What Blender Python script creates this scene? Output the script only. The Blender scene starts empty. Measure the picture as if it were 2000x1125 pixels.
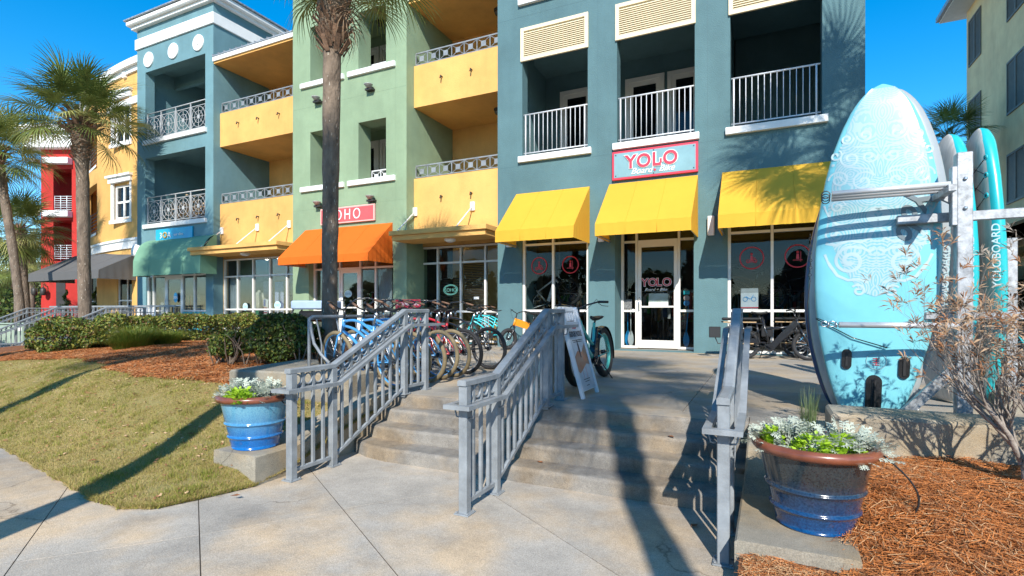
import bpy, math, random
import numpy as np
from mathutils import Vector, Matrix
R = math.radians
sc = bpy.context.scene
random.seed(7)
rng = np.random.default_rng(7)
# ------------------------------------------------------------------ camera, sky, sun
EYE = 0.95
F = 1030.0
CX, CY = 1000.0, 607.0
YAW = math.atan2(.432, .902)
cam = bpy.data.cameras.new('camera')
camo = bpy.data.objects.new('camera', cam)
sc.collection.objects.link(camo)
camo.location = (0, 0, EYE)
camo.rotation_euler = (R(90), 0, YAW)
cam.sensor_width = 36
cam.lens = F / 2000 * 36
cam.shift_y = 44.5 / 2000
cam.clip_start = .05
cam.clip_end = 2000
sc.camera = camo
SUN = Vector((-.41, 1.0, -.77)).normalized()      # direction the light travels
w = bpy.data.worlds.new('World')
sc.world = w
w.use_nodes = True
nt = w.node_tree
nt.nodes.clear()
sky = nt.nodes.new('ShaderNodeTexSky')
sky.sky_type = 'NISHITA'
sky.sun_disc = False
sky.sun_elevation = math.asin(-SUN.z)
sky.sun_rotation = math.atan2(-SUN.x, -SUN.y)
sky.altitude = 0
sky.air_density = 1.0
sky.dust_density = 0.12
sky.ozone_density = 4.0
hs = nt.nodes.new('ShaderNodeHueSaturation')
hs.inputs['Hue'].default_value = .494
hs.inputs['Saturation'].default_value = 1.40
hs.inputs['Value'].default_value = 1.0
bg = nt.nodes.new('ShaderNodeBackground')
bg.inputs['Strength'].default_value = .137
wo = nt.nodes.new('ShaderNodeOutputWorld')
nt.links.new(sky.outputs[0], hs.inputs['Color'])
nt.links.new(hs.outputs[0], bg.inputs[0])
nt.links.new(bg.outputs[0], wo.inputs[0])
sl = bpy.data.lights.new('sun', 'SUN')
sl.energy = 4.1
sl.angle = R(.53)
sl.color = (1.0, .94, .85)
so = bpy.data.objects.new('sun', sl)
sc.collection.objects.link(so)
so.rotation_euler = SUN.to_track_quat('-Z', 'Y').to_euler()
so.location = (10, -20, 20)
vs = sc.view_settings
vs.view_transform = 'Standard'
vs.look = 'None'
vs.exposure = 0.84
vs.gamma = 1
vs.use_curve_mapping = False

# ------------------------------------------------------------------ measuring helpers (photo pixel -> point on a real plane)
def ray(px):
    a = (px - CX) / F
    return a
def onY(px, y):                     # world x, camera depth on the plane Y = y
    a = ray(px)
    d = y / (.432 * a + .902)
    return d * (.902 * a - .432), d
def FX(px, y=12.5):
    return onY(px, y)[0]
def FZ(px, py, y=12.5):
    return EYE - (py - CY) * onY(px, y)[1] / F
def onX(px, py, x):                 # plane X = x -> y, z
    a = ray(px)
    d = x / (.902 * a - .432)
    return d * (.432 * a + .902), EYE - (py - CY) * d / F
def onZ(px, py, z):
    d = (EYE - z) * F / (py - CY)
    a = ray(px)
    return d * (.902 * a - .432), d * (.432 * a + .902)

# ------------------------------------------------------------------ objects and tags
COL = sc.collection
def tag(o, label=None, cat=None, group=None, kind=None):
    if label: o['label'] = label
    if cat: o['category'] = cat
    if group: o['group'] = group
    if kind: o['kind'] = kind
    return o
def empty(name, loc=(0, 0, 0), rz=0, label=None, cat=None, group=None):
    o = bpy.data.objects.new(name, None)
    COL.objects.link(o)
    o.location = loc
    o.rotation_euler = (0, 0, rz)
    o.empty_display_size = .1
    tag(o, label, cat, group)
    return o
def link(name, me, parent=None, loc=(0, 0, 0), rot=(0, 0, 0)):
    o = bpy.data.objects.new(name, me)
    COL.objects.link(o)
    o.parent = parent
    o.location = loc
    o.rotation_euler = rot
    return o
def copy_tree(o, parent=None):
    c = o.copy()
    COL.objects.link(c)
    c.parent = parent
    for ch in KIDS.get(o.name, None) or [k for k in o.children]:
        copy_tree(ch, c)
    return c
KIDS = {}

class MB:
    """collects faces; build() links them as ONE mesh object"""
    def __init__(s):
        s.v = []; s.f = []; s.m = []; s.sm = []; s.mi = 0
    def face(s, idx, smooth=False):
        s.f.append(tuple(idx)); s.m.append(s.mi); s.sm.append(smooth)
    def quad(s, *pts):
        b = len(s.v); s.v.extend([tuple(p) for p in pts]); s.face(range(b, b + len(pts)))
        return s
    def box(s, x0, x1, y0, y1, z0, z1, M=None):
        b = len(s.v)
        P = [(x0, y0, z0), (x1, y0, z0), (x1, y1, z0), (x0, y1, z0), (x0, y0, z1), (x1, y0, z1), (x1, y1, z1), (x0, y1, z1)]
        if M is not None: P = [tuple(M @ Vector(p)) for p in P]
        s.v.extend(P)
        for q in ((0, 3, 2, 1), (4, 5, 6, 7), (0, 1, 5, 4), (1, 2, 6, 5), (2, 3, 7, 6), (3, 0, 4, 7)):
            s.face([b + i for i in q])
        return s
    def bbox(s, x0, x1, y0, y1, z0, z1, c=.01, M=None):
        """box with chamfered edges"""
        import itertools
        b = len(s.v)
        xs = (x0, x1); ys = (y0, y1); zs = (z0, z1)
        idx = {}
        P = []
        for i in (0, 1):
            for j in (0, 1):
                for k in (0, 1):
                    sx = c if i == 0 else -c; sy = c if j == 0 else -c; sz = c if k == 0 else -c
                    for ax, d in enumerate(((0, sy, sz), (sx, 0, sz), (sx, sy, 0))):
                        idx[(i, j, k, ax)] = len(P)
                        P.append((xs[i] + d[0], ys[j] + d[1], zs[k] + d[2]))
        if M is not None: P = [tuple(M @ Vector(p)) for p in P]
        s.v.extend(P)
        def I(i, j, k, a): return b + idx[(i, j, k, a)]
        cen = Vector(((x0 + x1) / 2, (y0 + y1) / 2, (z0 + z1) / 2))
        if M is not None: cen = M @ cen
        def add(l):
            a, q, r = (Vector(s.v[l[0]]), Vector(s.v[l[1]]), Vector(s.v[l[2]]))
            n = (q - a).cross(r - a)
            mid = sum((Vector(s.v[t]) for t in l), Vector()) / len(l)
            if n.dot(mid - cen) < 0: l = l[::-1]
            s.face(l)
        for i in (0, 1):
            add([I(i, 0, 0, 0), I(i, 1, 0, 0), I(i, 1, 1, 0), I(i, 0, 1, 0)])
            add([I(0, i, 0, 1), I(1, i, 0, 1), I(1, i, 1, 1), I(0, i, 1, 1)])
            add([I(0, 0, i, 2), I(1, 0, i, 2), I(1, 1, i, 2), I(0, 1, i, 2)])
            for j in (0, 1):
                add([I(i, j, 0, 0), I(i, j, 1, 0), I(i, j, 1, 1), I(i, j, 0, 1)])
                add([I(i, 0, j, 0), I(i, 1, j, 0), I(i, 1, j, 2), I(i, 0, j, 2)])
                add([I(0, i, j, 1), I(1, i, j, 1), I(1, i, j, 2), I(0, i, j, 2)])
                for k in (0, 1):
                    add([I(i, j, k, 0), I(i, j, k, 1), I(i, j, k, 2)])
        return s
    def tube(s, path, r, n=8, caps=True, flat=1.0, up=None):
        """round tube along a path; r number or list"""
        pts = [Vector(p) for p in path]
        k = len(pts)
        rs = r if isinstance(r, (list, tuple)) else [r] * k
        b = len(s.v)
        t0 = (pts[1] - pts[0]).normalized()
        ref = Vector(up) if up else (Vector((0, 0, 1)) if abs(t0.z) < .9 else Vector((1, 0, 0)))
        for i, p in enumerate(pts):
            if i == 0: t = pts[1] - pts[0]
            elif i == k - 1: t = pts[-1] - pts[-2]
            else:
                t = (pts[i + 1] - p).normalized() + (p - pts[i - 1]).normalized()
            if t.length < 1e-9: t = t0.copy()
            t.normalize()
            u = ref - t * ref.dot(t)
            if u.length < 1e-4:
                u = t.orthogonal()
            u.normalize()
            vv = t.cross(u)
            if not up: ref = u
            for j in range(n):
                a = 2 * math.pi * j / n
                q = p + (u * math.sin(a) * flat + vv * math.cos(a)) * rs[i]
                s.v.append(tuple(q))
        for i in range(k - 1):
            for j in range(n):
                j2 = (j + 1) % n
                s.face([b + i * n + j, b + i * n + j2, b + (i + 1) * n + j2, b + (i + 1) * n + j], True)
        if caps:
            s.face([b + j for j in range(n)][::-1]); s.face([b + (k - 1) * n + j for j in range(n)])
        return s
    def bar(s, a, b_, wx, wz, up=(0, 0, 1)):
        """rectangular bar from a to b_, wx across, wz along up"""
        a = Vector(a); b_ = Vector(b_)
        t = (b_ - a).normalized()
        u = Vector(up); u = u - t * u.dot(t)
        if u.length < 1e-5: u = t.orthogonal()
        u.normalize(); vv = t.cross(u)
        b = len(s.v)
        for p in (a, b_):
            for (i, j) in ((-1, -1), (1, -1), (1, 1), (-1, 1)):
                s.v.append(tuple(p + vv * (i * wx / 2) + u * (j * wz / 2)))
        for q in ((0, 1, 2, 3), (7, 6, 5, 4), (0, 4, 5, 1), (1, 5, 6, 2), (2, 6, 7, 3), (3, 7, 4, 0)):
            s.face([b + i for i in q])
        return s
    def lathe(s, prof, n=32, c=(0, 0, 0), cap0=True, cap1=True):
        b = len(s.v); k = len(prof)
        for (r, z) in prof:
            for j in range(n):
                a = 2 * math.pi * j / n
                s.v.append((c[0] + r * math.cos(a), c[1] + r * math.sin(a), c[2] + z))
        for i in range(k - 1):
            for j in range(n):
                j2 = (j + 1) % n
                s.face([b + i * n + j, b + i * n + j2, b + (i + 1) * n + j2, b + (i + 1) * n + j], True)
        if cap0: s.face([b + j for j in range(n)][::-1])
        if cap1: s.face([b + (k - 1) * n + j for j in range(n)])
        return s
    def prism(s, poly, z0, z1, ch=0):
        """vertical prism over polygon (list of xy, ccw)"""
        n = len(poly)
        area = sum(poly[i][0] * poly[(i + 1) % n][1] - poly[(i + 1) % n][0] * poly[i][1] for i in range(n))
        if area < 0: poly = poly[::-1]
        b = len(s.v)
        rings = [(0, z0), (0, z1)] if not ch else [(0, z0), (0, z1 - ch), (ch, z1)]
        for off, z in rings:
            pl = poly if not off else inset(poly, off)
            s.v.extend([(p[0], p[1], z) for p in pl])
        for r in range(len(rings) - 1):
            for i in range(n):
                j = (i + 1) % n
                s.face([b + r * n + i, b + r * n + j, b + (r + 1) * n + j, b + (r + 1) * n + i])
        s.face([b + (len(rings) - 1) * n + i for i in range(n)]); s.face([b + i for i in range(n)][::-1])
        return s
    def torus(s, c, R_, r, axis='y', n=28, m=8, flat=1.0, a0=0, a1=2 * math.pi):
        full = abs(a1 - a0 - 2 * math.pi) < 1e-6
        pts = []
        k = n if full else n + 1
        b = len(s.v)
        for i in range(k):
            a = a0 + (a1 - a0) * i / n
            ca, sa = math.cos(a), math.sin(a)
            for j in range(m):
                t = 2 * math.pi * j / m
                rr = R_ + r * math.cos(t); h = r * flat * math.sin(t)
                if axis == 'y': p = (c[0] + rr * ca, c[1] + h, c[2] + rr * sa)
                elif axis == 'x': p = (c[0] + h, c[1] + rr * ca, c[2] + rr * sa)
                else: p = (c[0] + rr * ca, c[1] + rr * sa, c[2] + h)
                s.v.append(p)
        for i in range(n):
            i2 = (i + 1) % k
            for j in range(m):
                j2 = (j + 1) % m
                s.face([b + i * m + j, b + i * m + j2, b + i2 * m + j2, b + i2 * m + j], True)
        return s
    def mesh(s, name, mats):
        me = bpy.data.meshes.new(name)
        me.from_pydata(s.v, [], s.f)
        if not isinstance(mats, (list, tuple)): mats = [mats]
        for m in mats: me.materials.append(m)
        me.polygons.foreach_set('material_index', s.m)
        me.polygons.foreach_set('use_smooth', s.sm)
        me.update()
        return me
    def build(s, name, mats, parent=None, loc=(0, 0, 0), rot=(0, 0, 0)):
        return link(name, s.mesh(name, mats), parent, loc, rot)
def inset(poly, d):
    n = len(poly); out = []
    for i in range(n):
        p0 = Vector(poly[i - 1]); p1 = Vector(poly[i]); p2 = Vector(poly[(i + 1) % n])
        e1 = (p1 - p0); e2 = (p2 - p1)
        if e1.length < 1e-9 or e2.length < 1e-9:
            out.append(tuple(p1)); continue
        e1.normalize(); e2.normalize()
        n1 = Vector((-e1.y, e1.x)); n2 = Vector((-e2.y, e2.x))
        m = n1 + n2
        if m.length < 1e-6: m = n1
        m.normalize()
        k = d / max(.35, m.dot(n1))
        out.append((p1.x + m.x * k, p1.y + m.y * k))
    return out
def npmesh(name, V, Fq, mats, mi=None, smooth=False):
    """fast mesh from numpy; Fq (n,3) or (n,4)"""
    me = bpy.data.meshes.new(name)
    n, k = Fq.shape
    me.vertices.add(len(V)); me.vertices.foreach_set('co', V.astype(np.float32).ravel())
    me.loops.add(n * k); me.loops.foreach_set('vertex_index', Fq.astype(np.int32).ravel())
    me.polygons.add(n)
    me.polygons.foreach_set('loop_start', np.arange(0, n * k, k, dtype=np.int32))
    if not isinstance(mats, (list, tuple)): mats = [mats]
    for m in mats: me.materials.append(m)
    if mi is not None: me.polygons.foreach_set('material_index', mi.astype(np.int32))
    if smooth: me.polygons.foreach_set('use_smooth', np.ones(n, dtype=bool))
    me.update(calc_edges=True)
    return me

# ------------------------------------------------------------------ materials
MATS = {}
def mat(name, col, rough=.6, metal=0, var=.12, vscale=3.0, bump=0, bscale=60, col2=None, spec=.5, coat=0, dirt=0, stretch=(1, 1, 1), rand=0, trans=0, bdist=.01):
    if name in MATS: return MATS[name]
    m = bpy.data.materials.new(name); m.use_nodes = True
    n = m.node_tree; N = n.nodes; L = n.links
    b = N['Principled BSDF']
    b.inputs['Roughness'].default_value = rough
    b.inputs['Metallic'].default_value = metal
    b.inputs['Specular IOR Level'].default_value = spec
    b.inputs['Coat Weight'].default_value = coat
    c = (*col, 1)
    geo = N.new('ShaderNodeNewGeometry')
    mp = N.new('ShaderNodeMapping'); mp.inputs['Scale'].default_value = stretch
    L.new(geo.outputs['Position'], mp.inputs['Vector'])
    if var or col2:
        nz = N.new('ShaderNodeTexNoise'); nz.inputs['Scale'].default_value = vscale; nz.inputs['Detail'].default_value = 6
        nz.inputs['Roughness'].default_value = .65
        L.new(mp.outputs[0], nz.inputs['Vector'])
        rp = N.new('ShaderNodeValToRGB')
        c2 = col2 if col2 else tuple(x * (1 - var * 1.6) for x in col)
        c1 = col if col2 else tuple(min(1, x * (1 + var * .6)) for x in col)
        rp.color_ramp.elements[0].color = (*c2, 1); rp.color_ramp.elements[0].position = .3
        rp.color_ramp.elements[1].color = (*c1, 1); rp.color_ramp.elements[1].position = .68
        L.new(nz.outputs['Fac'], rp.inputs['Fac'])
        out = rp.outputs['Color']
        if rand:
            oi = N.new('ShaderNodeObjectInfo')
            mm = N.new('ShaderNodeMapRange'); mm.inputs['To Min'].default_value = 1 - rand; mm.inputs['To Max'].default_value = 1 + rand
            L.new(oi.outputs['Random'], mm.inputs['Value'])
            mx = N.new('ShaderNodeMix'); mx.data_type = 'RGBA'; mx.blend_type = 'MULTIPLY'; mx.inputs['Factor'].default_value = 1
            L.new(out, mx.inputs['A']); L.new(mm.outputs[0], mx.inputs['B'])
            out = mx.outputs['Result']
        if dirt:
            nz2 = N.new('ShaderNodeTexNoise'); nz2.inputs['Scale'].default_value = vscale * .35; nz2.inputs['Detail'].default_value = 8
            nz2.inputs['Roughness'].default_value = .75
            mp2 = N.new('ShaderNodeMapping'); mp2.inputs['Scale'].default_value = (1, 1, .16); mp2.inputs['Location'].default_value = (5, 3, 1)
            L.new(geo.outputs['Position'], mp2.inputs['Vector']); L.new(mp2.outputs[0], nz2.inputs['Vector'])
            r2 = N.new('ShaderNodeValToRGB'); r2.color_ramp.elements[0].position = .42; r2.color_ramp.elements[1].position = .72
            r2.color_ramp.elements[0].color = (1, 1, 1, 1); r2.color_ramp.elements[1].color = (1 - dirt, 1 - dirt, 1 - dirt * .95, 1)
            L.new(nz2.outputs['Fac'], r2.inputs['Fac'])
            mx = N.new('ShaderNodeMix'); mx.data_type = 'RGBA'; mx.blend_type = 'MULTIPLY'; mx.inputs['Factor'].default_value = 1
            L.new(out, mx.inputs['A']); L.new(r2.outputs['Color'], mx.inputs['B'])
            out = mx.outputs['Result']
        L.new(out, b.inputs['Base Color'])
    else:
        b.inputs['Base Color'].default_value = c
    if bump:
        nb = N.new('ShaderNodeTexNoise'); nb.inputs['Scale'].default_value = bscale; nb.inputs['Detail'].default_value = 4
        L.new(mp.outputs[0], nb.inputs['Vector'])
        bp = N.new('ShaderNodeBump'); bp.inputs['Strength'].default_value = bump; bp.inputs['Distance'].default_value = bdist
        L.new(nb.outputs['Fac'], bp.inputs['Height']); L.new(bp.outputs[0], b.inputs['Normal'])
    if trans:
        tr = N.new('ShaderNodeBsdfTranslucent'); mxs = N.new('ShaderNodeMixShader'); mxs.inputs[0].default_value = trans
        if (var or col2): L.new(out, tr.inputs['Color'])
        else: tr.inputs['Color'].default_value = c
        L.new(b.outputs[0], mxs.inputs[1]); L.new(tr.outputs[0], mxs.inputs[2])
        L.new(mxs.outputs[0], N['Material Output'].inputs['Surface'])
    MATS[name] = m
    return m
def emis(name, col, st):
    if name in MATS: return MATS[name]
    m = bpy.data.materials.new(name); m.use_nodes = True
    b = m.node_tree.nodes['Principled BSDF']
    b.inputs['Base Color'].default_value = (*col, 1); b.inputs['Emission Color'].default_value = (*col, 1)
    b.inputs['Emission Strength'].default_value = st
    MATS[name] = m
    return m
def glassmat(name, tint=(.8, .84, .85), refl=.07):
    if name in MATS: return MATS[name]
    m = bpy.data.materials.new(name); m.use_nodes = True
    n = m.node_tree; N = n.nodes; L = n.links
    for x in list(N):
        if x.type == 'BSDF_PRINCIPLED': N.remove(x)
    t = N.new('ShaderNodeBsdfTransparent'); t.inputs[0].default_value = (*tint, 1)
    g = N.new('ShaderNodeBsdfGlossy'); g.inputs['Roughness'].default_value = .01
    fr = N.new('ShaderNodeFresnel'); fr.inputs[0].default_value = 1.5
    # keep the reflection on both sides of the thin pane
    mm = N.new('ShaderNodeMath'); mm.operation = 'MULTIPLY_ADD'; mm.inputs[1].default_value = .32; mm.inputs[2].default_value = refl * .1
    L.new(fr.outputs[0], mm.inputs[0])
    geo = N.new('ShaderNodeNewGeometry')
    nz = N.new('ShaderNodeTexNoise'); nz.inputs['Scale'].default_value = .8
    L.new(geo.outputs['Position'], nz.inputs['Vector'])
    bp = N.new('ShaderNodeBump'); bp.inputs['Strength'].default_value = .02; bp.inputs['Distance'].default_value = .05
    L.new(nz.outputs['Fac'], bp.inputs['Height']); L.new(bp.outputs[0], g.inputs['Normal'])
    mx = N.new('ShaderNodeMixShader')
    L.new(mm.outputs[0], mx.inputs[0]); L.new(t.outputs[0], mx.inputs[1]); L.new(g.outputs[0], mx.inputs[2])
    L.new(mx.outputs[0], N['Material Output'].inputs['Surface'])
    MATS[name] = m
    return m
def concrete(name, c1, c2, stain=.45, scale=1.1):
    if name in MATS: return MATS[name]
    m = bpy.data.materials.new(name); m.use_nodes = True
    n = m.node_tree; N = n.nodes; L = n.links; b = N['Principled BSDF']
    b.inputs['Roughness'].default_value = .88; b.inputs['Specular IOR Level'].default_value = .3
    geo = N.new('ShaderNodeNewGeometry'); P = geo.outputs['Position']
    def noise(s, d=8, r=.6, stretch=None):
        z = N.new('ShaderNodeTexNoise'); z.inputs['Scale'].default_value = s; z.inputs['Detail'].default_value = d; z.inputs['Roughness'].default_value = r
        if stretch:
            q = N.new('ShaderNodeMapping'); q.inputs['Scale'].default_value = stretch; L.new(P, q.inputs['Vector']); L.new(q.outputs[0], z.inputs['Vector'])
        else: L.new(P, z.inputs['Vector'])
        return z.outputs['Fac']
    def ramp(f, p0, p1, a, bb):
        r = N.new('ShaderNodeValToRGB'); r.color_ramp.elements[0].position = p0; r.color_ramp.elements[1].position = p1
        r.color_ramp.elements[0].color = (*a, 1); r.color_ramp.elements[1].color = (*bb, 1); L.new(f, r.inputs['Fac']); return r.outputs['Color']
    def mul(a, bb):
        x = N.new('ShaderNodeMix'); x.data_type = 'RGBA'; x.blend_type = 'MULTIPLY'; x.inputs['Factor'].default_value = 1
        L.new(a, x.inputs['A']); L.new(bb, x.inputs['B']); return x.outputs['Result']
    base = ramp(noise(scale, 10, .7), .32, .66, c2, c1)
    st = ramp(noise(scale * .45, 9, .78), .44, .74, (1, 1, 1), (1 - stain, 1 - stain * 1.0, 1 - stain * .97))
    warm = ramp(noise(scale * .7 + .3, 5, .6), .42, .62, (.97, 1, 1.04), (1.12, .98, .80))
    grit = ramp(noise(170, 2, .6), .3, .7, (.70, .70, .70), (1.2, 1.2, 1.2))
    spots = N.new('ShaderNodeTexVoronoi'); spots.inputs['Scale'].default_value = 38; L.new(P, spots.inputs['Vector'])
    sp = ramp(spots.outputs['Distance'], .03, .09, (.72, .7, .68), (1, 1, 1))
    cw = N.new('ShaderNodeTexVoronoi'); cw.feature = 'DISTANCE_TO_EDGE'; cw.inputs['Scale'].default_value = .55
    wz = N.new('ShaderNodeTexNoise'); wz.inputs['Scale'].default_value = 2.5; wz.inputs['Detail'].default_value = 9; L.new(P, wz.inputs['Vector'])
    va = N.new('ShaderNodeVectorMath'); va.operation = 'MULTIPLY_ADD'; va.inputs[1].default_value = (.5, .5, .5); L.new(wz.outputs['Color'], va.inputs[0]); L.new(P, va.inputs[2]); L.new(va.outputs[0], cw.inputs['Vector'])
    ck = ramp(cw.outputs['Distance'], .0, .005, (.50, .48, .45), (1, 1, 1))
    msk = ramp(noise(.6, 3), .50, .58, (1, 1, 1), (0, 0, 0))
    ckm = N.new('ShaderNodeMix'); ckm.data_type = 'RGBA'; L.new(msk, ckm.inputs['Factor']); L.new(ck, ckm.inputs['A']); ckm.inputs['B'].default_value = (1, 1, 1, 1)
    ckm2 = ckm.outputs['Result']
    out = mul(mul(mul(mul(mul(base, st), warm), grit), sp), ckm2)
    oi = N.new('ShaderNodeObjectInfo'); mr = N.new('ShaderNodeMapRange'); mr.inputs['To Min'].default_value = .9; mr.inputs['To Max'].default_value = 1.07
    L.new(oi.outputs['Random'], mr.inputs['Value'])
    x = N.new('ShaderNodeMix'); x.data_type = 'RGBA'; x.blend_type = 'MULTIPLY'; x.inputs['Factor'].default_value = 1
    L.new(out, x.inputs['A']); L.new(mr.outputs[0], x.inputs['B'])
    L.new(x.outputs['Result'], b.inputs['Base Color'])
    bp = N.new('ShaderNodeBump'); bp.inputs['Strength'].default_value = .55; bp.inputs['Distance'].default_value = .006
    ad = N.new('ShaderNodeMath'); ad.operation = 'ADD'; L.new(noise(120, 3), ad.inputs[0]); L.new(noise(14, 6), ad.inputs[1])
    L.new(ad.outputs[0], bp.inputs['Height']); L.new(bp.outputs[0], b.inputs['Normal'])
    MATS[name] = m
    return m
def stucco(name, col, var=.11):
    return mat(name, col, rough=.85, var=var, vscale=.9, bump=.6, bscale=42, dirt=.2, spec=.2, bdist=.014)

M_TEAL = stucco('teal_stucco', (.105, .195, .212))
M_TEAL2 = stucco('blue_grey_stucco', (.145, .27, .30))
M_GREEN = stucco('sage_stucco', (.26, .355, .225))
M_YEL = stucco('yellow_stucco', (.72, .41, .13))
M_YELR = stucco('pale_yellow_stucco', (1.0, .70, .37))
M_RED = stucco('red_stucco', (.44, .035, .028))
M_WHITE = mat('white_paint', (.78, .78, .75), rough=.55, var=.05, bump=.1)
M_CREAM = mat('cream_paint', (.72, .62, .42), rough=.6, var=.05)
M_FRAME = mat('white_window_frame', (.74, .72, .67), rough=.45, var=.04)
M_RAIL = mat('grey_rail_paint', (.245, .268, .285), rough=.42, var=.22, vscale=6, bump=.15, bscale=90, spec=.5)
M_RAILD = mat('dark_rail_paint', (.16, .18, .19), rough=.45, var=.1)
M_BALU = mat('light_metal_rail', (.62, .64, .66), rough=.4, var=.06)
M_BRONZE = mat('bronze_metal', (.035, .03, .026), rough=.5, var=.2)
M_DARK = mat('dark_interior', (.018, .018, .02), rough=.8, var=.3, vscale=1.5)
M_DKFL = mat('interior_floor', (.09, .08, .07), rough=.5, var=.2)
M_GLASS = glassmat('window_glass')
M_GLASSD = glassmat('window_glass_dark', (.42, .46, .5), .12)
M_BLACK = mat('black_plastic', (.014, .014, .015), rough=.45, var=.2)
M_RUBBER = mat('black_rubber', (.022, .022, .023), rough=.8, var=.2, bump=.3, bscale=200)
M_TAN = mat('tan_rubber', (.20, .155, .085), rough=.8, var=.18, vscale=9)
M_CHROME = mat('silver_metal', (.62, .63, .65), rough=.28, metal=1, var=.08)
M_GALV = mat('galvanised_metal', (.40, .42, .44), rough=.5, metal=.4, var=.35, vscale=14, bump=.1)
M_RAILL = mat('light_grey_rail', (.40, .41, .41), rough=.45, var=.1)
M_ARM = mat('brushed_arm', (.62, .63, .64), rough=.35, metal=.35, var=.1)
M_CONC = concrete('sidewalk_concrete', (.54, .475, .39), (.34, .305, .255), .48)
M_CONCP = concrete('plaza_concrete', (.42, .375, .31), (.30, .27, .225), .35)
M_STEP = concrete('step_concrete', (.335, .305, .26), (.165, .15, .13), .6, 2.2)
M_CURB = concrete('wall_concrete', (.37, .325, .25), (.235, .21, .16), .42, 2.2)
def leafmat(name, c, c2, trans=.25, rough=.5, rand=.0, vs=6):
    return mat(name, c, rough=rough, col2=c2, vscale=vs, trans=trans, rand=rand, spec=.35)
# ------------------------------------------------------------------ ground
GZ = -.52
def struct(o): o['kind'] = 'structure'; return o
def stuff(o): o['kind'] = 'stuff'; return o
M_SOIL = mat('soil', (.055, .042, .03), rough=.95, var=.3)
b = MB(); b.quad((-400, -200, -1.02), (400, -200, -1.02), (400, 600, -1.02), (-400, 600, -1.02))
struct(b.build('ground', mat('far_ground', (.30, .28, .24), rough=.95, var=.2, vscale=.2)))

def clip(poly, p, d, side):
    """keep part of convex polygon left (side=1) / right (-1) of line p + t d"""
    nx, ny = -d[1] * side, d[0] * side
    out = []
    n = len(poly)
    for i in range(n):
        a = poly[i]; c = poly[(i + 1) % n]
        da = (a[0] - p[0]) * nx + (a[1] - p[1]) * ny
        dc = (c[0] - p[0]) * nx + (c[1] - p[1]) * ny
        if da >= 0: out.append(a)
        if (da > 0 > dc) or (da < 0 < dc):
            t = da / (da - dc)
            out.append((a[0] + (c[0] - a[0]) * t, a[1] + (c[1] - a[1]) * t))
    return out
def parea(p): return abs(sum(p[i][0] * p[(i + 1) % len(p)][1] - p[(i + 1) % len(p)][0] * p[i][1] for i in range(len(p)))) / 2
def split(polys, a, c, cond=lambda g: True):
    d = (c[0] - a[0], c[1] - a[1])
    out = []
    for q in polys:
        g = (sum(v[0] for v in q) / len(q), sum(v[1] for v in q) / len(q))
        if not cond(g): out.append(q); continue
        for s in (1, -1):
            r = clip(q, a, d, s)
            if len(r) > 2 and parea(r) > .03: out.append(r)
    return out
def g0(px, py, z=GZ): return onZ(px, py, z)
sw = struct(empty('sidewalk'))
polys = [[(-30, -7), (1.5, -7), (1.5, 4.3), (-30, 4.3)]]
A1_, A2_ = g0(130, 955), g0(15, 1115)
B1_, B2_ = g0(388, 992), g0(392, 1124)
C0, C1_, C2_, C3_ = g0(100, 1088), g0(390, 1045), g0(700, 988), g0(893, 957)
D1_, D2_ = g0(618, 932), g0(742, 1082)
E1_, E2_ = g0(955, 962), g0(1205, 1122)
polys = split(polys, A1_, A2_)
polys = split(polys, B1_, B2_, lambda g: (g[0] - A1_[0]) > -1.2)
polys = split(polys, D1_, D2_, lambda g: g[0] > B1_[0])
polys = split(polys, E1_, E2_, lambda g: g[0] > D1_[0])
def side(g, a, c): return (c[0] - a[0]) * (g[1] - a[1]) - (c[1] - a[1]) * (g[0] - a[0])
polys = split(polys, C0, C1_, lambda g: side(g, B1_, B2_) * side((-8, 1), B1_, B2_) > 0 and side(g, A1_, A2_) * side((-3, 1), A1_, A2_) > 0)
polys = split(polys, C1_, C2_, lambda g: side(g, B1_, B2_) * side((-8, 1), B1_, B2_) < 0 and side(g, D1_, D2_) * side((-3.7, 1.5), D1_, D2_) > 0)
polys = split(polys, C2_, C3_, lambda g: side(g, D1_, D2_) * side((-3.7, 1.5), D1_, D2_) < 0)
for k in range(1, 8):
    x = -7.5 - 2.4 * k
    polys = split(polys, (x, 0), (x + .6, 3), lambda g: g[0] < -7.2)
polys = split(polys, (0, -1.6), (1, -1.6)); polys = split(polys, (0, -4), (1, -4))
for q in polys:
    m = MB(); q2 = inset(q if sum(q[i][0] * q[(i + 1) % len(q)][1] - q[(i + 1) % len(q)][0] * q[i][1] for i in range(len(q))) > 0 else q[::-1], .0035)
    m.prism(q2, GZ - .09, GZ)
    m.build('slab', M_CONC, sw)
b = MB(); b.quad((-30, -7, GZ - .0035), (1.6, -7, GZ - .0035), (1.6, 4.3, GZ - .0035), (-30, 4.3, GZ - .0035)); b.build('joint_filler', M_SOIL, sw)

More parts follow.
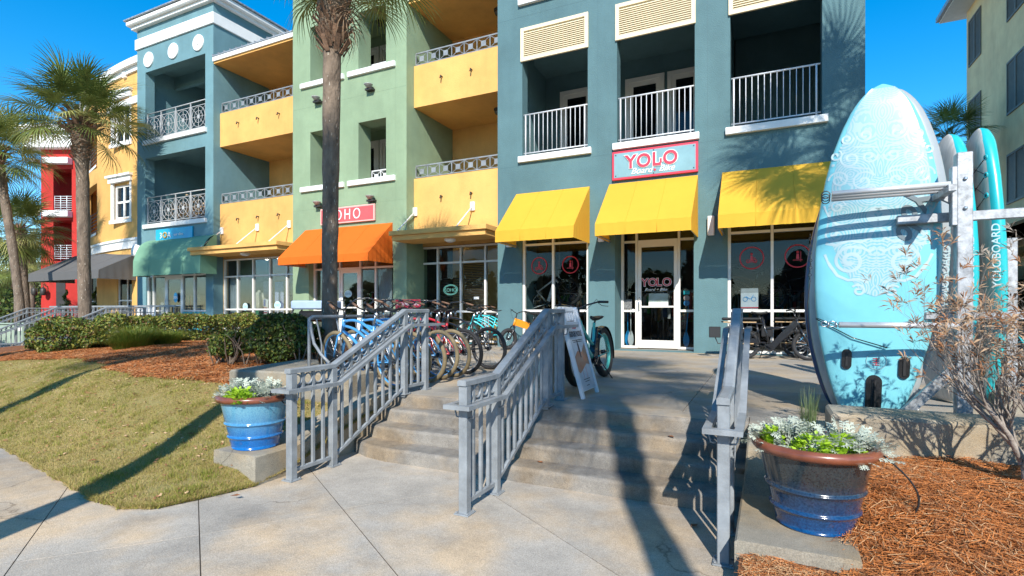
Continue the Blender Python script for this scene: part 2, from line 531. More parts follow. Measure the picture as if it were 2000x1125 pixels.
def plz(x): return 0.019 * max(0.0, -9.0 - x)
pz = struct(empty('plaza'))
def slab_plaza(q):
    m = MB(); m.prism(q, -.12, 0, .0015)
    m.v = [(x, y, z + plz(x)) for x, y, z in m.v]
    m.build('slab', M_CONCP, pz)
cells = []
P0 = [[(-3.87, 4.90), (-.12, 4.90), (-.12, 5.2), (-3.87, 5.2)], [(-.12, 4.5), (.47, 4.5), (.47, 5.2), (-.12, 5.2)], [(-4.2, 4.95), (-3.87, 4.95), (-3.87, 5.2), (-4.2, 5.2)]]
ys_ = [5.2, 6.95, 8.8, 10.7, 12.49]
xs_ = [-6.1, -4.5, -2.6, -.7, 1.3, 3.2, 5.2, 7.4, 9.8]
for j in range(4):
    for i in range(len(xs_) - 1):
        P0.append([(xs_[i], ys_[j]), (xs_[i + 1], ys_[j]), (xs_[i + 1], ys_[j + 1]), (xs_[i], ys_[j + 1])])
xl = [-30, -26.5, -23, -20, -17.4, -15, -12.6, -10.4, -8.2, -6.1]
for i in range(9):
    P0.append([(xl[i], 10.0), (xl[i + 1], 10.0), (xl[i + 1], 12.9), (xl[i], 12.9)])
P0 = split(P0, (-2.2, 5.2), (1.2, 8.3), lambda g: -2.7 < g[0] < 1.4 and 5 < g[1] < 8.8)
for q in P0:
    slab_plaza(inset(q, .003))
for i in range(7):      # alley behind
    for j in range(5):
        slab_plaza(inset([(1.9 + i * 2.2, 12.5 + j * 6), (4.1 + i * 2.2, 12.5 + j * 6), (4.1 + i * 2.2, 18.5 + j * 6), (1.9 + i * 2.2, 18.5 + j * 6)], .003))
b = MB()
b.quad((-30, 9.9, -.03), (-6.1, 9.9, -.03), (-6.1, 42, -.03), (-30, 42, -.03)); b.quad((-6.1, 5.0, -.03), (17.5, 5.0, -.03), (17.5, 42, -.03), (-6.1, 42, -.03))
b.build('joint_filler', M_SOIL, pz)

# steps
st = struct(empty('stairs'))
def step_mesh(yf, zt, x0, x1, depth=.5, r=.032, rl=0):
    prof = [(yf, GZ - .1)] + [(yf + r - r * math.cos(a), zt - r + r * math.sin(a)) for a in [i * math.pi / 10 for i in range(6)]] + [(yf + depth, zt), (yf + depth, GZ - .1)]
    m = MB()
    n = len(prof)
    xs = np.linspace(x0, x1, 15)
    rr = random.Random(int(yf * 100))
    for i, x in enumerate(xs):
        w = rr.uniform(-.004, .004)
        m.v.extend([(x, p[0] + (w if k < 6 else 0) + rl * max(0, 1 - (x - x0) / .55) ** 2, p[1] + (w * .4 if 0 < k < n - 1 else 0)) for k, p in enumerate(prof)])
    for i in range(len(xs) - 1):
        for k in range(n):
            k2 = (k + 1) % n
            m.face([i * n + k, (i + 1) * n + k, (i + 1) * n + k2, i * n + k2], 0 < k < 6)
    m.face(list(range(n))); m.face([(len(xs) - 1) * n + k for k in range(n)][::-1])
    return m
for yf, zt, rl in ((4.10, -.39, .16), (4.37, -.26, .06), (4.64, -.13, .02)):
    step_mesh(yf, zt, -3.87, -.12, rl=rl).build('step', M_STEP, st)
m = MB(); m2 = step_mesh(4.87, -.001, -3.87, -.12, depth=.031); m2.build('step', M_STEP, st)
b = MB(); b.box(-3.87, -.12, 4.85, 5.2, -.7, -.125); b.build('stair_base', M_STEP, st)

# cheek walls and pot pedestals beside the stairs
def cheek(stn, name, label):
    m = MB()
    for (xa, xb, y, z) in stn:
        c = .012
        m.v.extend([(xa, y, -.75), (xa, y, z - c), (xa + c, y, z), (xb - c, y, z), (xb, y, z - c), (xb, y, -.75)])
    k = 6
    for i in range(len(stn) - 1):
        for j in range(5):
            m.face([i * k + j, i * k + j + 1, (i + 1) * k + j + 1, (i + 1) * k + j][::-1])
    m.face(list(range(6))[::-1]); m.face([(len(stn) - 1) * k + j for j in range(6)])
    o = m.build(name, M_CURB); tag(o, label, 'wall'); return o
cheek([(-4.37, -3.84, 3.05, -.27), (-4.36, -3.85, 3.5, -.27), (-4.28, -3.87, 3.72, -.235), (-4.2, -3.87, 3.95, -.16), (-4.15, -3.87, 4.2, -.09), (-4.14, -3.87, 4.5, -.01), (-4.14, -3.87, 4.94, 0.003)], 'cheek_wall', 'low concrete kerb wall left of the steps carrying the light blue pot')
cheek([(-.145, .43, 3.05, -.27), (-.14, .46, 3.85, -.27), (-.125, .40, 4.05, -.16), (-.12, .38, 4.3, -.06), (-.12, .38, 4.49, 0.0)], 'cheek_wall', 'low concrete kerb wall right of the steps carrying the dark blue pot')
# seat walls
m = MB(); m.bbox(.45, 4.2, 4.60, 5.06, -.6, .18, .02); tag(m.build('seat_wall', M_CURB), 'low concrete seat wall with tree shadows below the upright paddleboards', 'wall')
m = MB(); m.prism([(-5.98, 4.38), (-4.28, 4.62), (-4.28, 5.06), (-5.1, 5.02), (-6.05, 5.9), (-6.3, 5.7)], -.5, .22, .02)
tag(m.build('seat_wall', M_CURB), 'low concrete seat wall between the light blue pot and the parked cruisers', 'wall')
m = MB(); m.bbox(2.0, 4.8, 6.4, 7.2, -.2, .16, .02, Matrix.Translation((0, 0, 0))); tag(m.build('seat_wall', M_CURB), 'low concrete planter edge behind the metal board rack', 'wall')

# lawn and pine straw, left
EX = [-40, -7.53, -5.35, -4.6, -4.3, -4.05, -3.97, -3.9, -3.84]
EY = [8.3, 2.78, 2.41, 2.28, 2.29, 2.40, 2.62, 2.85, 3.07]
def ye(x): return np.interp(x, EX, EY) + .008 * np.sin(x * 31) + .010 * np.sin(x * 13.7)
def yb(x): return np.interp(x, [-40, -19, -14.6, -13, -10.5, -8.7, -7.45, -6.6, -6, -3.8], [7.5, 5.2, 5.5, 5.9, 5.3, 4.66, 4.45, 4.75, 4.5, 4.6]) + .05 * np.sin(x * 4.1) + .04 * np.sin(x * 9.7)
def z0(x): return np.interp(x, [-40, -17, -15, -12, -6.5, -5, -3.8], [-.5, -.3, -.15, .02, .02, -.1, -.14])
def HL(x, y):
    t = np.clip((y - ye(x)) / np.maximum(yb(x) - ye(x), .3), 0, 1)
    s = t * t * (3 - 2 * t) * .6 + t * .4
    bump = .012 * np.sin(x * 2.3 + y * 1.7) + .008 * np.sin(x * 5.1 - y * 3.9)
    far = np.clip((y - yb(x)) / 2.2, 0, 1)
    mound = .09 * np.sin(far * math.pi * .5) * np.clip((-x - 6.2) / 1.0, 0, 1)
    edge = np.clip(t * 6, 0, 1)
    return -.505 + (z0(x) + .505) * s + mound + bump * edge + np.clip(plz_np(x) * far, 0, 1)
def plz_np(x): return .019 * np.maximum(0, -9.0 - x)
def strip(name, xa, xb, nx, f0, f1, ny, material, zoff=0.0):
    xs = np.linspace(xa, xb, nx); ts = np.linspace(0, 1, ny)
    X = np.repeat(xs[:, None], ny, 1); Y = f0(X) + (f1(X) - f0(X)) * ts[None, :]
    Z = HL(X, Y) + zoff
    V = np.stack([X, Y, Z], -1).reshape(-1, 3)
    I = np.arange(nx * ny).reshape(nx, ny)
    Q = np.stack([I[:-1, :-1], I[1:, :-1], I[1:, 1:], I[:-1, 1:]], -1).reshape(-1, 4)
    return link(name, npmesh(name, V, Q, material, smooth=True))
M_LAWN = mat('lawn_soil', (.36, .28, .11), rough=.95, col2=(.18, .17, .05), vscale=1.6, bump=.8, bscale=90, bdist=.02)
M_STRAW = mat('pine_straw_bed', (.30, .11, .035), rough=.95, col2=(.12, .045, .016), vscale=14, bump=1, bscale=60, bdist=.03)
struct(strip('lawn', -19, -3.84, 300, ye, yb, 50, M_LAWN))
struct(strip('mulch_bed', -19, -5.99, 200, yb, lambda x: 10.02 + 0 * x, 50, M_STRAW))
def blades(name, n, hmin, hmax, wd, sampler, mats, weights, lean=.5, parent=None):
    """single-triangle blades"""
    X, Y, Z = sampler(n)
    n = len(X)
    a = rng.uniform(0, 2 * math.pi, n); h = rng.uniform(hmin, hmax, n); l = rng.uniform(0, lean, n) * h; la = rng.uniform(0, 2 * math.pi, n)
    dx = np.cos(a) * wd / 2; dy = np.sin(a) * wd / 2
    V = np.empty((n, 3, 3))
    V[:, 0] = np.stack([X - dx, Y - dy, Z - .004], -1); V[:, 1] = np.stack([X + dx, Y + dy, Z - .004], -1)
    V[:, 2] = np.stack([X + np.cos(la) * l, Y + np.sin(la) * l, Z + h], -1)
    Fq = np.arange(n * 3).reshape(n, 3)
    mi = rng.choice(len(mats), n, p=weights)
    return stuff(link(name, npmesh(name, V.reshape(-1, 3), Fq, mats, mi), parent))
def camdepth(x, y): return -.432 * x + .902 * y
def camx(x, y): return .902 * x + .432 * y
def inview(x, y, m=1.06): 
    d = camdepth(x, y); return (d > .3) & (np.abs(camx(x, y)) < d * m)
def needles(name, n, ln, wd, sampler, mats, weights, lift=.03):
    """bent needles: 2 quads each"""
    X, Y, Z = sampler(n); n = len(X)
    a = rng.uniform(0, 2 * math.pi, n); L_ = rng.uniform(.6, 1.25, n) * ln
    c = rng.normal(0, .35, n)
    pts = []
    for k, t in enumerate((-.5, 0, .5)):
        aa = a + c * t * 2
        px_ = X + np.cos(aa) * L_ * t; py_ = Y + np.sin(aa) * L_ * t
        zz = Z + rng.uniform(.003, lift, n) * (1 if k != 1 else 1.1)
        nx = -np.sin(a) * wd / 2; ny = np.cos(a) * wd / 2
        pts.append((np.stack([px_ - nx, py_ - ny, zz], -1), np.stack([px_ + nx, py_ + ny, zz + wd * .3], -1)))
    V = np.stack([pts[0][0], pts[0][1], pts[1][0], pts[1][1], pts[2][0], pts[2][1]], 1).reshape(-1, 3)
    i = np.arange(n)[:, None] * 6
    Q = np.concatenate([i + np.array([[0, 1, 3, 2]]), i + np.array([[2, 3, 5, 4]])])
    mi = rng.choice(len(mats), n, p=weights); mi = np.concatenate([mi, mi])
    return stuff(link(name, npmesh(name, V, Q, mats, mi)))
def lawn_samp(n):
    x = -3.84 - rng.uniform(0, 1, n) ** 1.35 * 14; y = ye(x) + (yb(x) - ye(x)) * rng.uniform(-.008, 1.01, n)
    den = .5 + .5 * np.sin(x * 2.9 + 1.3 * np.sin(y * 3.1)) * np.sin(y * 3.7 + 1.7 * np.sin(x * 2.3)) + .35 * np.sin(x * 11 + y * 7) * np.sin(y * 13 - x * 5)
    keep = inview(x, y) & (rng.uniform(0, 1, n) < np.clip(.35 + den, .18, 1)); x, y = x[keep], y[keep]
    return x, y, HL(x, y)
G1 = mat('grass_straw', (.56, .43, .20), rough=.8, col2=(.34, .25, .085), vscale=.9, trans=.3)
G2 = mat('grass_green', (.24, .28, .035), rough=.8, col2=(.26, .26, .05), vscale=1.5, trans=.3)
G3 = mat('grass_olive', (.46, .38, .12), rough=.8, col2=(.24, .25, .035), vscale=1.0, trans=.3)
tag(blades('grass', 420000, .007, .026, .0055, lawn_samp, [G1, G2, G3], [.62, .12, .26], 1.8), 'short green and tan winter turf beside the sidewalk', 'grass')
def clump_samp(n):
    c = rng.uniform(0, 1, (260, 2)); k = rng.integers(0, 260, n)
    x = -3.95 - c[k, 0] ** 1.3 * 9 + rng.normal(0, .035, n); cy = ye(x) + (yb(x) - ye(x)) * c[k, 1]; y = cy + rng.normal(0, .035, n)
    y = np.maximum(y, ye(x)); return x, y, HL(x, y)
tag(blades('taller_grass', 26000, .02, .055, .006, clump_samp, [G1, G2, G3], [.25, .5, .25], 1.0), 'scattered taller grass clumps in the turf', 'grass')
def litter_samp(n):
    x = -3.95 - rng.uniform(0, 1, n) ** 1.2 * 10; y = ye(x) + (yb(x) - ye(x)) * rng.uniform(.0, 1.0, n) ** .7; return x, y, HL(x, y) + .012
tag(needles('leaf_litter', 900, .035, .016, litter_samp, [mat('litter_brown', (.30, .14, .06), rough=.8, var=.3), mat('litter_tan', (.55, .36, .2), rough=.8, var=.2)], [.6, .4], .015), 'brown leaf scraps strewn over the turf', 'leaf litter')
def edge_samp(n):
    x = -3.84 - rng.uniform(0, 1, n) ** 1.3 * 6; y = ye(x) + rng.normal(0, .012, n); return x, y, np.full(n, -.51)
tag(blades('edge_grass', 14000, .015, .045, .007, edge_samp, [G1, G2, G3], [.5, .15, .35], 1.5), 'ragged tan grass fringe along the curved sidewalk edge', 'grass')

N1 = mat('straw_orange', (.60, .215, .055), rough=.7, col2=(.42, .14, .035), vscale=9)
N2 = mat('straw_brown', (.34, .125, .04), rough=.75, var=.3, vscale=9)
N3 = mat('straw_pale', (.60, .36, .18), rough=.7, var=.2, vscale=9)
def ms(n):
    x = rng.uniform(-17.5, -6.0, n); t = rng.uniform(0, 1, n) ** 1.3; y = yb(x) - .07 + t * (9.4 - yb(x)); k = inview(x, y); x, y = x[k], y[k]; return x, y, HL(x, y)
tag(needles('pine_straw', 85000, .12, .0065, ms, [N1, N2, N3], [.5, .38, .12], .04), 'orange pine straw mulch around the hedges left of the steps', 'mulch')
def HR(x, y):
    sm = lambda t: np.clip(t, 0, 1) ** 2 * (3 - 2 * np.clip(t, 0, 1))
    return -.10 - .2 * sm((4.1 - y) / 1.2) - .2 * sm((3.0 - y) / .9) * 1.0 + .014 * np.sin(x * 5 + y * 3) + .010 * np.sin(x * 11 - y * 8) + .02 * np.sin(y * 2.1 + x) - .06 * np.clip((.9 - x) / .5, 0, 1)
xs = np.linspace(.36, 5.2, 90); ysr = np.linspace(1.4, 4.62, 60)
X, Y = np.meshgrid(xs, ysr, indexing='ij')
def xleft(y): return np.where(y > 3.05, .40, -.9 + 1.3 * np.clip((y - 2.2) / .85, 0, 1) * 0 + 0.0)
X = X.copy()
X[:, :] = np.where(Y < 3.04, -.12 + (X - .36) * (5.32 / 4.84), X)
Z = HR(X, Y)
V = np.stack([X, Y, Z], -1).reshape(-1, 3); I = np.arange(90 * 60).reshape(90, 60)
Q = np.stack([I[:-1, :-1], I[1:, :-1], I[1:, 1:], I[:-1, 1:]], -1).reshape(-1, 4)
o = struct(link('mulch_bed', npmesh('mulch_bed', V, Q, M_STRAW, smooth=True)))
def mr(n):
    x = rng.uniform(.36, 3.2, n); y = rng.uniform(1.6, 4.6, n); k = inview(x, y, 1.1) | (y > 4); x, y = x[k], y[k]; return x, y, HR(x, y) + rng.uniform(0, .025, len(x))
tag(needles('pine_straw', 70000, .17, .0032, mr, [N1, N2, N3], [.56, .30, .14], .035), 'deep orange pine straw mulch around the bare shrub at right', 'mulch')
def mr2(n):
    x = rng.uniform(-.1, .5, n); y = rng.uniform(2.4, 3.04, n); return x, y, HR(x, y)
tag(needles('straw_litter', 3500, .08, .003, mr2, [N3, N2, N1], [.4, .3, .3], .02), 'thin pine straw litter in front of the dark blue pot', 'mulch')
# fallen leaves
M_DLEAF = mat('dead_leaf', (.22, .09, .035), rough=.8, var=.4, vscale=20)
def leafshape(s=.05):
    m = MB(); 
    m.v = [(0, 0, 0), (.35 * s, .3 * s, .1 * s), (s, .0, .12 * s), (.35 * s, -.3 * s, .1 * s), (.4 * s, 0, -.02 * s)]
    m.face([0, 4, 1]); m.face([4, 2, 1]); m.face([0, 3, 4]); m.face([3, 2, 4]); return m
LEAFL = ['dry leaf on the turf just right of the long trunk shadow', 'dry leaf on the turf edge by the pine straw', 'dry leaf against the left pot pedestal corner', 'dry leaf in the middle of the lawn', 'dry leaf on the trunk shadow in the lawn', 'dry leaf on the left half of the lawn', 'dry leaf on the concrete at the lawn tip', 'dry leaf on the second step from the top', 'dry leaf on the concrete near the right railing', 'dry leaf on the lowest step tread', 'dry leaf near the lawn corner at lower left', 'dry leaf high on the lawn by the thin shadow']
lm = leafshape(.075).mesh('fallen_leaf', M_DLEAF)
for k, (px, py, z) in enumerate([(440, 905, -.42), (402, 742, -.02), (505, 937, -.5), (350, 830, -.35), (365, 877, -.44), (260, 800, -.3), (470, 968, -.49), (1305, 852, -.13), (1350, 1030, -.515), (1060, 905, -.39), (190, 905, -.48), (300, 760, -.2)]):
    x, y = onZ(px, py, z)
    if k < 7 or k > 9: z = float(HL(x, y)) + .03 if x < -4 and y > ye(x) else z
    o = link('fallen_leaf', lm, None, (x, y, z + .006), (0, .1, k * 1.7)); tag(o, LEAFL[k], 'leaf', 'fallen leaves')

# ------------------------------------------------------------------ stair railings
def prof_z(prof, y):
    return float(np.interp(y, [p[0] for p in prof], [p[1] for p in prof]))
def railing(x, prof, postys, label, far=False, wrap=True, hh=.95):
    root = empty('stair_railing', (x, prof[0][0], prof[0][1]), 0, label, 'railing', 'grey metal stair railings')
    X0, Y0, Z0 = x, prof[0][0], prof[0][1]
    L = lambda y, h, dx=0: (dx, y - Y0, prof_z(prof, y) + h - Z0)
    ks = [p[0] for p in prof]
    M = M_RAIL
    for y in postys:
        pz_ = prof_z(prof, y)
        m = MB(); m.bbox(-.034, .034, y - Y0 - .034, y - Y0 + .034, pz_ - Z0 - .03, pz_ - Z0 + hh - .02, .005); m.build('post', M, root)
        if not far:
            m = MB(); zb_ = pz_ - Z0; m.bbox(-.06, .06, y - Y0 - .06, y - Y0 + .06, zb_, zb_ + .012, .003)
            for (i_, j_) in ((-1, -1), (1, -1), (-1, 1), (1, 1)): m.lathe([(.008, .012), (.008, .022)], 6, (i_ * .045, y - Y0 + j_ * .045, zb_))
            m.build('base_plate', M, root)
    def run(h, wx, wz, nm, y0=None, y1=None, dx=0, ch=.008):
        m = MB()
        kk = [ks[0] if y0 is None else y0] + [k for k in ks[1:-1]] + [ks[-1] if y1 is None else y1]
        n = 8
        sec = [(-wx / 2, -wz / 2), (wx / 2, -wz / 2), (wx / 2, wz / 2 - ch), (wx / 2 - ch * 1.6, wz / 2), (-wx / 2 + ch * 1.6, wz / 2), (-wx / 2, wz / 2 - ch)]
        for y in kk:
            c = L(y, h, dx)
            m.v.extend([(c[0] + s[0], c[1], c[2] + s[1]) for s in sec])
        for i in range(len(kk) - 1):
            for j in range(6):
                j2 = (j + 1) % 6
                m.face([i * 6 + j, i * 6 + j2, (i + 1) * 6 + j2, (i + 1) * 6 + j][::-1])
        m.face(range(6)); m.face([(len(kk) - 1) * 6 + j for j in range(6)][::-1])
        return m.build(nm, M, root)
    run(hh, .072, .042, 'top_rail', ks[0] - .045, ks[-1] + .045)
    run(hh - .165, .03, .028, 'frieze_rail')
    run(.085, .03, .038, 'bottom_rail')
    # pickets and rings
    py = []
    allp = sorted(postys)
    for a, c in zip(allp[:-1], allp[1:]):
        n = max(1, round((c - a) / .128))
        for i in range(1, n): py.append(a + (c - a) * i / n)
    for y in py:
        m = MB(); z = prof_z(prof, y) - Z0; m.box(-.0125, .0125, y - Y0 - .0125, y - Y0 + .0125, z + .10, z + hh - .025); m.build('picket', M, root)
    st_ = sorted(py + list(allp))
    rm = MB(); rm.torus((0, 0, 0), .047, .0075, 'x', 18 if not far else 10, 5, 1.6); rme = rm.mesh('ring', M)
    for a, c in zip(st_[:-1], st_[1:]):
        y = (a + c) / 2
        link('ring', rme, root, L(y, hh - .086))
    # hand rail, both sides, joined round the front post
    hz = .785
    m = MB()
    for s in (-1, 1):
        d = s * .085
        pts = [L(ks[0] - .1, hz, d), L(ks[1], hz, d), L(ks[2], hz, d), L(ks[-1] + (.28 if s > 0 else .28), hz, d)]
        for i in range(3): m.bar(pts[i], pts[i + 1], .045, .03)
    m.bar(L(ks[0] - .1, hz, -.107), L(ks[0] - .1, hz, .107), .045, .0315)
    m.build('hand_rail', M, root)
    for y in allp:
        for s in (-1, 1):
            m = MB(); m.tube([L(y, hz - .09, s * .03), L(y, hz - .085, s * .07), L(y, hz - .02, s * .085)], .0065, 6); m.build('rail_bracket', M, root)
    return root
PR = [(3.30, GZ), (3.78, GZ), (4.88, 0), (5.29, 0)]
railing(-3.70, PR, [3.30, 3.78, 4.88, 5.29], 'grey metal stair railing beside the light blue pot, left edge of the steps')
railing(-1.96, PR, [3.30, 3.78, 4.88, 5.29], 'grey metal stair railing dividing the steps in the middle, ending at the sandwich board')
railing(-.215, PR, [3.30, 3.78, 4.88, 5.29], 'grey metal stair railing beside the dark blue pot, right edge of the steps')
# far stairs, left edge of the picture
for x, y1, n_, lab in ((-19.6, 9.9, 3, 'far grey stair railing right behind the left end of the hedge'), (-23.0, 10.0, 3, 'far grey stair railing in the middle of the distant steps by the red building'), (-26.5, 10.6, 3, 'farthest grey stair railing of the distant steps, below the palms')):
    pr = [(y1 - 2.7, -.95), (y1 - 2.25, -.95), (y1, .1), (y1 + 1.2, .1)]
    railing(x, pr, [y1 - 2.7, y1 - 2.25, y1 - 1.1, y1, y1 + 1.2], lab, far=True)
fs = struct(empty('far_stairs', (-23, 8, -1)))
for k in range(7):
    m = MB(); m.box(-7, 4.6, -.2 + k * .32, 3.0, .03 + k * .15 - .15, .03 + k * .15, Matrix.Translation((0, 0, 0)))
    m.build('step', M_CONCP, fs)
for (xa, xb, lab) in ((-28.5, -19.6, 'far grey balustrade along the terrace under the red building'),):
    root = empty('terrace_railing', (xa, 12.2, .3), 0, lab, 'railing')
    m = MB(); m.box(0, xb - xa, -.02, .02, .8, .86); m.build('top_rail', M_RAIL, root)
    m = MB(); m.box(0, xb - xa, -.012, .012, .1, .13); m.build('bottom_rail', M_RAIL, root)
    pm = MB(); pm.box(-.014, .014, -.014, .014, .13, .8); pme = pm.mesh('picket', M_RAIL)
    x = .1
    while x < xb - xa: link('picket', pme, root, (x, 0, 0)); x += .28
# ------------------------------------------------------------------ building helpers
def B(m, name, mats, root, label=None):
    o = m.build(name, mats, root, tuple(-root.location) if root.rotation_euler[2] == 0 else (0, 0, 0))
    if label: o['label'] = label
    return o
def wall(x0, x1, z0_, z1_, y, th, holes, bend=None, maxdx=99, mb=None):
    m = mb or MB()
    xs = sorted(set([x0, x1] + [h[0] for h in holes] + [h[1] for h in holes])); xs = [x for x in xs if x0 - 1e-6 <= x <= x1 + 1e-6]
    if maxdx < 50:
        e = []
        for a, c in zip(xs[:-1], xs[1:]):
            n = max(1, int((c - a) / maxdx)); e += [a + (c - a) * i / n for i in range(n)]
        xs = e + [xs[-1]]
    zs = sorted(set([z0_, z1_] + [h[2] for h in holes] + [h[3] for h in holes])); zs = [z for z in zs if z0_ - 1e-6 <= z <= z1_ + 1e-6]
    def hole(xc, zc): return any(h[0] < xc < h[1] and h[2] < zc < h[3] for h in holes)
    nx, nz = len(xs) - 1, len(zs) - 1
    S = [[not hole((xs[i] + xs[i + 1]) / 2, (zs[j] + zs[j + 1]) / 2) for j in range(nz)] for i in range(nx)]
    by = (lambda x: y + bend(x)) if bend else (lambda x: y)
    for i in range(nx):
        a, c = xs[i], xs[i + 1]
        for j in range(nz):
            if not S[i][j]: continue
            p, q = zs[j], zs[j + 1]
            ya, yc = by(a), by(c)
            m.quad((a, ya, p), (c, yc, p), (c, yc, q), (a, ya, q))
            m.quad((c, yc + th, p), (a, ya + th, p), (a, ya + th, q), (c, yc + th, q))
            if i == 0 or not S[i - 1][j]: m.quad((a, ya + th, p), (a, ya, p), (a, ya, q), (a, ya + th, q))
            if i == nx - 1 or not S[i + 1][j]: m.quad((c, yc, p), (c, yc + th, p), (c, yc + th, q), (c, yc, q))
            if j == 0 or not S[i][j - 1]: m.quad((a, ya + th, p), (c, yc + th, p), (c, yc, p), (a, ya, p))
            if j == nz - 1 or not S[i][j + 1]: m.quad((a, ya, q), (c, yc, q), (c, yc + th, q), (a, ya + th, q))
    return m
def storefront(root, xs, zs, y, skip=(), door=None, fw=.055, fd=.10, name='window', glass=None, mat_=None, pane_from=0):
    """xs, zs: frame lines; panes between; skip = set of (i,j) cells"""
    mat_ = mat_ or M_FRAME
    m = MB()
    x0, x1, za, zb = xs[0], xs[-1], zs[0], zs[-1]
    for i, x in enumerate(xs):
        w_ = fw if 0 < i < len(xs) - 1 else fw * 1.1
        off = w_ / 2 if i == 0 else (-w_ / 2 if i == len(xs) - 1 else 0)
        m.box(x + off - w_ / 2, x + off + w_ / 2, y, y + fd, za, zb)
    for j, z in enumerate(zs):
        off = fw / 2 if j == 0 else (-fw / 2 if j == len(zs) - 1 else 0)
        for i in range(len(xs) - 1):
            if door is not None and i == door and 0 <= j < len(zs) - 2: continue
            m.box(xs[i] + fw * .6, xs[i + 1] - fw * .6, y + .003, y + fd - .003, z + off - fw / 2, z + off + fw / 2)
    fr = B(m, name, mat_, root)
    for i in range(len(xs) - 1):
        for j in range(len(zs) - 1):
            if (i, j) in skip: continue
            if door is not None and i == door and j < len(zs) - 2: continue
            g = MB(); g.box(xs[i] + .02, xs[i + 1] - .02, y + fd * .45, y + fd * .45 + .008, zs[j] + .02, zs[j + 1] - .02)
            o = g.build('pane', glass or M_GLASS, fr)
    if door is not None:
        xa, xb, zt = xs[door] + fw * .6, xs[door + 1] - fw * .6, zs[-2] - fw / 2
        d = MB(); s = .085
        d.box(xa, xa + s, y + .01, y + .06, zs[0] + .01, zt); d.box(xb - s, xb, y + .01, y + .06, zs[0] + .01, zt)
        d.box(xa + s, xb - s, y + .012, y + .058, zs[0] + .01, zs[0] + .2); d.box(xa + s, xb - s, y + .012, y + .058, zt - .12, zt)
        d.box(xa + s, xb - s, y - .02, y + .02, zs[0] + 1.0, zs[0] + 1.04)
        do = B(d, 'door', mat_, root)
        g = MB(); g.box(xa + s - .01, xb - s + .01, y + .03, y + .038, zs[0] + .19, zt - .11); g.build('pane', glass or M_GLASS, do)
        h = MB(); h.tube([(xa + .04, y, zs[0] + 1.25), (xa + .04, y - .05, zs[0] + 1.23), (xa + .04, y - .05, zs[0] + .95), (xa + .04, y, zs[0] + .93)], .011, 8); h.build('handle', M_CHROME, do)
    return fr
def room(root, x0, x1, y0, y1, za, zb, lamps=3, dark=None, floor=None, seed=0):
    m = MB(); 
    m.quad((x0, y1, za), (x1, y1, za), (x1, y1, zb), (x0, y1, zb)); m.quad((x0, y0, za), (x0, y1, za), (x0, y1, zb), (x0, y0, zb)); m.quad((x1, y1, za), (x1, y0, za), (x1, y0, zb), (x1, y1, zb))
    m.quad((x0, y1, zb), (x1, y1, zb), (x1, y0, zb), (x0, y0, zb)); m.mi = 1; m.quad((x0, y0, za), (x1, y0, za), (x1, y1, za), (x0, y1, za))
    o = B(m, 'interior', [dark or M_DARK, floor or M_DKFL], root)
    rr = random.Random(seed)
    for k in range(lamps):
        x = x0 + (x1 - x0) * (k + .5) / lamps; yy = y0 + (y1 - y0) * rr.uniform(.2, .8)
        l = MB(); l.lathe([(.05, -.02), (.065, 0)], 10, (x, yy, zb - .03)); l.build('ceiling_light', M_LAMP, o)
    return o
M_LAMP = emis('lit_lamp', (1, .86, .62), 9)
def lamp(root, x, y, z, mat_=None):
    m = MB(); m.lathe([(.13, 0), (.13, -.05), (.11, -.06)], 16, (x, y, z), cap0=False); o = B(m, 'ceiling_lamp', mat_ or M_BRONZE, root)
    g = MB(); g.lathe([(.10, -.06), (.11, -.10), (.09, -.15), (.04, -.18), (.005, -.185)], 16, (x, y, z)); g.build('lamp_shade', mat_ and M_PINKGL or M_DKGL, o)
M_DKGL = mat('lamp_glass', (.10, .095, .085), rough=.2, var=.1)
M_PINKGL = mat('pale_lamp_glass', (.62, .45, .36), rough=.3, var=.1)
M_BLIND = mat('blind_slats', (.035, .03, .028), rough=.6, var=.2)
M_BLINDW = mat('white_blind', (.30, .29, .27), rough=.6, var=.1)
def french_door(root, x0, x1, y, za, zb, blinds=True, leaves=1, mat_=None):
    """frame and glazed leaf with blinds behind"""
    m = MB(); mt = mat_ or M_FRAME
    f = .12
    m.box(x0, x0 + f, y - .06, y, za, zb); m.box(x1 - f, x1, y - .06, y, za, zb); m.box(x0 + f, x1 - f, y - .06, y, zb - f, zb)
    o = B(m, 'door_frame', mt, root)
    w_ = (x1 - x0 - 2 * f) / leaves
    for k in range(leaves):
        a = x0 + f + k * w_; c = a + w_
        d = MB(); s = .11
        d.box(a + .005, a + s, y - .04, y - .003, za, zb - f); d.box(c - s, c - .005, y - .04, y - .003, za, zb - f); d.box(a + s, c - s, y - .038, y - .004, za, za + .25); d.box(a + s, c - s, y - .038, y - .004, zb - f - .13, zb - f)
        d.build('door_leaf', mt, o)
        g = MB(); g.box(a + s, c - s, y - .025, y - .018, za + .25, zb - f - .13); g.build('pane', M_GLASSD, o)
        if blinds:
            b_ = MB(); z = za + .27
            while z < zb - f - .15: b_.box(a + s, c - s, y - .012, y - .004, z, z + .028); z += .045
            b_.build('blind', M_BLINDW, o)
M_FLOOR = mat('pale_bounce_floor', (.50, .46, .40), rough=.8, var=.15)  # pale concrete floor, added to bounce sunlight up into the dark balcony recesses
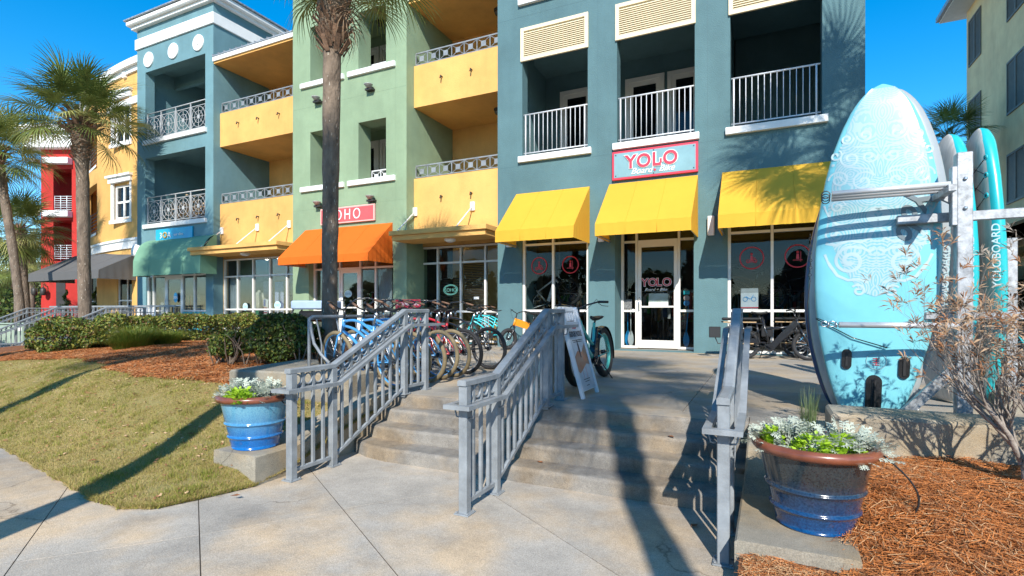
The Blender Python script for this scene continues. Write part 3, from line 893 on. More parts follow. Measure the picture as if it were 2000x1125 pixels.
def mini_railing_panels(root, x0, x1, y, z, h, n, material=None):
    """low balcony railing of crossed square panels"""
    mt = material or M_RAIL
    m = MB(); m.box(x0, x1, y - .018, y + .018, z + h - .035, z + h); m.box(x0, x1, y - .014, y + .014, z + .03, z + .055)
    o = B(m, 'balcony_railing', mt, root)
    w_ = (x1 - x0) / n
    p = MB(); a, c = -w_ / 2, w_ / 2; q = h - .055 - .035; s = .075
    p.box(a - .012, a + .012, -.012, .012, 0, q)
    for (sx, sz) in ((-1, 0), (1, 0), (-1, 1), (1, 1)):
        p.bar((sx * (w_ / 2 - .01), 0, q * sz), (sx * s, 0, q / 2 + (sz - .5) * 2 * s), .014, .014)
    p.box(-s, s, -.008, .008, q / 2 - s, q / 2 + s)
    pm = p.mesh('railing_panel', [mt])
    for k in range(n): link('railing_panel', pm, o, (x0 + w_ * (k + .5), y, z + .055))
    return o
def wheel_railing(root, x0, x1, y, z, h, n):
    m = MB(); m.tube([(x0, y, z + h), (x1, y, z + h)], .022, 8); m.box(x0, x1, y - .012, y + .012, z + .08, z + .105); m.box(x0, x1, y - .01, y + .01, z + h - .17, z + h - .15)
    o = B(m, 'balcony_railing', M_RAILL, root)
    w_ = (x1 - x0) / n; q = h - .27
    p = MB(); r = min(w_, q) / 2 - .03
    p.torus((0, 0, q / 2), r, .011, 'y', 24, 5); p.torus((0, 0, q / 2), r * .6, .01, 'y', 20, 5); p.lathe([(.0, 0)], 3) if 0 else None
    for k in range(8):
        a = k * math.pi / 4
        p.bar((math.cos(a) * .05, 0, q / 2 + math.sin(a) * .05), (math.cos(a) * r, 0, q / 2 + math.sin(a) * r), .012, .012)
    p.box(-.065, .065, -.008, .008, q / 2 - .065, q / 2 + .065)
    for s in (-1, 1):
        for t in (-1, 1):
            p.bar((s * (w_ / 2 - .02), 0, q / 2 + t * q / 2), (s * r * .72, 0, q / 2 + t * r * .72), .012, .012)
        p.box(s * (r + .02) - .007, s * (r + .02) + .007, -.007, .007, 0, q)
    pm = p.mesh('railing_wheel', [M_RAILL])
    for k in range(n): link('railing_wheel', pm, o, (x0 + w_ * (k + .5), y, z + .105))
    for k in range(n + 1):
        q_ = MB(); q_.box(-.018, .018, -.018, .018, 0, h); link('railing_post', q_.mesh('railing_post', M_RAILL), o, (min(max(x0 + w_ * k, x0 + .02), x1 - .02), y, z))
    return o
def awning(root, x0, x1, yw, yf, zt, zv, zb, material, nfold=0, label=None, bulge=0):
    """shed awning with valance; closed sides"""
    m = MB(); n = 22; k = 9
    rr = random.Random(int(x0 * 100))
    def P(i, j):
        u = i / n; v = j / k
        x = x0 + (x1 - x0) * u
        sag = -.018 * math.sin(math.pi * v) * (1 - abs(2 * u - 1) ** 4)
        bz = bulge * math.sin(math.pi * v * .5) * 0 + bulge * math.sin(math.pi * v)
        wv = .006 * math.sin(u * 37 + v * 3) * v
        return (x, yw + (yf - yw) * v - bz * .5, zt + (zv - zt) * v + sag + bz + wv)
    b0 = len(m.v)
    for j in range(k + 1):
        for i in range(n + 1): m.v.append(P(i, j))
    for j in range(k):
        for i in range(n):
            a = b0 + j * (n + 1) + i; m.face([a, a + n + 1, a + n + 2, a + 1], True)
    b1 = len(m.v)
    for j in range(4):
        for i in range(n + 1):
            x = x0 + (x1 - x0) * i / n
            q = P(i, k)
            m.v.append((x, yf - .004 - .012 * math.sin(i * 2.3 + x0) * j / 3 - .004 * rr.random() * j, q[2] + (zb - q[2]) * j / 3))
    for j in range(3):
        for i in range(n):
            a = b1 + j * (n + 1) + i; m.face([a, a + n + 1, a + n + 2, a + 1], True)
    # sides with folds
    for sx, x in ((0, x0), (1, x1)):
        ns = 18; b2 = len(m.v)
        for i in range(ns + 1):
            v = i / ns; y = yw + (yf - yw) * v; top = P(0, 0)[2] + (zv - zt) * v
            if bulge: top += bulge * math.sin(math.pi * v)
            for j in range(4):
                t = j / 3
                fo = (.014 * math.sin(i * 2.1) * t) if nfold else 0
                m.v.append((x + (fo if sx else -fo), y, top + (zb - top) * t))
        for i in range(ns):
            for j in range(3):
                a = b2 + i * 4 + j; q = [a, a + 1, a + 5, a + 4]
                m.face(q if not sx else q[::-1], True)
    o = B(m, 'awning', material, root, label)
    for u in ((.33, .66) if x1 - x0 < 3 else (.25, .5, .75)):
        xq = x0 + (x1 - x0) * u; q = MB(); q.tube([(xq, P(int(u * n), j)[1] - .002, P(int(u * n), j)[2] + .001) for j in range(k + 1)] + [(xq, yf - .012, zb + .01)], .0045, 4); q.build('seam', material, o)
    f = MB(); f.tube([(x0 + .03, yw, zb + .03), (x0 + .03, yf + .02, zb + .03), (x1 - .03, yf + .02, zb + .03), (x1 - .03, yw, zb + .03)], .014, 6)
    for x in (x0 + .05, (x0 + x1) / 2, x1 - .05): f.tube([(x, yw, zt - .05), (x, yf + .03, zv - .04), (x, yf + .03, zb + .03)], .011, 6)
    f.build('awning_frame', M_GALV, o)
    return o
def text(s, size, mt, parent, loc, rot=(R(90), 0, 0), ext=.004, off=0.0, shear=0, name='letter', align='LEFT', sp=1.0, bevel=0, sx=1.0):
    cu = bpy.data.curves.new(name, 'FONT'); cu.body = s; cu.size = size; cu.extrude = ext; cu.offset = off; cu.shear = shear; cu.align_x = align; cu.space_character = sp; cu.resolution_u = 4
    t = bpy.data.objects.new('tmp', cu); COL.objects.link(t)
    dg = bpy.context.evaluated_depsgraph_get(); me = bpy.data.meshes.new_from_object(t.evaluated_get(dg))
    bpy.data.objects.remove(t); me.materials.clear(); me.materials.append(mt); me.name = name
    o = link(name, me, parent, loc, rot); o.scale = (sx, 1, 1)
    return o
def letters(s, size, mt, parent, loc, rot=(R(90), 0, 0), adv=None, **kw):
    """one object per character; adv: list of advances"""
    x = 0; M = Matrix.Rotation(rot[2], 3, 'Z') @ Matrix.Rotation(rot[0], 3, 'X')
    for i, ch in enumerate(s):
        if ch != ' ':
            p = Vector(loc) + M @ Vector((x, 0, 0))
            text(ch, size, mt, parent, p, rot, **kw)
        x += (adv[i] if adv else .62) * size
def fabric(name, col, tr=.18):
    return mat(name, col, rough=.85, var=.035, vscale=.8, bump=.35, bscale=300, trans=tr, dirt=.07, spec=.2, bdist=.002)
M_AWY = fabric('yellow_canvas', (.86, .49, .055), .3)
M_AWO = fabric('orange_canvas', (.80, .17, .02), .25)
M_AWG = fabric('green_canvas', (.19, .37, .25), .12)
M_AWK = fabric('grey_canvas', (.12, .12, .12), .05)

# ------------------------------------------------------------------ teal corner block (board and bike shop)
YF = 12.5
X0, X1 = FX(972), FX(1690)
hx = [(FX(1020), FX(1148)), (FX(1205), FX(1357)), (FX(1426), FX(1606))]
gx = [(FX(1019), FX(1149)), (FX(1201), FX(1355)), (FX(1421), FX(1612))]
yb_ = empty('shop_building', (X0, YF, 0), 0, 'three storey teal stucco block with yellow awnings over the bike shop', 'building')
SZ = 4.95
holes = [(a, c, SZ, 8.27) for a, c in hx] + [(a, c, .02, 3.35) for a, c in gx] + [(a, c, 9.03, 12.0) for a, c in hx]
B(wall(X0, X1, -.05, 13.2, YF, .34, holes), 'wall', M_TEAL, yb_)
m = MB(); m.box(X0, X0 + .3, YF + .34, 22, 0, 13.2); m.box(X1 - .3, X1, YF + .34, 22, 0, 13.2); m.box(X0, X1, 22, 22.3, 0, 13.2)
for z in (3.9, 8.45): m.box(X0 + .3, X1 - .3, YF + .34, 22, z + .45, z + .75)
m.box(X0 + .3, X1 - .3, YF + .35, 22, 12.9, 13.1)
m.box(X0 + .3, hx[2][0] - .05, 15.2, 15.4, 4.65, 12.9); m.box(hx[2][0] - .3, hx[2][0] - .05, YF + .34, 15.2, 4.65, 12.9); m.box(hx[2][0] - .05, X1 - .3, 15.9, 16.1, 4.65, 12.9)
m.box(X0 + .3, X0 + .42, YF + .34, 14.0, 4.65, 8.9)
for i, (a, c) in enumerate(gx):   # lower lintel backs
    m.box(a - .2, a - .003, YF + .34, YF + 1.0, 0, 4.3); m.box(c + .003, c + .2, YF + .34, YF + 1.0, 0, 4.3)
B(m, 'side_wall', M_TEAL, yb_)
for i, (a, c) in enumerate(hx):
    s = MB(); s.bbox(a - .09, c + .10, YF - .09, YF + .36, 4.80, 4.955, .006); B(s, 'sill', M_WHITE, yb_)
    s = MB(); s.bbox(a - .09, c + .10, YF - .09, YF + .36, 8.88, 9.035, .006); B(s, 'sill', M_WHITE, yb_)
    # louvre panel
    l = MB(); za, zb = 7.42, 8.28; yl = YF - .05; f = .09
    xa, xc = a - .03, c + .02
    l.box(xa, xa + f, yl, yl + .05, za, zb); l.box(xc - f, xc, yl, yl + .05, za, zb); l.box(xa + f, xc - f, yl, yl + .05, za, za + f); l.box(xa + f, xc - f, yl, yl + .05, zb - f, zb); l.box(xa + f, xc - f, yl + .045, yl + .06, za + f, zb - f)
    lo = B(l, 'louvre_panel', M_CREAM, yb_)
    sm = MB(); sm.quad((xa + f, yl + .005, 0), (xc - f, yl + .005, 0), (xc - f, yl + .035, .035), (xa + f, yl + .035, .035)); sm.quad((xa + f, yl + .005, -.006), (xa + f, yl + .035, .029), (xc - f, yl + .035, .029), (xc - f, yl + .005, -.006)); sm.quad((xa + f, yl + .005, -.006), (xc - f, yl + .005, -.006), (xc - f, yl + .005, 0), (xa + f, yl + .005, 0))
    sme = sm.mesh('slat', M_CREAM)
    z = za + f + .012
    while z < zb - f - .03: link('slat', sme, lo, (0, 0, z)); z += .05
    # baluster railing
    zr = SZ; top = zr + 1.1; yr = YF + .06
    r = MB(); r.tube([(a + .02, yr, top), (c - .02, yr, top)], .021, 8); r.tube([(a + .02, yr, zr + .10), (c - .02, yr, zr + .10)], .016, 6)
    for x in (a + .07, c - .10): r.tube([(x, yr, zr), (x, yr, top)], .019, 8)
    ro = B(r, 'balcony_railing', M_BALU, yb_)
    bm = MB(); bm.tube([(0, 0, .10), (0, 0, 1.1)], .0095, 6); bme = bm.mesh('baluster', M_BALU)
    n = round((c - a) / .135)
    for k in range(1, n): link('baluster', bme, ro, (a + .07 + (c - a - .17) * k / n, yr, zr))
    lamp(yb_, (a + c) / 2 + .25, YF + .8, 7.95 + .1, M_PINKGL)
# ceilings over balconies lower than slab
m = MB(); m.box(X0 + .3, X1 - .3, YF + .34, 15.2, 8.15, 8.3); B(m, 'balcony_ceiling', M_TEAL, yb_)
french_door(yb_, FX(1095, 15.2), FX(1160, 15.2), 15.195, 4.98, 7.62)
french_door(yb_, FX(1222, 15.2), FX(1298, 15.2), 15.195, 4.98, 7.62)
french_door(yb_, FX(1304, 15.2), FX(1372, 15.2), 15.195, 4.98, 7.62)
m = MB(); m.box(X0 + .31, X1 - .31, YF + .345, 15.19, 4.651, 4.67); B(m, 'balcony_bounce_floor', M_FLOOR, yb_)
# ground floor glazing
a, c = gx[0]
storefront(yb_, [a + .002, FX(1081, YF + .1), c - .002], [.03, .95, 2.66, 3.34], YF + .06)
ymid = YF + .6
a, c = gx[1]
storefront(yb_, [a + .002, FX(1243, ymid), FX(1326, ymid), c - .002], [.03, .95, 2.66, 3.34], ymid, door=1)
a, c = gx[2]
storefront(yb_, [a + .002, FX(1508, YF + .1), c - .002], [.03, .95, 2.66, 3.34], YF + .06)
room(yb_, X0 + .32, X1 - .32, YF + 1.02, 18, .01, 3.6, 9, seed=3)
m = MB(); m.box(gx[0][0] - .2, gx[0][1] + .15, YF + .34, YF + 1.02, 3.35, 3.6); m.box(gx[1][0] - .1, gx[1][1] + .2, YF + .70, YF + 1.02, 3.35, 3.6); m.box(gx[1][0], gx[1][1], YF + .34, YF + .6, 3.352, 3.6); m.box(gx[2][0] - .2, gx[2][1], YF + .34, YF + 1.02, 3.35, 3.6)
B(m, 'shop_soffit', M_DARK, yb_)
m = MB(); m.box(gx[0][0], gx[0][1], YF + .17, YF + 1.02, -.02, .03); m.box(gx[1][0], gx[1][1], YF + .02, YF + 1.05, -.02, .012); m.box(gx[2][0], gx[2][1], YF + .17, YF + 1.02, -.02, .03); B(m, 'threshold', M_CONCP, yb_)
YA = YF - 1.2
awning(yb_, -5.86, -3.87, YF - .005, YA, 4.0, 2.87, 2.60, M_AWY, 1, 'yellow canvas awning over the window with the white bike')
awning(yb_, -3.38, -1.35, YF - .005, YA, 4.0, 2.87, 2.60, M_AWY, 1, 'yellow canvas awning over the shop door')
awning(yb_, -.84, 1.24, YF - .005, YA, 4.0, 2.87, 2.60, M_AWY, 1, 'yellow canvas awning behind the tall paddleboard')
# wall sconces beside awnings
for x in (FX(1389), FX(1175), FX(996)):
    m = MB(); m.bbox(x - .07, x + .07, YF - .10, YF - .002, 2.62, 3.05, .012); B(m, 'wall_light', M_WHITE, yb_)

# ------------------------------------------------------------------ sage green block
XG0, XG1 = FX(572), FX(794)
gb = empty('shop_building', (XG0, YF, 0), 0, 'sage green stucco block with small square balcony openings and orange awning', 'building')
ga = (FX(606), FX(606) + 1.07); gbx = (FX(700), FX(754))
sx0, sx1 = FX(603, YF), FX(768, YF)
holes = [(a, c, 4.93, 6.69) for a, c in (ga, gbx)] + [(a, c, 8.28, 10.06) for a, c in (ga, gbx)] + [(sx0, sx1, .02, 2.72), (ga[0], ga[1], 11.6, 13), (gbx[0], gbx[1], 11.6, 13)]
B(wall(XG0, XG1, -.05, 14, YF, .56, holes), 'wall', M_GREEN, gb)
m = MB(); m.box(XG0, XG0 + .25, YF + .56, 20, 0, 14); m.box(XG1 - .25, XG1, YF + .56, 20, 0, 14); m.box(XG0, XG1, 20, 20.2, 0, 14)
for z in (4.5, 7.4, 10.8): m.box(XG0 + .25, XG1 - .25, YF + .56, 19.9, z, z + .3)
m.box(XG0 + .25, XG1 - .25, 15.0, 15.2, 4.8, 13)
B(m, 'side_wall', M_GREEN, gb)
for z in (4.78, 8.13):
    for (a, c) in ((FX(589), FX(673)), (FX(681), FX(773))):
        s = MB(); s.bbox(a, c, YF - .08, YF + .58, z, z + .155, .006); B(s, 'sill', M_WHITE, gb)
for z in (4.95, 8.3):
    for (a, c) in (ga, gbx):
        mini_railing_panels(gb, a, c, YF + .62, z, .42, 3, M_BALU)
    french_door(gb, FX(690, 15), FX(742, 15), 14.99, z - .1, z + 2.1); french_door(gb, FX(744, 15), FX(796, 15), 14.99, z - .1, z + 2.1)
    lamp(gb, FX(742, 14), 14, z + 2.45 if z < 6 else z + 2.35)
    lamp(gb, FX(640, 14), 14, z + 2.45 if z < 6 else z + 2.35)
# up/down lights on the wall
for (px, py) in ((624, 199), (726, 175), (626, 402), (729, 391)):
    x, z = FX(px), FZ(px, py)
    m = MB(); m.box(x - .13, x + .13, YF - .16, YF - .002, z - .06, z + .0); m.mi = 1; m.lathe([(.06, 0.001), (.13, .09), (.14, .10)], 10, (x, YF - .15, z)); B(m, 'wall_light', [M_BRONZE, M_RAILL], gb)
# storefront
xs = [sx0 + .002, FX(633, YF + .2), FX(663, YF + .2), FX(703, YF + .2), FX(733, YF + .2), sx1 - .002]
storefront(gb, xs, [.03, .95, 2.28, 2.71], YF + .2, door=2)
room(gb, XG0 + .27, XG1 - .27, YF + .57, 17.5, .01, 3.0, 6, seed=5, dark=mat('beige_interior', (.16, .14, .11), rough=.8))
awning(gb, FX(543, 11.43), FX(767), YF - .005, 11.43, 3.55, 2.56, 2.34, M_AWO, 1, 'orange canvas awning over the boutique door')
m = MB(); m.box(XG0, XG1, YF - .03, YF - .002, -.03, .22); B(m, 'base_board', M_WHITE, gb)

# ------------------------------------------------------------------ yellow recessed sections
YY = 12.86
def yellow_section(xa, xb, root, nrail, canopy, brackets, left):
    zs_ = ((3.15, 4.86), (6.97, 8.2))
    for (za, zb) in zs_:
        m = MB(); m.box(xa, xb, YY, YY + .2, za, zb); B(m, 'parapet', M_YEL, root)
    m = MB(); m.box(xa, xb, YY + .2, 15.0, 3.75, 3.95); m.box(xa, xb, YY + .2, 15.0, 6.97, 7.17); m.box(xa, xb, 15.0, 15.2, 0.0, 10.1)
    B(m, 'balcony_slab', M_YEL, root)
    m = MB(); m.box(xa, xb, YY - .25, 15.4, 9.93, 10.15); m.mi = 1; m.box(xa, xb, YY - .30, YY - .253, 10.0, 10.2)
    y0, y1 = YY - .32, 17.5; m.mi = 2
    n = int((xb - xa) / .3); m.quad((xa, y0, 10.2), (xb, y0, 10.2), (xb, y1, 11.0), (xa, y1, 11.0)); m.quad((xa, y0, 10.16), (xb, y0, 10.16), (xb, y0, 10.2), (xa, y0, 10.2))
    ro = B(m, 'roof', [M_YEL, M_WHITE, M_GALV], root)
    sm = MB(); sm.bar((0, y0, 10.225), (0, y1, 11.025), .03, .05); sme = sm.mesh('roof_seam', M_GALV)
    for k in range(n + 1): link('roof_seam', sme, ro, (xa + .02 + (xb - xa - .04) * k / n, 0, 0))
    m = MB(); m.box(xa + .01, xb - .01, YY + .21, 14.99, 3.951, 3.965); m.box(xa + .01, xb - .01, YY + .21, 14.99, 7.171, 7.185); B(m, 'balcony_bounce_floor', M_FLOOR, root)
    for z in (4.86, 8.2): mini_railing_panels(root, xa + .03, xb - .03, YY + .06, z, .40, nrail)
    for z in (3.95, 7.17):
        french_door(root, xa + (1.75 if not left else 2.1), xa + (2.65 if not left else 3.0), 14.995, z, z + 2.25); french_door(root, xa + (2.7 if not left else 3.05), xb - .02, 14.995, z, z + 2.25)
        lamp(root, xb - .75, 14.0, 6.97 if z < 5 else 9.93)
    # scupper hooks
    for z0_ in (4.25, 7.7):
        for k in range(2 if not left else 3):
            x = xa + (xb - xa) * ((k + 1) / 3 if not left else (k + 1) / 4)
            m = MB(); m.tube([(x, YY, z0_), (x, YY - .09, z0_ + .01), (x, YY - .11, z0_ - .07)], .022, 8); B(m, 'overflow_spout', M_BRONZE, root)
    # canopy
    ca, cb = canopy
    m = MB(); m.box(ca, cb, 11.86, YY - .005, 3.06, 3.18); m.box(ca + .06, cb - .06, 11.93, YY - .005, 2.92, 3.058); B(m, 'canopy', M_YEL, root)
    for x in brackets:
        m = MB(); m.bbox(x - .07, x + .07, YY - .06, YY - .002, 3.75, 4.0, .008); m.tube([(x, YY - .05, 3.87), (x - .05, 12.05, 3.2)], .018, 6); B(m, 'canopy_rod', M_WHITE, root)
    m = MB(); m.lathe([(.16, 0), (.16, -.05), (.08, -.09)], 14, ((ca + cb) / 2 + .2, 12.3, 2.918), cap0=False); B(m, 'canopy_light', M_FRAME, root)
ry = empty('shop_building', (XG1 + .003, YY, 0), 0, 'yellow stucco recess with crossed panel balcony railings between the green and teal blocks', 'building')
xa, xb = XG1 + .003, X0 - .003
yellow_section(xa, xb, ry, 7, (-9.52, X0 - .01), (FX(812, YY) + .0, FX(924, YY)), False)
sxs = [FX(p, 13.35) for p in (812, 855, 900, 948)] + [X0 - .005]
B(wall(xa, xb, 0, 3.75, 13.3, .2, [(sxs[0], sxs[-1], .02, 2.9)]), 'wall', M_YEL, ry)
storefront(ry, sxs, [.04, .93, 2.38, 2.88], 13.33)
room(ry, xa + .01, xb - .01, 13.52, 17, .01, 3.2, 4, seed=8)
ly = empty('shop_building', (FX(433, YY), YY, 0), 0, 'yellow stucco recess with crossed panel balcony railings between the blue tower and the green block', 'building')
XT1 = -18.07
xa, xb = XT1 + .003, XG0 - .003
yellow_section(xa, xb, ly, 9, (-18.42, XG0 - .01), (FX(431, YY) + .1, FX(504, YY), FX(566, YY)), True)
sxs = [xa + .02] + [FX(p, 13.0) for p in (464, 494, 527, 560)] + [xb - .02]
B(wall(xa, xb, 0, 3.75, 12.98, .2, [(sxs[0], sxs[-1], .15, 2.86)]), 'wall', M_YEL, ly)
storefront(ly, sxs, [.18, 1.0, 2.2, 2.84], 12.99)
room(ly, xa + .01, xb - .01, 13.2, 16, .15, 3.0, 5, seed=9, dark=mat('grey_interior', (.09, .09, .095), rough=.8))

# ------------------------------------------------------------------ blue-grey tower
YT = 12.6
XT0 = FX(268, YT)
tw = empty('tower_building', (XT0, YT, 0), 0, 'blue grey stucco tower with white cornice band, round medallions and wheel balcony railings', 'building')
ta, tb = FX(284, YT), FX(401, YT)
s3 = FZ(282, 285, YT); s2 = FZ(282, 448, YT)
h3 = FZ(284, 142, YT); h2 = FZ(284, 310, YT)
g0_, g1_ = FX(285, YT), FX(402, YT)
holes = [(ta, tb, s3 + .16, h3), (ta, tb, s2 + .16, h2), (g0_, g1_, .1, 2.55)]
B(wall(XT0, XT1, -.05, 12.3, YT, .35, holes), 'wall', M_TEAL2, tw)
m = MB(); m.box(XT1 - .3, XT1, YT + .35, 19, 0, 12.3); m.box(XT0, XT0 + .3, YT + .35, 19, 0, 12.3); m.box(XT0, XT1, 19, 19.3, 0, 12.3)
for z in (s2 - .25, s3 - .25): m.box(XT0 + .3, XT1 - .3, YT + .35, 19, z, z + .3)
m.box(XT0 + .3, XT1 - .3, YT + .35, 18.9, h3 + .35, h3 + .5); m.box(XT0 + .3, XT1 - .3, 15.2, 15.4, 2.6, 12)
m.box(XT0 + .3, XT1 - .3, 13.9, 14.05, h3 - .15, h3 + .35)
B(m, 'side_wall', M_TEAL2, tw)
zc0, zc1, zc2, zc3 = FZ(268, 99, YT), FZ(268, 79, YT), FZ(268, 61, YT), FZ(268, 44, YT)
m = MB(); m.bbox(XT0 - .06, XT1 + .06, YT - .06, 19.1, zc0, zc1, .01); B(m, 'cornice_band', M_WHITE, tw)
m = MB(); m.bbox(XT0 - .15, XT1 + .15, YT - .15, 19.2, zc2, zc2 + .12, .01); m.bbox(XT0 - .28, XT1 + .28, YT - .28, 19.3, zc2 + .121, zc2 + .3, .03); m.mi = 1; m.bbox(XT0 - .34, XT1 + .34, YT - .34, 19.4, zc2 + .301, zc2 + .36, .01); B(m, 'cornice', [M_WHITE, M_GALV], tw)
for (px, py) in ((291, 117), (339, 100), (388, 84)):
    x, z = FX(px, YT), FZ(px, py, YT)
    m = MB(); M = Matrix.Translation((x, YT - .001, z)) @ Matrix.Rotation(R(90), 4, 'X')
    m.lathe([(.30, 0), (.30, .04), (.27, .05), (.25, .03), (.06, .03), (.05, .06), (.001, .065)], 24, cap0=False); 
    for k in range(6):
        a = k * math.pi / 3; m.lathe([(.055, .03), (.03, .055), (.001, .06)], 8, (math.cos(a) * .15, math.sin(a) * .15, 0), cap0=False)
    m.v = [tuple(M @ Vector(v)) for v in m.v]; B(m, 'medallion', M_WHITE, tw)
for z in (s2, s3):
    s = MB(); s.bbox(ta - .06, tb + .1, YT - .09, YT + .37, z, z + .165, .006); B(s, 'sill', M_WHITE, tw)
    wheel_railing(tw, ta + .03, tb - .03, YT + .06, z + .165, 1.08, 4)
m = MB(); m.box(XT0 + .31, XT1 - .31, YT + .36, 15.19, s2 + .051, s2 + .07); m.box(XT0 + .31, XT1 - .31, YT + .36, 15.19, s3 + .051, s3 + .07); B(m, 'balcony_bounce_floor', M_FLOOR, tw)
m = MB(); m.box(XG0 + .26, XG1 - .26, YF + .57, 14.99, 4.801, 4.815); m.box(XG0 + .26, XG1 - .26, YF + .57, 14.99, 7.701, 7.715); B(m, 'balcony_bounce_floor', M_FLOOR, gb)
french_door(tw, XT1 - 1.6, XT1 - .4, 15.195, s2 + .1, s2 + 2.3)
lamp(tw, (ta + tb) / 2, 14, h2 + .02)
xs = [g0_ + .002, FX(301, YT + .1), FX(325, YT + .1), FX(358, YT + .1), FX(381, YT + .1), g1_ - .002]
storefront(tw, xs, [.13, .95, 2.3, 2.54], YT + .06, door=2)
m = MB(); m.box(xs[3] + .02, xs[-1] - .02, YT + .045, YT + .055, .16, .9); B(m, 'lower_panel', mat('aqua_panel', (.05, .42, .45), var=.05), tw)
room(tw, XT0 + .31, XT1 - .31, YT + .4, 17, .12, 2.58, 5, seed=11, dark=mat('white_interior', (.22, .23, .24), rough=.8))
awning(tw, FX(264, 12.05), FX(403, 12.2), YT - .005, 11.98, 3.72, 2.86, 2.27, M_AWG, 0, 'rounded green awning with a palm shadow', bulge=.16)

# ------------------------------------------------------------------ curved pale yellow building
bend = lambda x: .022 * min(0, x + 22.7) ** 2
YC = 13.25
cb_ = empty('curved_building', (-33.0, YC, 0), 0, 'curved yellow building with white cornice and grey ground floor awning', 'building')
wx0, wx1 = FX(229, 13.5), FX(262, 13.5)
lx0, lx1 = FX(172, 15.2), FX(206, 14.3)
wz = [(FZ(229, 430, 13.5), FZ(229, 365, 13.5)), (FZ(229, 283, 13.5), FZ(229, 205, 13.5))]
lz = [(FZ(190, 463, 14.8), FZ(190, 372, 14.8)), (FZ(190, 338, 14.8), FZ(190, 235, 14.8))]
holes = [(wx0, wx1, a, c) for a, c in wz] + [(lx0, lx1, a, c) for a, c in lz] + [(FX(232, 13.5), FX(262, 13.4), .05, 2.6), (FX(189, 14.5), FX(205, 14.3), .05, 2.6)]
B(wall(-33.0, XT0 - .002, -.1, 11.3, YC, .3, holes, bend, .5), 'wall', M_YEL, cb_)
m = MB()
for (za, zb, pr, mm) in ((11.1, 11.32, .08, 0), (11.32, 11.6, .22, 0), (9.75, 10.05, .06, 0), (3.62, 3.95, .07, 0), (3.95, 4.05, .12, 0)):
    xs_c = np.linspace(-33.1, XT0 - .002, 24)
    for a, c in zip(xs_c[:-1], xs_c[1:]):
        if za > 9 and za < 10.5 and a < FX(215, 13.8): continue
        ya, yc2 = YC + bend(a), YC + bend(c)
        m.quad((a, ya - pr, za), (c, yc2 - pr, za), (c, yc2 - pr, zb), (a, ya - pr, zb)); m.quad((a, ya, za), (c, yc2, za), (c, yc2 - pr, za), (a, ya - pr, za)); m.quad((a, ya - pr, zb), (c, yc2 - pr, zb), (c, yc2 + .3, zb), (a, ya + .3, zb))
B(m, 'cornice', M_WHITE, cb_)
m = MB(); m.box(-33, XT0 - .31, 17.0, 17.2, 0, 11.2); m.box(-33, XT0 - .31, 15.9, 17.0, 3.6, 3.8); m.box(-33, XT0 - .31, 15.9, 17.0, 7.2, 7.4); m.box(-33.0, -32.7, 15.9, 17, 0, 11.2)
m.box(-33, XT0 - .31, 15.8, 17.0, 11.0, 11.2)
B(m, 'balcony_back', M_YEL, cb_)
for za, zb in wz:
    y = YC + bend((wx0 + wx1) / 2)
    m = MB(); m.box(wx0 - .14, wx0, y - .08, y - .0, za - .05, zb + .1); m.box(wx1, wx1 + .14, y - .08, y - .04, za - .05, zb + .1); m.box(wx0 - .2, wx1 + .2, y - .12, y - .02, za - .2, za - .05); m.box(wx0 - .22, wx1 + .2, y - .16, y - .02, zb + .1, zb + .32); m.box(wx0 - .3, wx1 + .25, y - .24, y - .02, zb + .32, zb + .42)
    B(m, 'window_surround', M_WHITE, cb_)
    storefront(cb_, [wx0, (wx0 + wx1) / 2, wx1], [za, (za + zb) / 2, zb], y + .05, fw=.09, mat_=M_WHITE, glass=M_GLASSD)
    m = MB()
    for k in range(14): m.box(wx0 + (wx1 - wx0) * k / 14, wx0 + (wx1 - wx0) * (k + .8) / 14, y + .22 + .02 * (k % 2), y + .24 + .02 * (k % 2), za, zb)
    B(m, 'curtain', mat('white_curtain', (.55, .57, .6), var=.05), cb_)
for za, zb in lz:
    y = YC + bend((lx0 + lx1) / 2) - .0
    m = MB()
    for k in range(6): m.tube([(lx0, YC + bend(lx0) + .06, za + .15 + k * .17), (lx1, YC + bend(lx1) + .06, za + .15 + k * .17)], .018, 6)
    for t in (0, .5, 1): x = lx0 + (lx1 - lx0) * t; m.tube([(x, YC + bend(x) + .06, za), (x, YC + bend(x) + .06, za + 1.05)], .022, 6)
    B(m, 'balcony_railing', M_RAILD, cb_)
    m = MB(); m.quad((lx0 - .05, YC + bend(lx0) - .07, za - .12), (lx1 + .05, YC + bend(lx1) - .07, za - .12), (lx1 + .05, YC + bend(lx1) - .07, za), (lx0 - .05, YC + bend(lx0) - .07, za)); B(m, 'sill', M_WHITE, cb_)
room(cb_, -32.6, XT0 - .35, 15.85, 19, .1, 3.4, 3, seed=12)
for (xa_, xb_) in ((FX(232, 13.5), FX(262, 13.4)), (FX(189, 14.5), FX(205, 14.3))):
    y = YC + bend((xa_ + xb_) / 2); storefront(cb_, [xa_, (xa_ + xb_) / 2, xb_], [.1, 1.4, 2.58], y + .12, glass=M_GLASSD)
ag = awning(cb_, -29.6, FX(264, YC), YC + .4, 11.9, 3.55, 2.6, 2.25, M_AWK, 1, 'grey canvas awning under the curved yellow building')
x, z = FX(271, 12.4), FZ(271, 490, 12.4)
m = MB(); m.lathe([(.1, -.1), (.24, -.06), (.24, .06), (.1, .1)], 16); M = Matrix.Translation((x, 12.3, z)) @ Matrix.Rotation(R(80), 4, 'X'); m.v = [tuple(M @ Vector(v)) for v in m.v]; B(m, 'ventilation_fan', M_WHITE, cb_)
m = MB(); m.bbox(FX(250, 13.5), FX(256, 13.5), YC + .0, YC + .12, FZ(252, 156, 13.5), FZ(252, 143, 13.5), .01); B(m, 'alarm_box', M_WHITE, cb_)

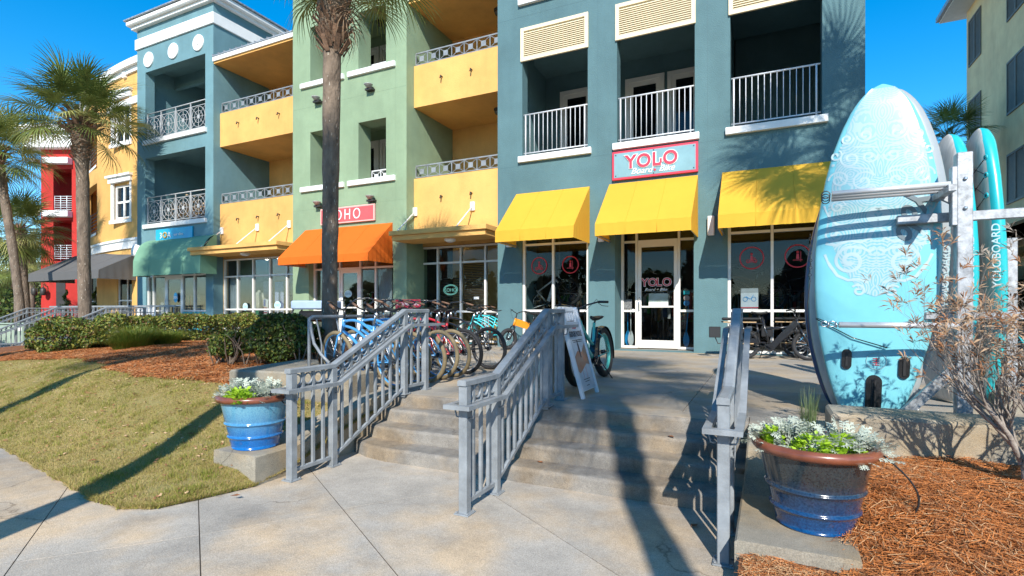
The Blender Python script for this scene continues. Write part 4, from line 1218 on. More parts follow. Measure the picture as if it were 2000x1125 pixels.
# ------------------------------------------------------------------ red building, faces the steps
D = 36.0
org = Vector((.902 * (-.893 * D) - .432 * D, .432 * (-.893 * D) + .902 * D, 0))
rb = empty('red_building', org, YAW, 'bright red building with white balcony slabs behind the left palms', 'building')
U = lambda px: (px - 80) * D / F
ZZ = lambda py: EYE + (607 - py) * D / F
m = wall(0, U(215), -.3, ZZ(292), 0, .5, [(U(104), U(140), ZZ(510), ZZ(430)), (U(104), U(140), ZZ(415), ZZ(330)), (U(155), U(200), ZZ(510), ZZ(430))]); 
m.box(0, .5, .5, 8, -.3, ZZ(292)); m.box(U(114), U(215), 2.6, 2.9, -.3, ZZ(292)); m.box(0, U(215), 8, 8.3, -.3, ZZ(292)) if 0 else None
for py in (513, 427, 328): m.box(.5, U(215), .5, 2.6, ZZ(py) - .12, ZZ(py))
m.build('wall', M_RED, rb)
m = MB(); m.bbox(-.8, U(215), -.5, 8.4, ZZ(292), ZZ(262), .05); m.bbox(-1.1, U(215), -.8, 8.6, ZZ(262) + .002, ZZ(250), .04); m.build('roof_parapet', M_WHITE, rb)
for (a, c, t, b_) in ((92, 142, 413, 425), (92, 142, 310, 322), (70, 79, 413, 422), (70, 79, 313, 320)):
    m = MB(); m.bbox(U(a), U(c), -.45, -.003, ZZ(b_), ZZ(t), .03); m.build('balcony_ledge', M_WHITE, rb)
for py in (508, 412):
    m = MB(); z = ZZ(py)
    for k in range(7): m.tube([(U(104), .1, z + .12 + k * .15), (U(140), .1, z + .12 + k * .15)], .02, 5)
    for k in range(4): m.tube([(U(104 + 12 * k), .1, z), (U(104 + 12 * k), .1, z + 1.05)], .025, 5)
    m.build('balcony_railing', M_BALU, rb)
    m = MB(); m.box(U(116), U(128), .8, 1.3, z + .35, z + .42); m.box(U(116), U(128), 1.25, 1.32, z + .42, z + .95)
    for (i, j) in ((117, .85), (127, .85), (117, 1.25), (127, 1.25)): m.box(U(i) - .02, U(i) + .02, j - .02, j + .02, z, z + .36)
    m.build('balcony_chair', M_BRONZE, rb)
m = MB(); m.box(U(110), U(128), -.03, -.002, ZZ(607), ZZ(530)); m.build('shop_window', M_BRONZE, rb)
for px in (76, 93):
    m = MB(); m.tube([(U(px), 0, ZZ(560)), (U(px), -.35, ZZ(556)), (U(px), -.35, ZZ(563))], .03, 6); m.lathe([(.12, 0), (.17, .1), (.17, .4), (.05, .55)], 8, (U(px), -.35, ZZ(577))); m.build('lantern', M_BRONZE, rb)

# ------------------------------------------------------------------ pale yellow building on the right, long side seen at a slant
XR = 10.7
re_ = onX(1888, 600, XR)[0]
rbld = empty('apartment_building', (XR, 12, 0), 0, 'tall pale yellow building with brown shutters at the right edge', 'building')
def yR(px): return onX(px, 600, XR)[0]
def zR(px, py): return onX(px, py, XR)[1]
H_ = zR(1890, 22)
m = MB(); m.box(XR, XR + 12, 11.5, re_, 3.9, H_); m.box(XR + 1.5, XR + 12, 11.5, re_, 0, 3.898); B(m, 'wall', M_YELR, rbld)
m = MB(); m.box(XR - 1.1, XR + 12, 11.5, re_ + .8, H_, H_ + .3); m.mi = 1; m.bar((XR - 1.15, 11.5, H_ + .2), (XR - 1.15, re_ + .8, H_ + .2), .25, .25); B(m, 'eaves', [M_WHITE, M_GALV], rbld)
M_SHUT = mat('brown_shutter', (.16, .135, .10), rough=.6, var=.15)
sl_ = MB(); sl_.quad((-.028, 0, 0), (-.028, 1, 0), (-.005, 1, .06), (-.005, 0, .06)); sl_.quad((-.028, 0, -.012), (-.028, 1, -.012), (-.028, 1, 0), (-.028, 0, 0))
slm = sl_.mesh('slat', M_SHUT)
rows = [(zR(1892, 262), zR(1892, 203)), (zR(1892, 134), zR(1892, 42)), (zR(1964, 402), zR(1964, 306))]
rows[0] = (zR(1972, 223), zR(1972, 120)); rows[1] = (zR(1892, 134), zR(1892, 45))
for (za, zb) in rows:
    for (ya, yc2) in ((yR(1917), yR(1893)), (yR(2003), yR(1968)), (yR(2003) - 5.2, yR(2003) - 3.2), (yR(2003) - 9.5, yR(2003) - 7.5)):
        if za < 9 and ya > 26: za_, zb_ = za, zb
        lo_, hi_ = min(ya, yc2), max(ya, yc2)
        m = MB(); x = XR - .003; nleaf = 3 if hi_ - lo_ > 2 else 2
        ww = (hi_ - lo_) / nleaf
        for k in range(nleaf):
            a, c = lo_ + k * ww, lo_ + (k + 1) * ww
            m.box(x - .05, x, a + .01, a + .08, za, zb); m.box(x - .05, x, c - .08, c - .01, za, zb); m.box(x - .05, x, a + .08, c - .08, za, za + .1); m.box(x - .05, x, a + .08, c - .08, zb - .1, zb); m.box(x - .012, x - .002, a + .08, c - .08, za + .1, zb - .1)
        o = B(m, 'shutter', M_SHUT, rbld)
        for k in range(nleaf):
            z = za + .12
            while z < zb - .15:
                q = link('slat', slm, o, (x, lo_ + k * ww + .08, z)); q.scale = (1, ww - .16, 1); z += .085
# brown orange awning band and ground floor
m = MB(); za, zb = zR(1990, 478), zR(1990, 452)
M_AWB = fabric('rust_canvas', (.42, .13, .03), .1)
m.quad((XR - .9, 12, za), (XR - .9, re_, za), (XR - .9, re_, zb), (XR - .9, 12, zb)); m.quad((XR - .9, 12, zb), (XR - .9, re_, zb), (XR, re_, zb + .5), (XR, 12, zb + .5)); m.quad((XR - .9, 12, za), (XR - .9, re_, za), (XR - .9, re_, zb), (XR - .9, 12, zb))
B(m, 'awning', M_AWB, rbld, 'long rust coloured awning')
for y in np.arange(14, re_, 4.2):
    m = MB(); m.box(XR - .002, XR + .7, y, y + .8, 0, 3.9); B(m, 'pillar', stucco('ochre_stucco', (.60, .33, .05)), rbld)
m = MB(); m.box(XR + 1.45, XR + 1.499, 12, re_, .4, 2.6); B(m, 'shop_glass', M_GLASSD, rbld)
# low building closing the alley
lb = empty('alley_building', (5, 36, 0), 0, 'low dark building with rust awning at the end of the alley', 'building')
m = MB(); m.box(2.0, 10.4, 36, 40, 0, 3.4); B(m, 'wall', mat('alley_wall', (.30, .26, .2), var=.2), lb)
m = MB(); m.quad((2.0, 34.5, 3.0), (10.4, 34.5, 3.0), (10.4, 36, 4.3), (2.0, 36, 4.3)); m.quad((2.0, 34.5, 2.4), (10.4, 34.5, 2.4), (10.4, 34.5, 3.0), (2.0, 34.5, 3.0)); B(m, 'awning', M_AWB, lb)
for k in range(6):
    m = MB(); m.box(2.5 + k * 1.3, 3.4 + k * 1.3, 35.95, 35.99, .3, 2.3); B(m, 'window', M_DKGL, lb)

# control joints in the stucco
def joints(root, segs, y, mt):
    for (xa, xb, za, zb) in segs:
        m = MB(); m.box(xa, xb, y - .0015, y - .0002, za, zb); B(m, 'control_joint', mt, root)
TJ = mat('teal_joint', (.055, .12, .135), var=.05); GJ = mat('green_joint', (.17, .24, .15), var=.05)
jz = FZ(1150, 262)
joints(yb_, [(X0 + .02, hx[0][0] - .12, 4.72, 4.728), (hx[0][1] + .12, hx[1][0] - .1, 4.72, 4.728), (hx[1][1] + .12, hx[2][0] - .12, 4.72, 4.728), (X0 + .02, X1 - .02, 8.6, 8.608), (hx[0][1] + .25, hx[0][1] + .256, 4.73, 8.6), (hx[1][1] + .27, hx[1][1] + .276, 4.05, 8.6)], YF, TJ)
joints(gb, [(XG0 + .02, XG1 - .02, 4.2, 4.208), (XG0 + .02, XG1 - .02, 7.5, 7.508), (gbx[1] + .35, gbx[1] + .356, 3.6, 11)], YF, GJ)
# ------------------------------------------------------------------ palms
PG1 = mat('palm_green', (.19, .23, .055), rough=.45, col2=(.10, .14, .03), vscale=3, trans=.25, rand=.35, spec=.4)
PG2 = mat('palm_yellow_green', (.36, .34, .11), rough=.5, col2=(.20, .22, .06), vscale=3, trans=.25, rand=.3)
PDEAD = mat('dead_frond', (.20, .13, .075), rough=.85, col2=(.09, .06, .04), vscale=5, rand=.3)
PPET = mat('petiole', (.20, .21, .07), rough=.5, var=.2)
def trunkmat():
    m = mat('palm_bark', (.225, .17, .125), rough=.95, col2=(.085, .062, .045), vscale=7, bump=1.0, bscale=26, stretch=(1, 1, .45), bdist=.03)
    return m
PBARK = trunkmat()
PFLECK = mat('bark_fleck', (.42, .37, .30), rough=.9, var=.3)
PBOOT = mat('palm_boot', (.29, .17, .105), rough=.9, col2=(.085, .05, .032), vscale=9, bump=.8, bscale=40)
def frond(seed, droop, L=.95, pet=.95, nseg=34, wd=.042, dead=False):
    r = random.Random(seed)
    m = MB()
    # petiole
    def mid(t):        # t metres along petiole, slight arc downwards
        return Vector((t * math.cos(.12 * t), 0, -.10 * droop * t * t))
    m.tube([mid(0), mid(pet * .5), mid(pet)], [.022, .015, .010], 5, caps=False)
    m.mi = 1
    c = mid(pet)
    costa = .42
    for k in range(nseg):
        u = (k + .5) / nseg * 2 - 1
        ang = u * R(128)
        # start slides along the costa: middle leaflets leave further out
        s0 = c + Vector((costa * (1 - abs(u)) ** .8, 0, -.35 * droop * (costa * (1 - abs(u))) ** 2 - .02))
        d = Vector((math.cos(ang), math.sin(ang), r.uniform(-.06, .10) + .22 * abs(math.sin(ang)) - .10 * droop))
        d.normalize()
        ln = L * (1.0 - .30 * abs(u) ** 1.5) * r.uniform(.88, 1.08)
        side_ = Vector((-d.y, d.x, 0)).normalized()
        b = len(m.v); n = 5
        for i in range(n + 1):
            t = i / n
            p = s0 + d * (ln * t) + Vector((0, 0, -1)) * (ln * (t ** 2.4) * (.30 + .35 * droop) * r.uniform(.9, 1.1))
            p += side_ * (r.uniform(-.015, .015) * t)
            wv = wd * (.55 + .45 * math.sin(min(1, t * 2.2) * math.pi / 2)) * (1 - t ** 2.2) * (.5 if dead else 1)
            if i == n: m.v.append(tuple(p))
            else:
                m.v.append(tuple(p - side_ * wv * .5 + Vector((0, 0, wv * .25)))); m.v.append(tuple(p + side_ * wv * .5 + Vector((0, 0, wv * .25))))
        for i in range(n - 1):
            m.face([b + 2 * i, b + 2 * i + 1, b + 2 * i + 3, b + 2 * i + 2], False)
        m.face([b + 2 * (n - 1), b + 2 * (n - 1) + 1, b + 2 * n])
    return m
FR = []
for k in range(9):
    dr = (.25, .5, .8)[k // 3]
    FR.append(frond(k, dr).mesh('frond', [PPET, PG1 if k % 3 else PG2]))
FRD = [frond(20 + k, 1.3, L=.62, pet=.7, nseg=16, dead=True).mesh('dead_frond', [PDEAD, PDEAD]) for k in range(2)]
def boots(r, n, h, rr):
    m = MB()
    for k in range(n):
        a = k * 2.4; z = h * k / n
        ln = rr.uniform(.18, .32); out = rr.uniform(.4, .9)
        c = Vector((math.cos(a) * r * .8, math.sin(a) * r * .8, z)); d = Vector((math.cos(a) * out, math.sin(a) * out, 1)).normalized()
        m.bar(c, c + d * ln, rr.uniform(.05, .085), .018, up=(math.cos(a), math.sin(a), -.2))
    return m
def palm(x, y, zb, zc, label, rbase=.145, rtop=.15, crown=1.0, nf=34, lean=(0, 0), seed=1, bulge=1.0, dead=6, group='sabal palms', elr=128, bo_=1.0):
    rr = random.Random(seed)
    root = empty('palm_tree', (x, y, zb), 0, label, 'palm tree', group)
    H = zc - zb
    m = MB(); path = []; rad = []
    n = 26
    for i in range(n + 1):
        t = i / n
        path.append((lean[0] * t ** 1.5, lean[1] * t ** 1.5, H * t))
        w_ = rbase * (1 + .35 * math.exp(-t * 14)) * (1 - t) + rtop * t
        if t > .80: w_ *= 1 + .28 * bulge * math.sin((t - .80) / .20 * math.pi * .8)
        rad.append(w_ * rr.uniform(.96, 1.04))
    m.tube(path, rad, 14)
    # roughen
    nv = []
    for (vx, vy, vz) in m.v:
        t = vz / H; cx_, cy_ = lean[0] * max(0, t) ** 1.5, lean[1] * max(0, t) ** 1.5
        f = 1 + .05 * rr.uniform(-1, 1); nv.append((cx_ + (vx - cx_) * f, cy_ + (vy - cy_) * f, vz))
    m.v = nv
    m.build('trunk', PBARK, root)
    # bark flecks and ring scars
    fm = MB()
    for k in range(int(H * 34)):
        t = rr.uniform(.02, .86); a = rr.uniform(0, 6.28); z = H * t
        r_ = (rbase * (1 - t) + rtop * t) * 1.03; cx_, cy_ = lean[0] * t ** 1.5, lean[1] * t ** 1.5
        h_ = rr.uniform(.02, .06); w_ = rr.uniform(.05, .13)
        P = lambda aa, zz: (cx_ + math.cos(aa) * r_, cy_ + math.sin(aa) * r_, zz)
        fm.quad(P(a - w_ / 2, z), P(a + w_ / 2, z + rr.uniform(-.01, .01)), P(a + w_ * .2, z + h_), P(a - w_ * .3, z + h_))
    stuff(fm.build('bark_flecks', PFLECK, root))
    top = Vector((lean[0], lean[1], H))
    bo = boots(rtop * 1.15, 46, .75, rr); bo.v = [(a * bo_, b_ * bo_, c) for a, b_, c in bo.v]; stuff(bo.build('leaf_bases', PBOOT, root, tuple(top + Vector((0, 0, -.50)))))
    fib = boots(rtop * 1.36, 150, 1.7, rr); fib.v = [(a * .92, b_ * .92, c * .8) for a, b_, c in fib.v]; stuff(fib.build('leaf_bases', PBOOT, root, tuple(top + Vector((0, 0, -1.45)))))
    for k in range(nf):
        u = (k + .5) / nf
        el = R(82) - R(elr) * u ** .85 + rr.uniform(-.13, .13)
        az = k * 2.39996 + rr.uniform(-.2, .2)
        me = FR[(0 if el > .8 else (3 if el > -.1 else 6)) + rr.randrange(3)]
        o = link('frond', me, root, tuple(top + Vector((math.cos(az) * .06, math.sin(az) * .06, .15 - .22 * u))))
        o.rotation_euler = (rr.uniform(-.5, .5), -el, az)
        s = crown * rr.uniform(.88, 1.12); o.scale = (s, s, s)
    for k in range(dead):
        az = k * 2.39996 + 1; el = R(-62) + rr.uniform(-.2, .2)
        o = link('dead_frond', FRD[k % 2], root, tuple(top + Vector((0, 0, -.15)))); o.rotation_euler = (rr.uniform(-.6, .6), -el, az); o.scale = (.8,) * 3
    return root
def at(px, Yc): a = ray(px); return (Yc * (.902 * a - .432), Yc * (.432 * a + .902))
def zat(py, Yc): return EYE - (py - CY) * Yc / F
x, y = at(643, 8.6); palm(x, y, .0, zat(-62, 8.6), 'tall palm in front of the orange awning, crown cut by the top of the picture', .112, .15, .70, 54, (.10, .0), 11, 2.6, elr=90, bo_=1.6)
x, y = at(166, 18.5); palm(x, y, -.3, zat(236, 18.5), 'full crowned palm in front of the curved yellow building', .19, .19, 1.02, 50, (-.25, 0), 12, 1.5, dead=4, elr=106, bo_=2.0)
x, y = at(46, 21.0); palm(x, y, -.9, zat(300, 21), 'palm at the left edge with its crown half outside the picture', .155, .15, 1.0, 46, (-1.2, -.4), 13, elr=110, bo_=1.6)
x, y = at(52, 24.0); palm(x, y, -.9, zat(452, 24), 'shorter palm left of the red building, trunk behind the utility box', .20, .18, .95, 52, (-.7, 0), 14)
x, y = at(62, 38); palm(x, y, -.9, zat(498, 38), 'small distant slim palm beside the red building', .18, .17, 1.0, 30, (0, 0), 15)
x, y = at(34, 31); palm(x, y, -.9, zat(520, 31), 'low distant palm between two thicker trunks at the far left', .16, .15, .9, 26, (0, 0), 16)
x, y = at(1853, 27.0); palm(x, y, 0, zat(275, 27), 'dark distant palm behind the paddleboards at the right', .18, .17, .95, 34, (0, 0), 17)
# palms standing behind the photographer: they throw the shadows seen on the steps, lawn and walls
palm(2.02, -3.0, GZ, 8.1, 'palm behind the viewpoint shading the steps and sandwich board', .13, .125, 1.0, 50, (0, 0), 21)
palm(3.85, 6.5, .0, 8.9, 'tall palm right of the viewpoint shading the third yellow awning', .17, .16, 1.05, 58, (0, 0), 22)
palm(-3.38, -1.3, GZ, 7.7, 'palm left of the viewpoint whose trunk shadow crosses the lawn', .15, .15, .95, 44, (0, 0), 23)
palm(-15.5, 2.8, GZ, 9.6, 'palm on the street shading the green rounded awning', .17, .16, 1.05, 50, (0, 0), 24)
palm(-7.0, -2.4, GZ, 7.7, 'palm on the street whose thin shadow runs up to the hedge', .15, .15, .9, 30, (0, 0), 25)

# ------------------------------------------------------------------ shrubs and hedges
def leafcloud(name, n, sampler, size, mats, w, parent=None, asp=.5):
    P = sampler(n); n = len(P)
    a = rng.normal(size=(n, 3)); a /= np.linalg.norm(a, axis=1)[:, None]
    b_ = rng.normal(size=(n, 3)); b_ -= a * (a * b_).sum(1)[:, None]; b_ /= np.linalg.norm(b_, axis=1)[:, None]
    c = np.cross(a, b_)
    s = rng.uniform(.6, 1.25, n)[:, None] * size
    V = np.stack([P - a * s, P + b_ * s * asp + c * s * .12, P + a * s, P - b_ * s * asp + c * s * .12], 1).reshape(-1, 3)
    Q = np.arange(n * 4).reshape(n, 4)
    return stuff(link(name, npmesh(name, V, Q, mats, rng.choice(len(mats), n, p=w)), parent))
HG = [leafmat('hedge_green', (.15, .21, .04), (.07, .115, .025), vs=8), leafmat('hedge_yellow', (.34, .31, .055), (.20, .20, .04), vs=8), leafmat('hedge_dark', (.055, .085, .022), (.03, .05, .015), vs=8), leafmat('hedge_brown', (.22, .12, .05), (.10, .06, .03), vs=8)]
M_TWIG = mat('twig', (.19, .14, .10), rough=.9, var=.3, vscale=20)
def hedge(p0, p1, wd, h, base, n, label, w, stems=16, size=.035, seed=1, loc=None):
    rr = random.Random(seed)
    p0, p1 = Vector(p0), Vector(p1); d = (p1 - p0); L = d.length; d.normalize(); nn = Vector((-d.y, d.x))
    root = empty('hedge', (p0.x, p0.y, base), 0, label, 'hedge')
    def smp(n):
        u = rng.uniform(0, 1, n) * L; th = rng.uniform(0, 2 * math.pi, n)
        rad = 1 - np.abs(rng.normal(0, .22, n))
        lump = 1 + .10 * np.sin(u * 3.1) + .08 * np.sin(u * 7.7 + th * 2) + .05 * np.sin(u * 17 + th * 5)
        end = np.clip(np.minimum(u, L - u) / (wd * .5), .35, 1) ** .5
        ct, sn = np.cos(th), np.sin(th)
        ex = lambda v: np.sign(v) * np.abs(v) ** .65
        off = ex(ct) * wd / 2 * rad * lump * end; z = h * .56 + ex(sn) * h * .46 * rad * lump * end
        z = np.maximum(z, h * .08)
        keep = (z > h * .22) | (rng.uniform(0, 1, n) < .35)
        P = np.stack([d.x * u + nn.x * off, d.y * u + nn.y * off, z], -1)[keep]
        return P
    leafcloud('foliage', n, smp, size, HG, w, root)
    for k in range(stems):
        u = L * (k + rr.uniform(.2, .8)) / stems; o = rr.uniform(-.3, .3) * wd
        b_ = Vector((d.x * u + nn.x * o, d.y * u + nn.y * o, 0))
        m = MB()
        for q in range(3):
            t = b_ + Vector((rr.uniform(-.25, .25), rr.uniform(-.25, .25), h * rr.uniform(.6, .9)))
            mdl = (b_ + t) / 2 + Vector((rr.uniform(-.08, .08), rr.uniform(-.08, .08), 0))
            m.tube([b_, mdl, t], [.014, .010, .005], 5, caps=False)
        m.build('stem', M_TWIG, root)
    return root
hedge((-14.6, 6.9), (-15.1, 12.2), 1.3, .92, -.10, 30000, 'long clipped hedge with green and yellow leaves left of the lawn top', [.40, .34, .12, .14], 24, .042, 2)
hedge((-16.0, 6.6), (-14.6, 7.2), 1.2, .98, -.25, 9000, 'rounded hedge end beside the far steps', [.45, .27, .18, .10], 6, .042, 3)
hedge((-7.45, 5.9), (-6.35, 6.15), 1.0, .80, .05, 17000, 'dark green shrub mass between the palm trunk and the cruiser bikes', [.42, .07, .43, .08], 16, .032, 4)
hedge((-8.0, 5.6), (-7.65, 5.75), .7, .66, 0.05, 3600, 'lighter leggy shrub at the left end of the dark hedge', [.5, .2, .2, .1], 8, .03, 5)
hedge((-22.5, 7.2), (-25.0, 7.6), 1.4, 1.0, -.1, 9000, 'far brown green hedge beyond the distant steps', [.3, .2, .2, .3], 6, .05, 6)
# ornamental grass tuft and a dry twiggy plant
def tuft(x, y, z, r, h, n, mats, w, label, name='grass_tuft', lean=1.1, wd=.008, cat='plant'):
    root = empty(name, (x, y, z), 0, label, cat)
    def s(n):
        a = rng.uniform(0, 6.283, n); q = np.sqrt(rng.uniform(0, 1, n)) * r * .45
        return np.cos(a) * q, np.sin(a) * q, np.zeros(n)
    a = rng.uniform(0, 6.283, n); q = np.sqrt(rng.uniform(0, 1, n)) * r * .4
    X, Y = np.cos(a) * q, np.sin(a) * q
    hh = rng.uniform(.6, 1, n) * h; out = rng.uniform(.15, 1, n) * r * lean
    a2 = a + rng.normal(0, .4, n)
    V = []
    pts = [(0, 0), (.55, .35), (1.0, 1.0)]
    for k, (t, o_) in enumerate(pts):
        zz = hh * (t if k < 2 else .92 - out / r * .25); xx = X + np.cos(a2) * out * o_; yy = Y + np.sin(a2) * out * o_
        ww = wd * (1 - t * .9) / 2
        V.append(np.stack([xx - np.sin(a2) * ww, yy + np.cos(a2) * ww, zz], -1)); V.append(np.stack([xx + np.sin(a2) * ww, yy - np.cos(a2) * ww, zz], -1))
    V = np.stack(V, 1).reshape(-1, 3); i = np.arange(n)[:, None] * 6
    Q = np.concatenate([i + np.array([[0, 1, 3, 2]]), i + np.array([[2, 3, 5, 4]])]); mi = rng.choice(len(mats), n, p=w)
    stuff(link('foliage', npmesh('foliage', V, Q, mats, np.concatenate([mi, mi])), root)); return root
TG = [mat('tuft_green', (.12, .20, .02), rough=.6, col2=(.20, .26, .03), trans=.3), mat('tuft_yellow', (.36, .33, .06), rough=.6, var=.2, trans=.3)]
for k, (px, Yc, rr_, hh_) in enumerate([(265, 12.0, .75, .72), (325, 12.6, .6, .5), (240, 11.7, .4, .4)]):
    x, y = at(px, Yc); tuft(x, y, float(HL(x, y)), rr_, hh_, 1600, TG, [.75, .25], ['bright green grass tuft spilling from the long hedge', 'darker grass tuft right of the bright one under the hedge', 'small yellowish grass tuft left of the bright one'][k])
TW = [mat('dry_twigs', (.30, .20, .13), rough=.9, var=.3), mat('dry_leaf', (.42, .30, .18), rough=.8, var=.3)]
for k, (px, Yc) in enumerate([(432, 9.8), (455, 9.2)]):
    x, y = at(px, Yc); tuft(x, y, float(HL(x, y)), .35, .45, 160, TW, [.6, .4], ['dry leafless twiggy plant on the pine straw', 'second dry twiggy plant touching the dark shrub'][k], 'dry_plant', .8, .007)
# spiral topiaries by the red building
for k, (px, Yc) in enumerate([(129, 28), (187, 25)]):
    x, y = at(px, Yc); root = empty('spiral_topiary', (x, y, .25), 0, ['spiral clipped topiary in front of the red wall', 'spiral clipped topiary in front of the yellow curved building'][k], 'topiary')
    m = MB(); m.lathe([(.16, 0), (.22, .3)], 12); m.build('planter', M_CURB, root)
    def sp(n):
        t = rng.uniform(0, 1, n); a = t * 6.283 * 2.3; r_ = (1 - t) * .34 + .05; q = rng.normal(0, .085, (n, 3)) * (1.15 - t)[:, None]
        return np.stack([np.cos(a) * r_ * .55, np.sin(a) * r_ * .55, .45 + t * 1.35], -1) + q
    leafcloud('foliage', 2600, sp, .035, [HG[0], HG[2]], [.6, .4], root)
    m = MB(); m.tube([(0, 0, .3), (0, 0, 1.75)], .02, 6); m.build('stem', M_TWIG, root)
# far trees as masses
def treemass(px, Yc, w_, h_, zb, n, label, dark=False, size=.16):
    x, y = at(px, Yc); root = empty('broadleaf_tree', (x, y, zb), 0, label, 'tree')
    cl = [(rng.uniform(-.5, .5) * w_, rng.uniform(-.3, .3) * w_, h_ * rng.uniform(.35, .85), w_ * rng.uniform(.18, .34)) for _ in range(11)]
    def s(n):
        k = rng.integers(0, len(cl), n); C_ = np.array(cl)[k]; v = rng.normal(size=(n, 3)); v /= np.linalg.norm(v, axis=1)[:, None]
        return C_[:, :3] + v * (C_[:, 3] * (1 - np.abs(rng.normal(0, .2, n))))[:, None]
    leafcloud('crown', n, s, size, HG, [.5, .12, .3, .08], root)
    m = MB(); m.tube([(0, 0, -.2), (0, 0, h_ * .6)], [.2, .1], 8)
    for k in range(5): m.tube([(0, 0, h_ * .25), cl[k][:3]], [.09, .03], 6)
    m.build('trunk', M_TWIG, root)
for k, a in enumerate([(20, 44, 8, 4.6), (75, 48, 7, 4.2), (-40, 40, 8, 5), (48, 60, 10, 5), (110, 62, 8, 4.5)]):
    treemass(*a, -1, 5200, ['bushy tree behind the leftmost trunks', 'bushy tree left of the red building', 'tree at the far left beyond the picture edge', 'farther low tree between the slim palms', 'tree mostly hidden behind the red building'][k])
for k, a in enumerate([(1800, 31, 3.2, 3.8), (1838, 33.5, 2.6, 4.4)]):
    treemass(*a, 0, 4200, ['small tree seen between the two groups of boards', 'pale green tree at the end of the alley'][k], size=.12)
# utility box far left
x, y = at(12, 19.5); r_ = empty('utility_box', (x, y, -.4), YAW, 'pale green utility box behind the far railings', 'utility box')
m = MB(); m.bbox(-1.2, 1.0, -.4, .4, -.5, .85, .03); m.build('cabinet', mat('box_green', (.28, .36, .28), var=.1), r_); m = MB(); m.bbox(-1.24, 1.04, -.44, .44, .852, .90, .02); m.build('lid', MATS['box_green'], r_)
m = MB(); m.box(.82, .95, -.41, -.402, .62, .74); m.build('label_plate', M_WHITE, r_)

# ------------------------------------------------------------------ bare bottlebrush shrub
BR = mat('grey_bark', (.34, .30, .26), rough=.9, col2=(.15, .12, .095), vscale=25, bump=.6, bscale=80)
BL = [mat('dry_leaf_rust', (.25, .115, .05), rough=.75, var=.3, vscale=20), mat('dry_leaf_tan', (.38, .25, .15), rough=.75, var=.25, vscale=20), mat('dry_leaf_grey', (.30, .25, .20), rough=.8, var=.3, vscale=20)]
def shrub(x, y, z, label, seed):
    rr = random.Random(seed); root = empty('bare_shrub', (x, y, z), 0, label, 'shrub')
    tips = []
    big = MB(); fine = MB()
    def grow(p, d, L, r, lvl, m):
        n = 5; pts = [p]; q = p.copy(); dd = d.copy()
        for i in range(n):
            dd = (dd + Vector((rr.uniform(-.2, .2), rr.uniform(-.2, .2), rr.uniform(-.06, .16)))).normalized()
            q = q + dd * (L / n); pts.append(q.copy())
        rs = [r * (1 - .55 * i / n) for i in range(n + 1)]
        m.tube(pts, rs, 7 if lvl < 1 else (5 if lvl < 3 else 3), caps=False)
        if lvl >= 3: tips.append((pts[-1], dd.copy()))
        if lvl >= 4: return
        k = (4, 4, 3, 3)[lvl]
        for j in range(k):
            t = rr.uniform(.35, 1.0) if j else 1.0
            b_ = pts[min(n, int(t * n))]
            nd = (dd + Vector((rr.uniform(-1, 1), rr.uniform(-1, 1), rr.uniform(-.35, .7))) * (.62 if lvl < 2 else .85)).normalized()
            grow(b_, nd, L * rr.uniform(.58, .82), rs[min(n, int(t * n))] * .66, lvl + 1, fine if lvl >= 1 else m)
    dirs = [(-.80, -.1, .75), (-.45, -.2, 1.0), (-.15, .2, 1.1), (.35, -.2, 1.0), (.8, .2, .75), (.2, -.5, .85), (-.7, .35, .9)]
    for i, d in enumerate(dirs):
        m = MB(); grow(Vector((rr.uniform(-.03, .03), rr.uniform(-.03, .03), .16)), Vector(d).normalized(), rr.uniform(.48, .64), .019, 0, m)
        m.build('limb', BR, root)
    m = MB(); m.tube([(0, 0, -.05), (.01, 0, .08), (0, .01, .2)], [.05, .043, .038], 10); m.tube([(.06, .02, -.05), (.07, .04, .2)], [.03, .026], 8); m.build('trunk', BR, root)
    stuff(fine.build('twigs', BR, root))
    lv = MB()
    for (p, d) in tips:
        if p.z < .50 and rr.random() < .75: continue
        if rr.random() < .72: continue
        lv.mi = rr.choice([0, 0, 1, 1, 2])
        for k in range(rr.randrange(5, 15)):
            dd = (d * .6 + Vector((rr.uniform(-1, 1), rr.uniform(-1, 1), rr.uniform(-.8, 1)))).normalized()
            s = dd.orthogonal().normalized(); ln = rr.uniform(.035, .08); st_ = p - d * rr.uniform(0, .05)
            a = st_ + dd * .004; b0 = len(lv.v)
            mid_ = st_ + dd * ln * .5 + Vector((0, 0, .004)); e = st_ + dd * ln + Vector((0, 0, -.006))
            w_ = ln * .085
            lv.v.extend([tuple(a), tuple(mid_ + s * w_), tuple(e), tuple(mid_ - s * w_)]); lv.face([b0, b0 + 1, b0 + 2, b0 + 3])
    stuff(lv.build('dry_leaves', BL, root))
    return root
shrub(1.40, 4.10, -.12, 'nearly bare grey shrub with rusty leaf clusters growing from the pine straw', 5)
shrub(2.15, 4.2, -.12, 'second bare shrub at the right edge of the picture', 9)

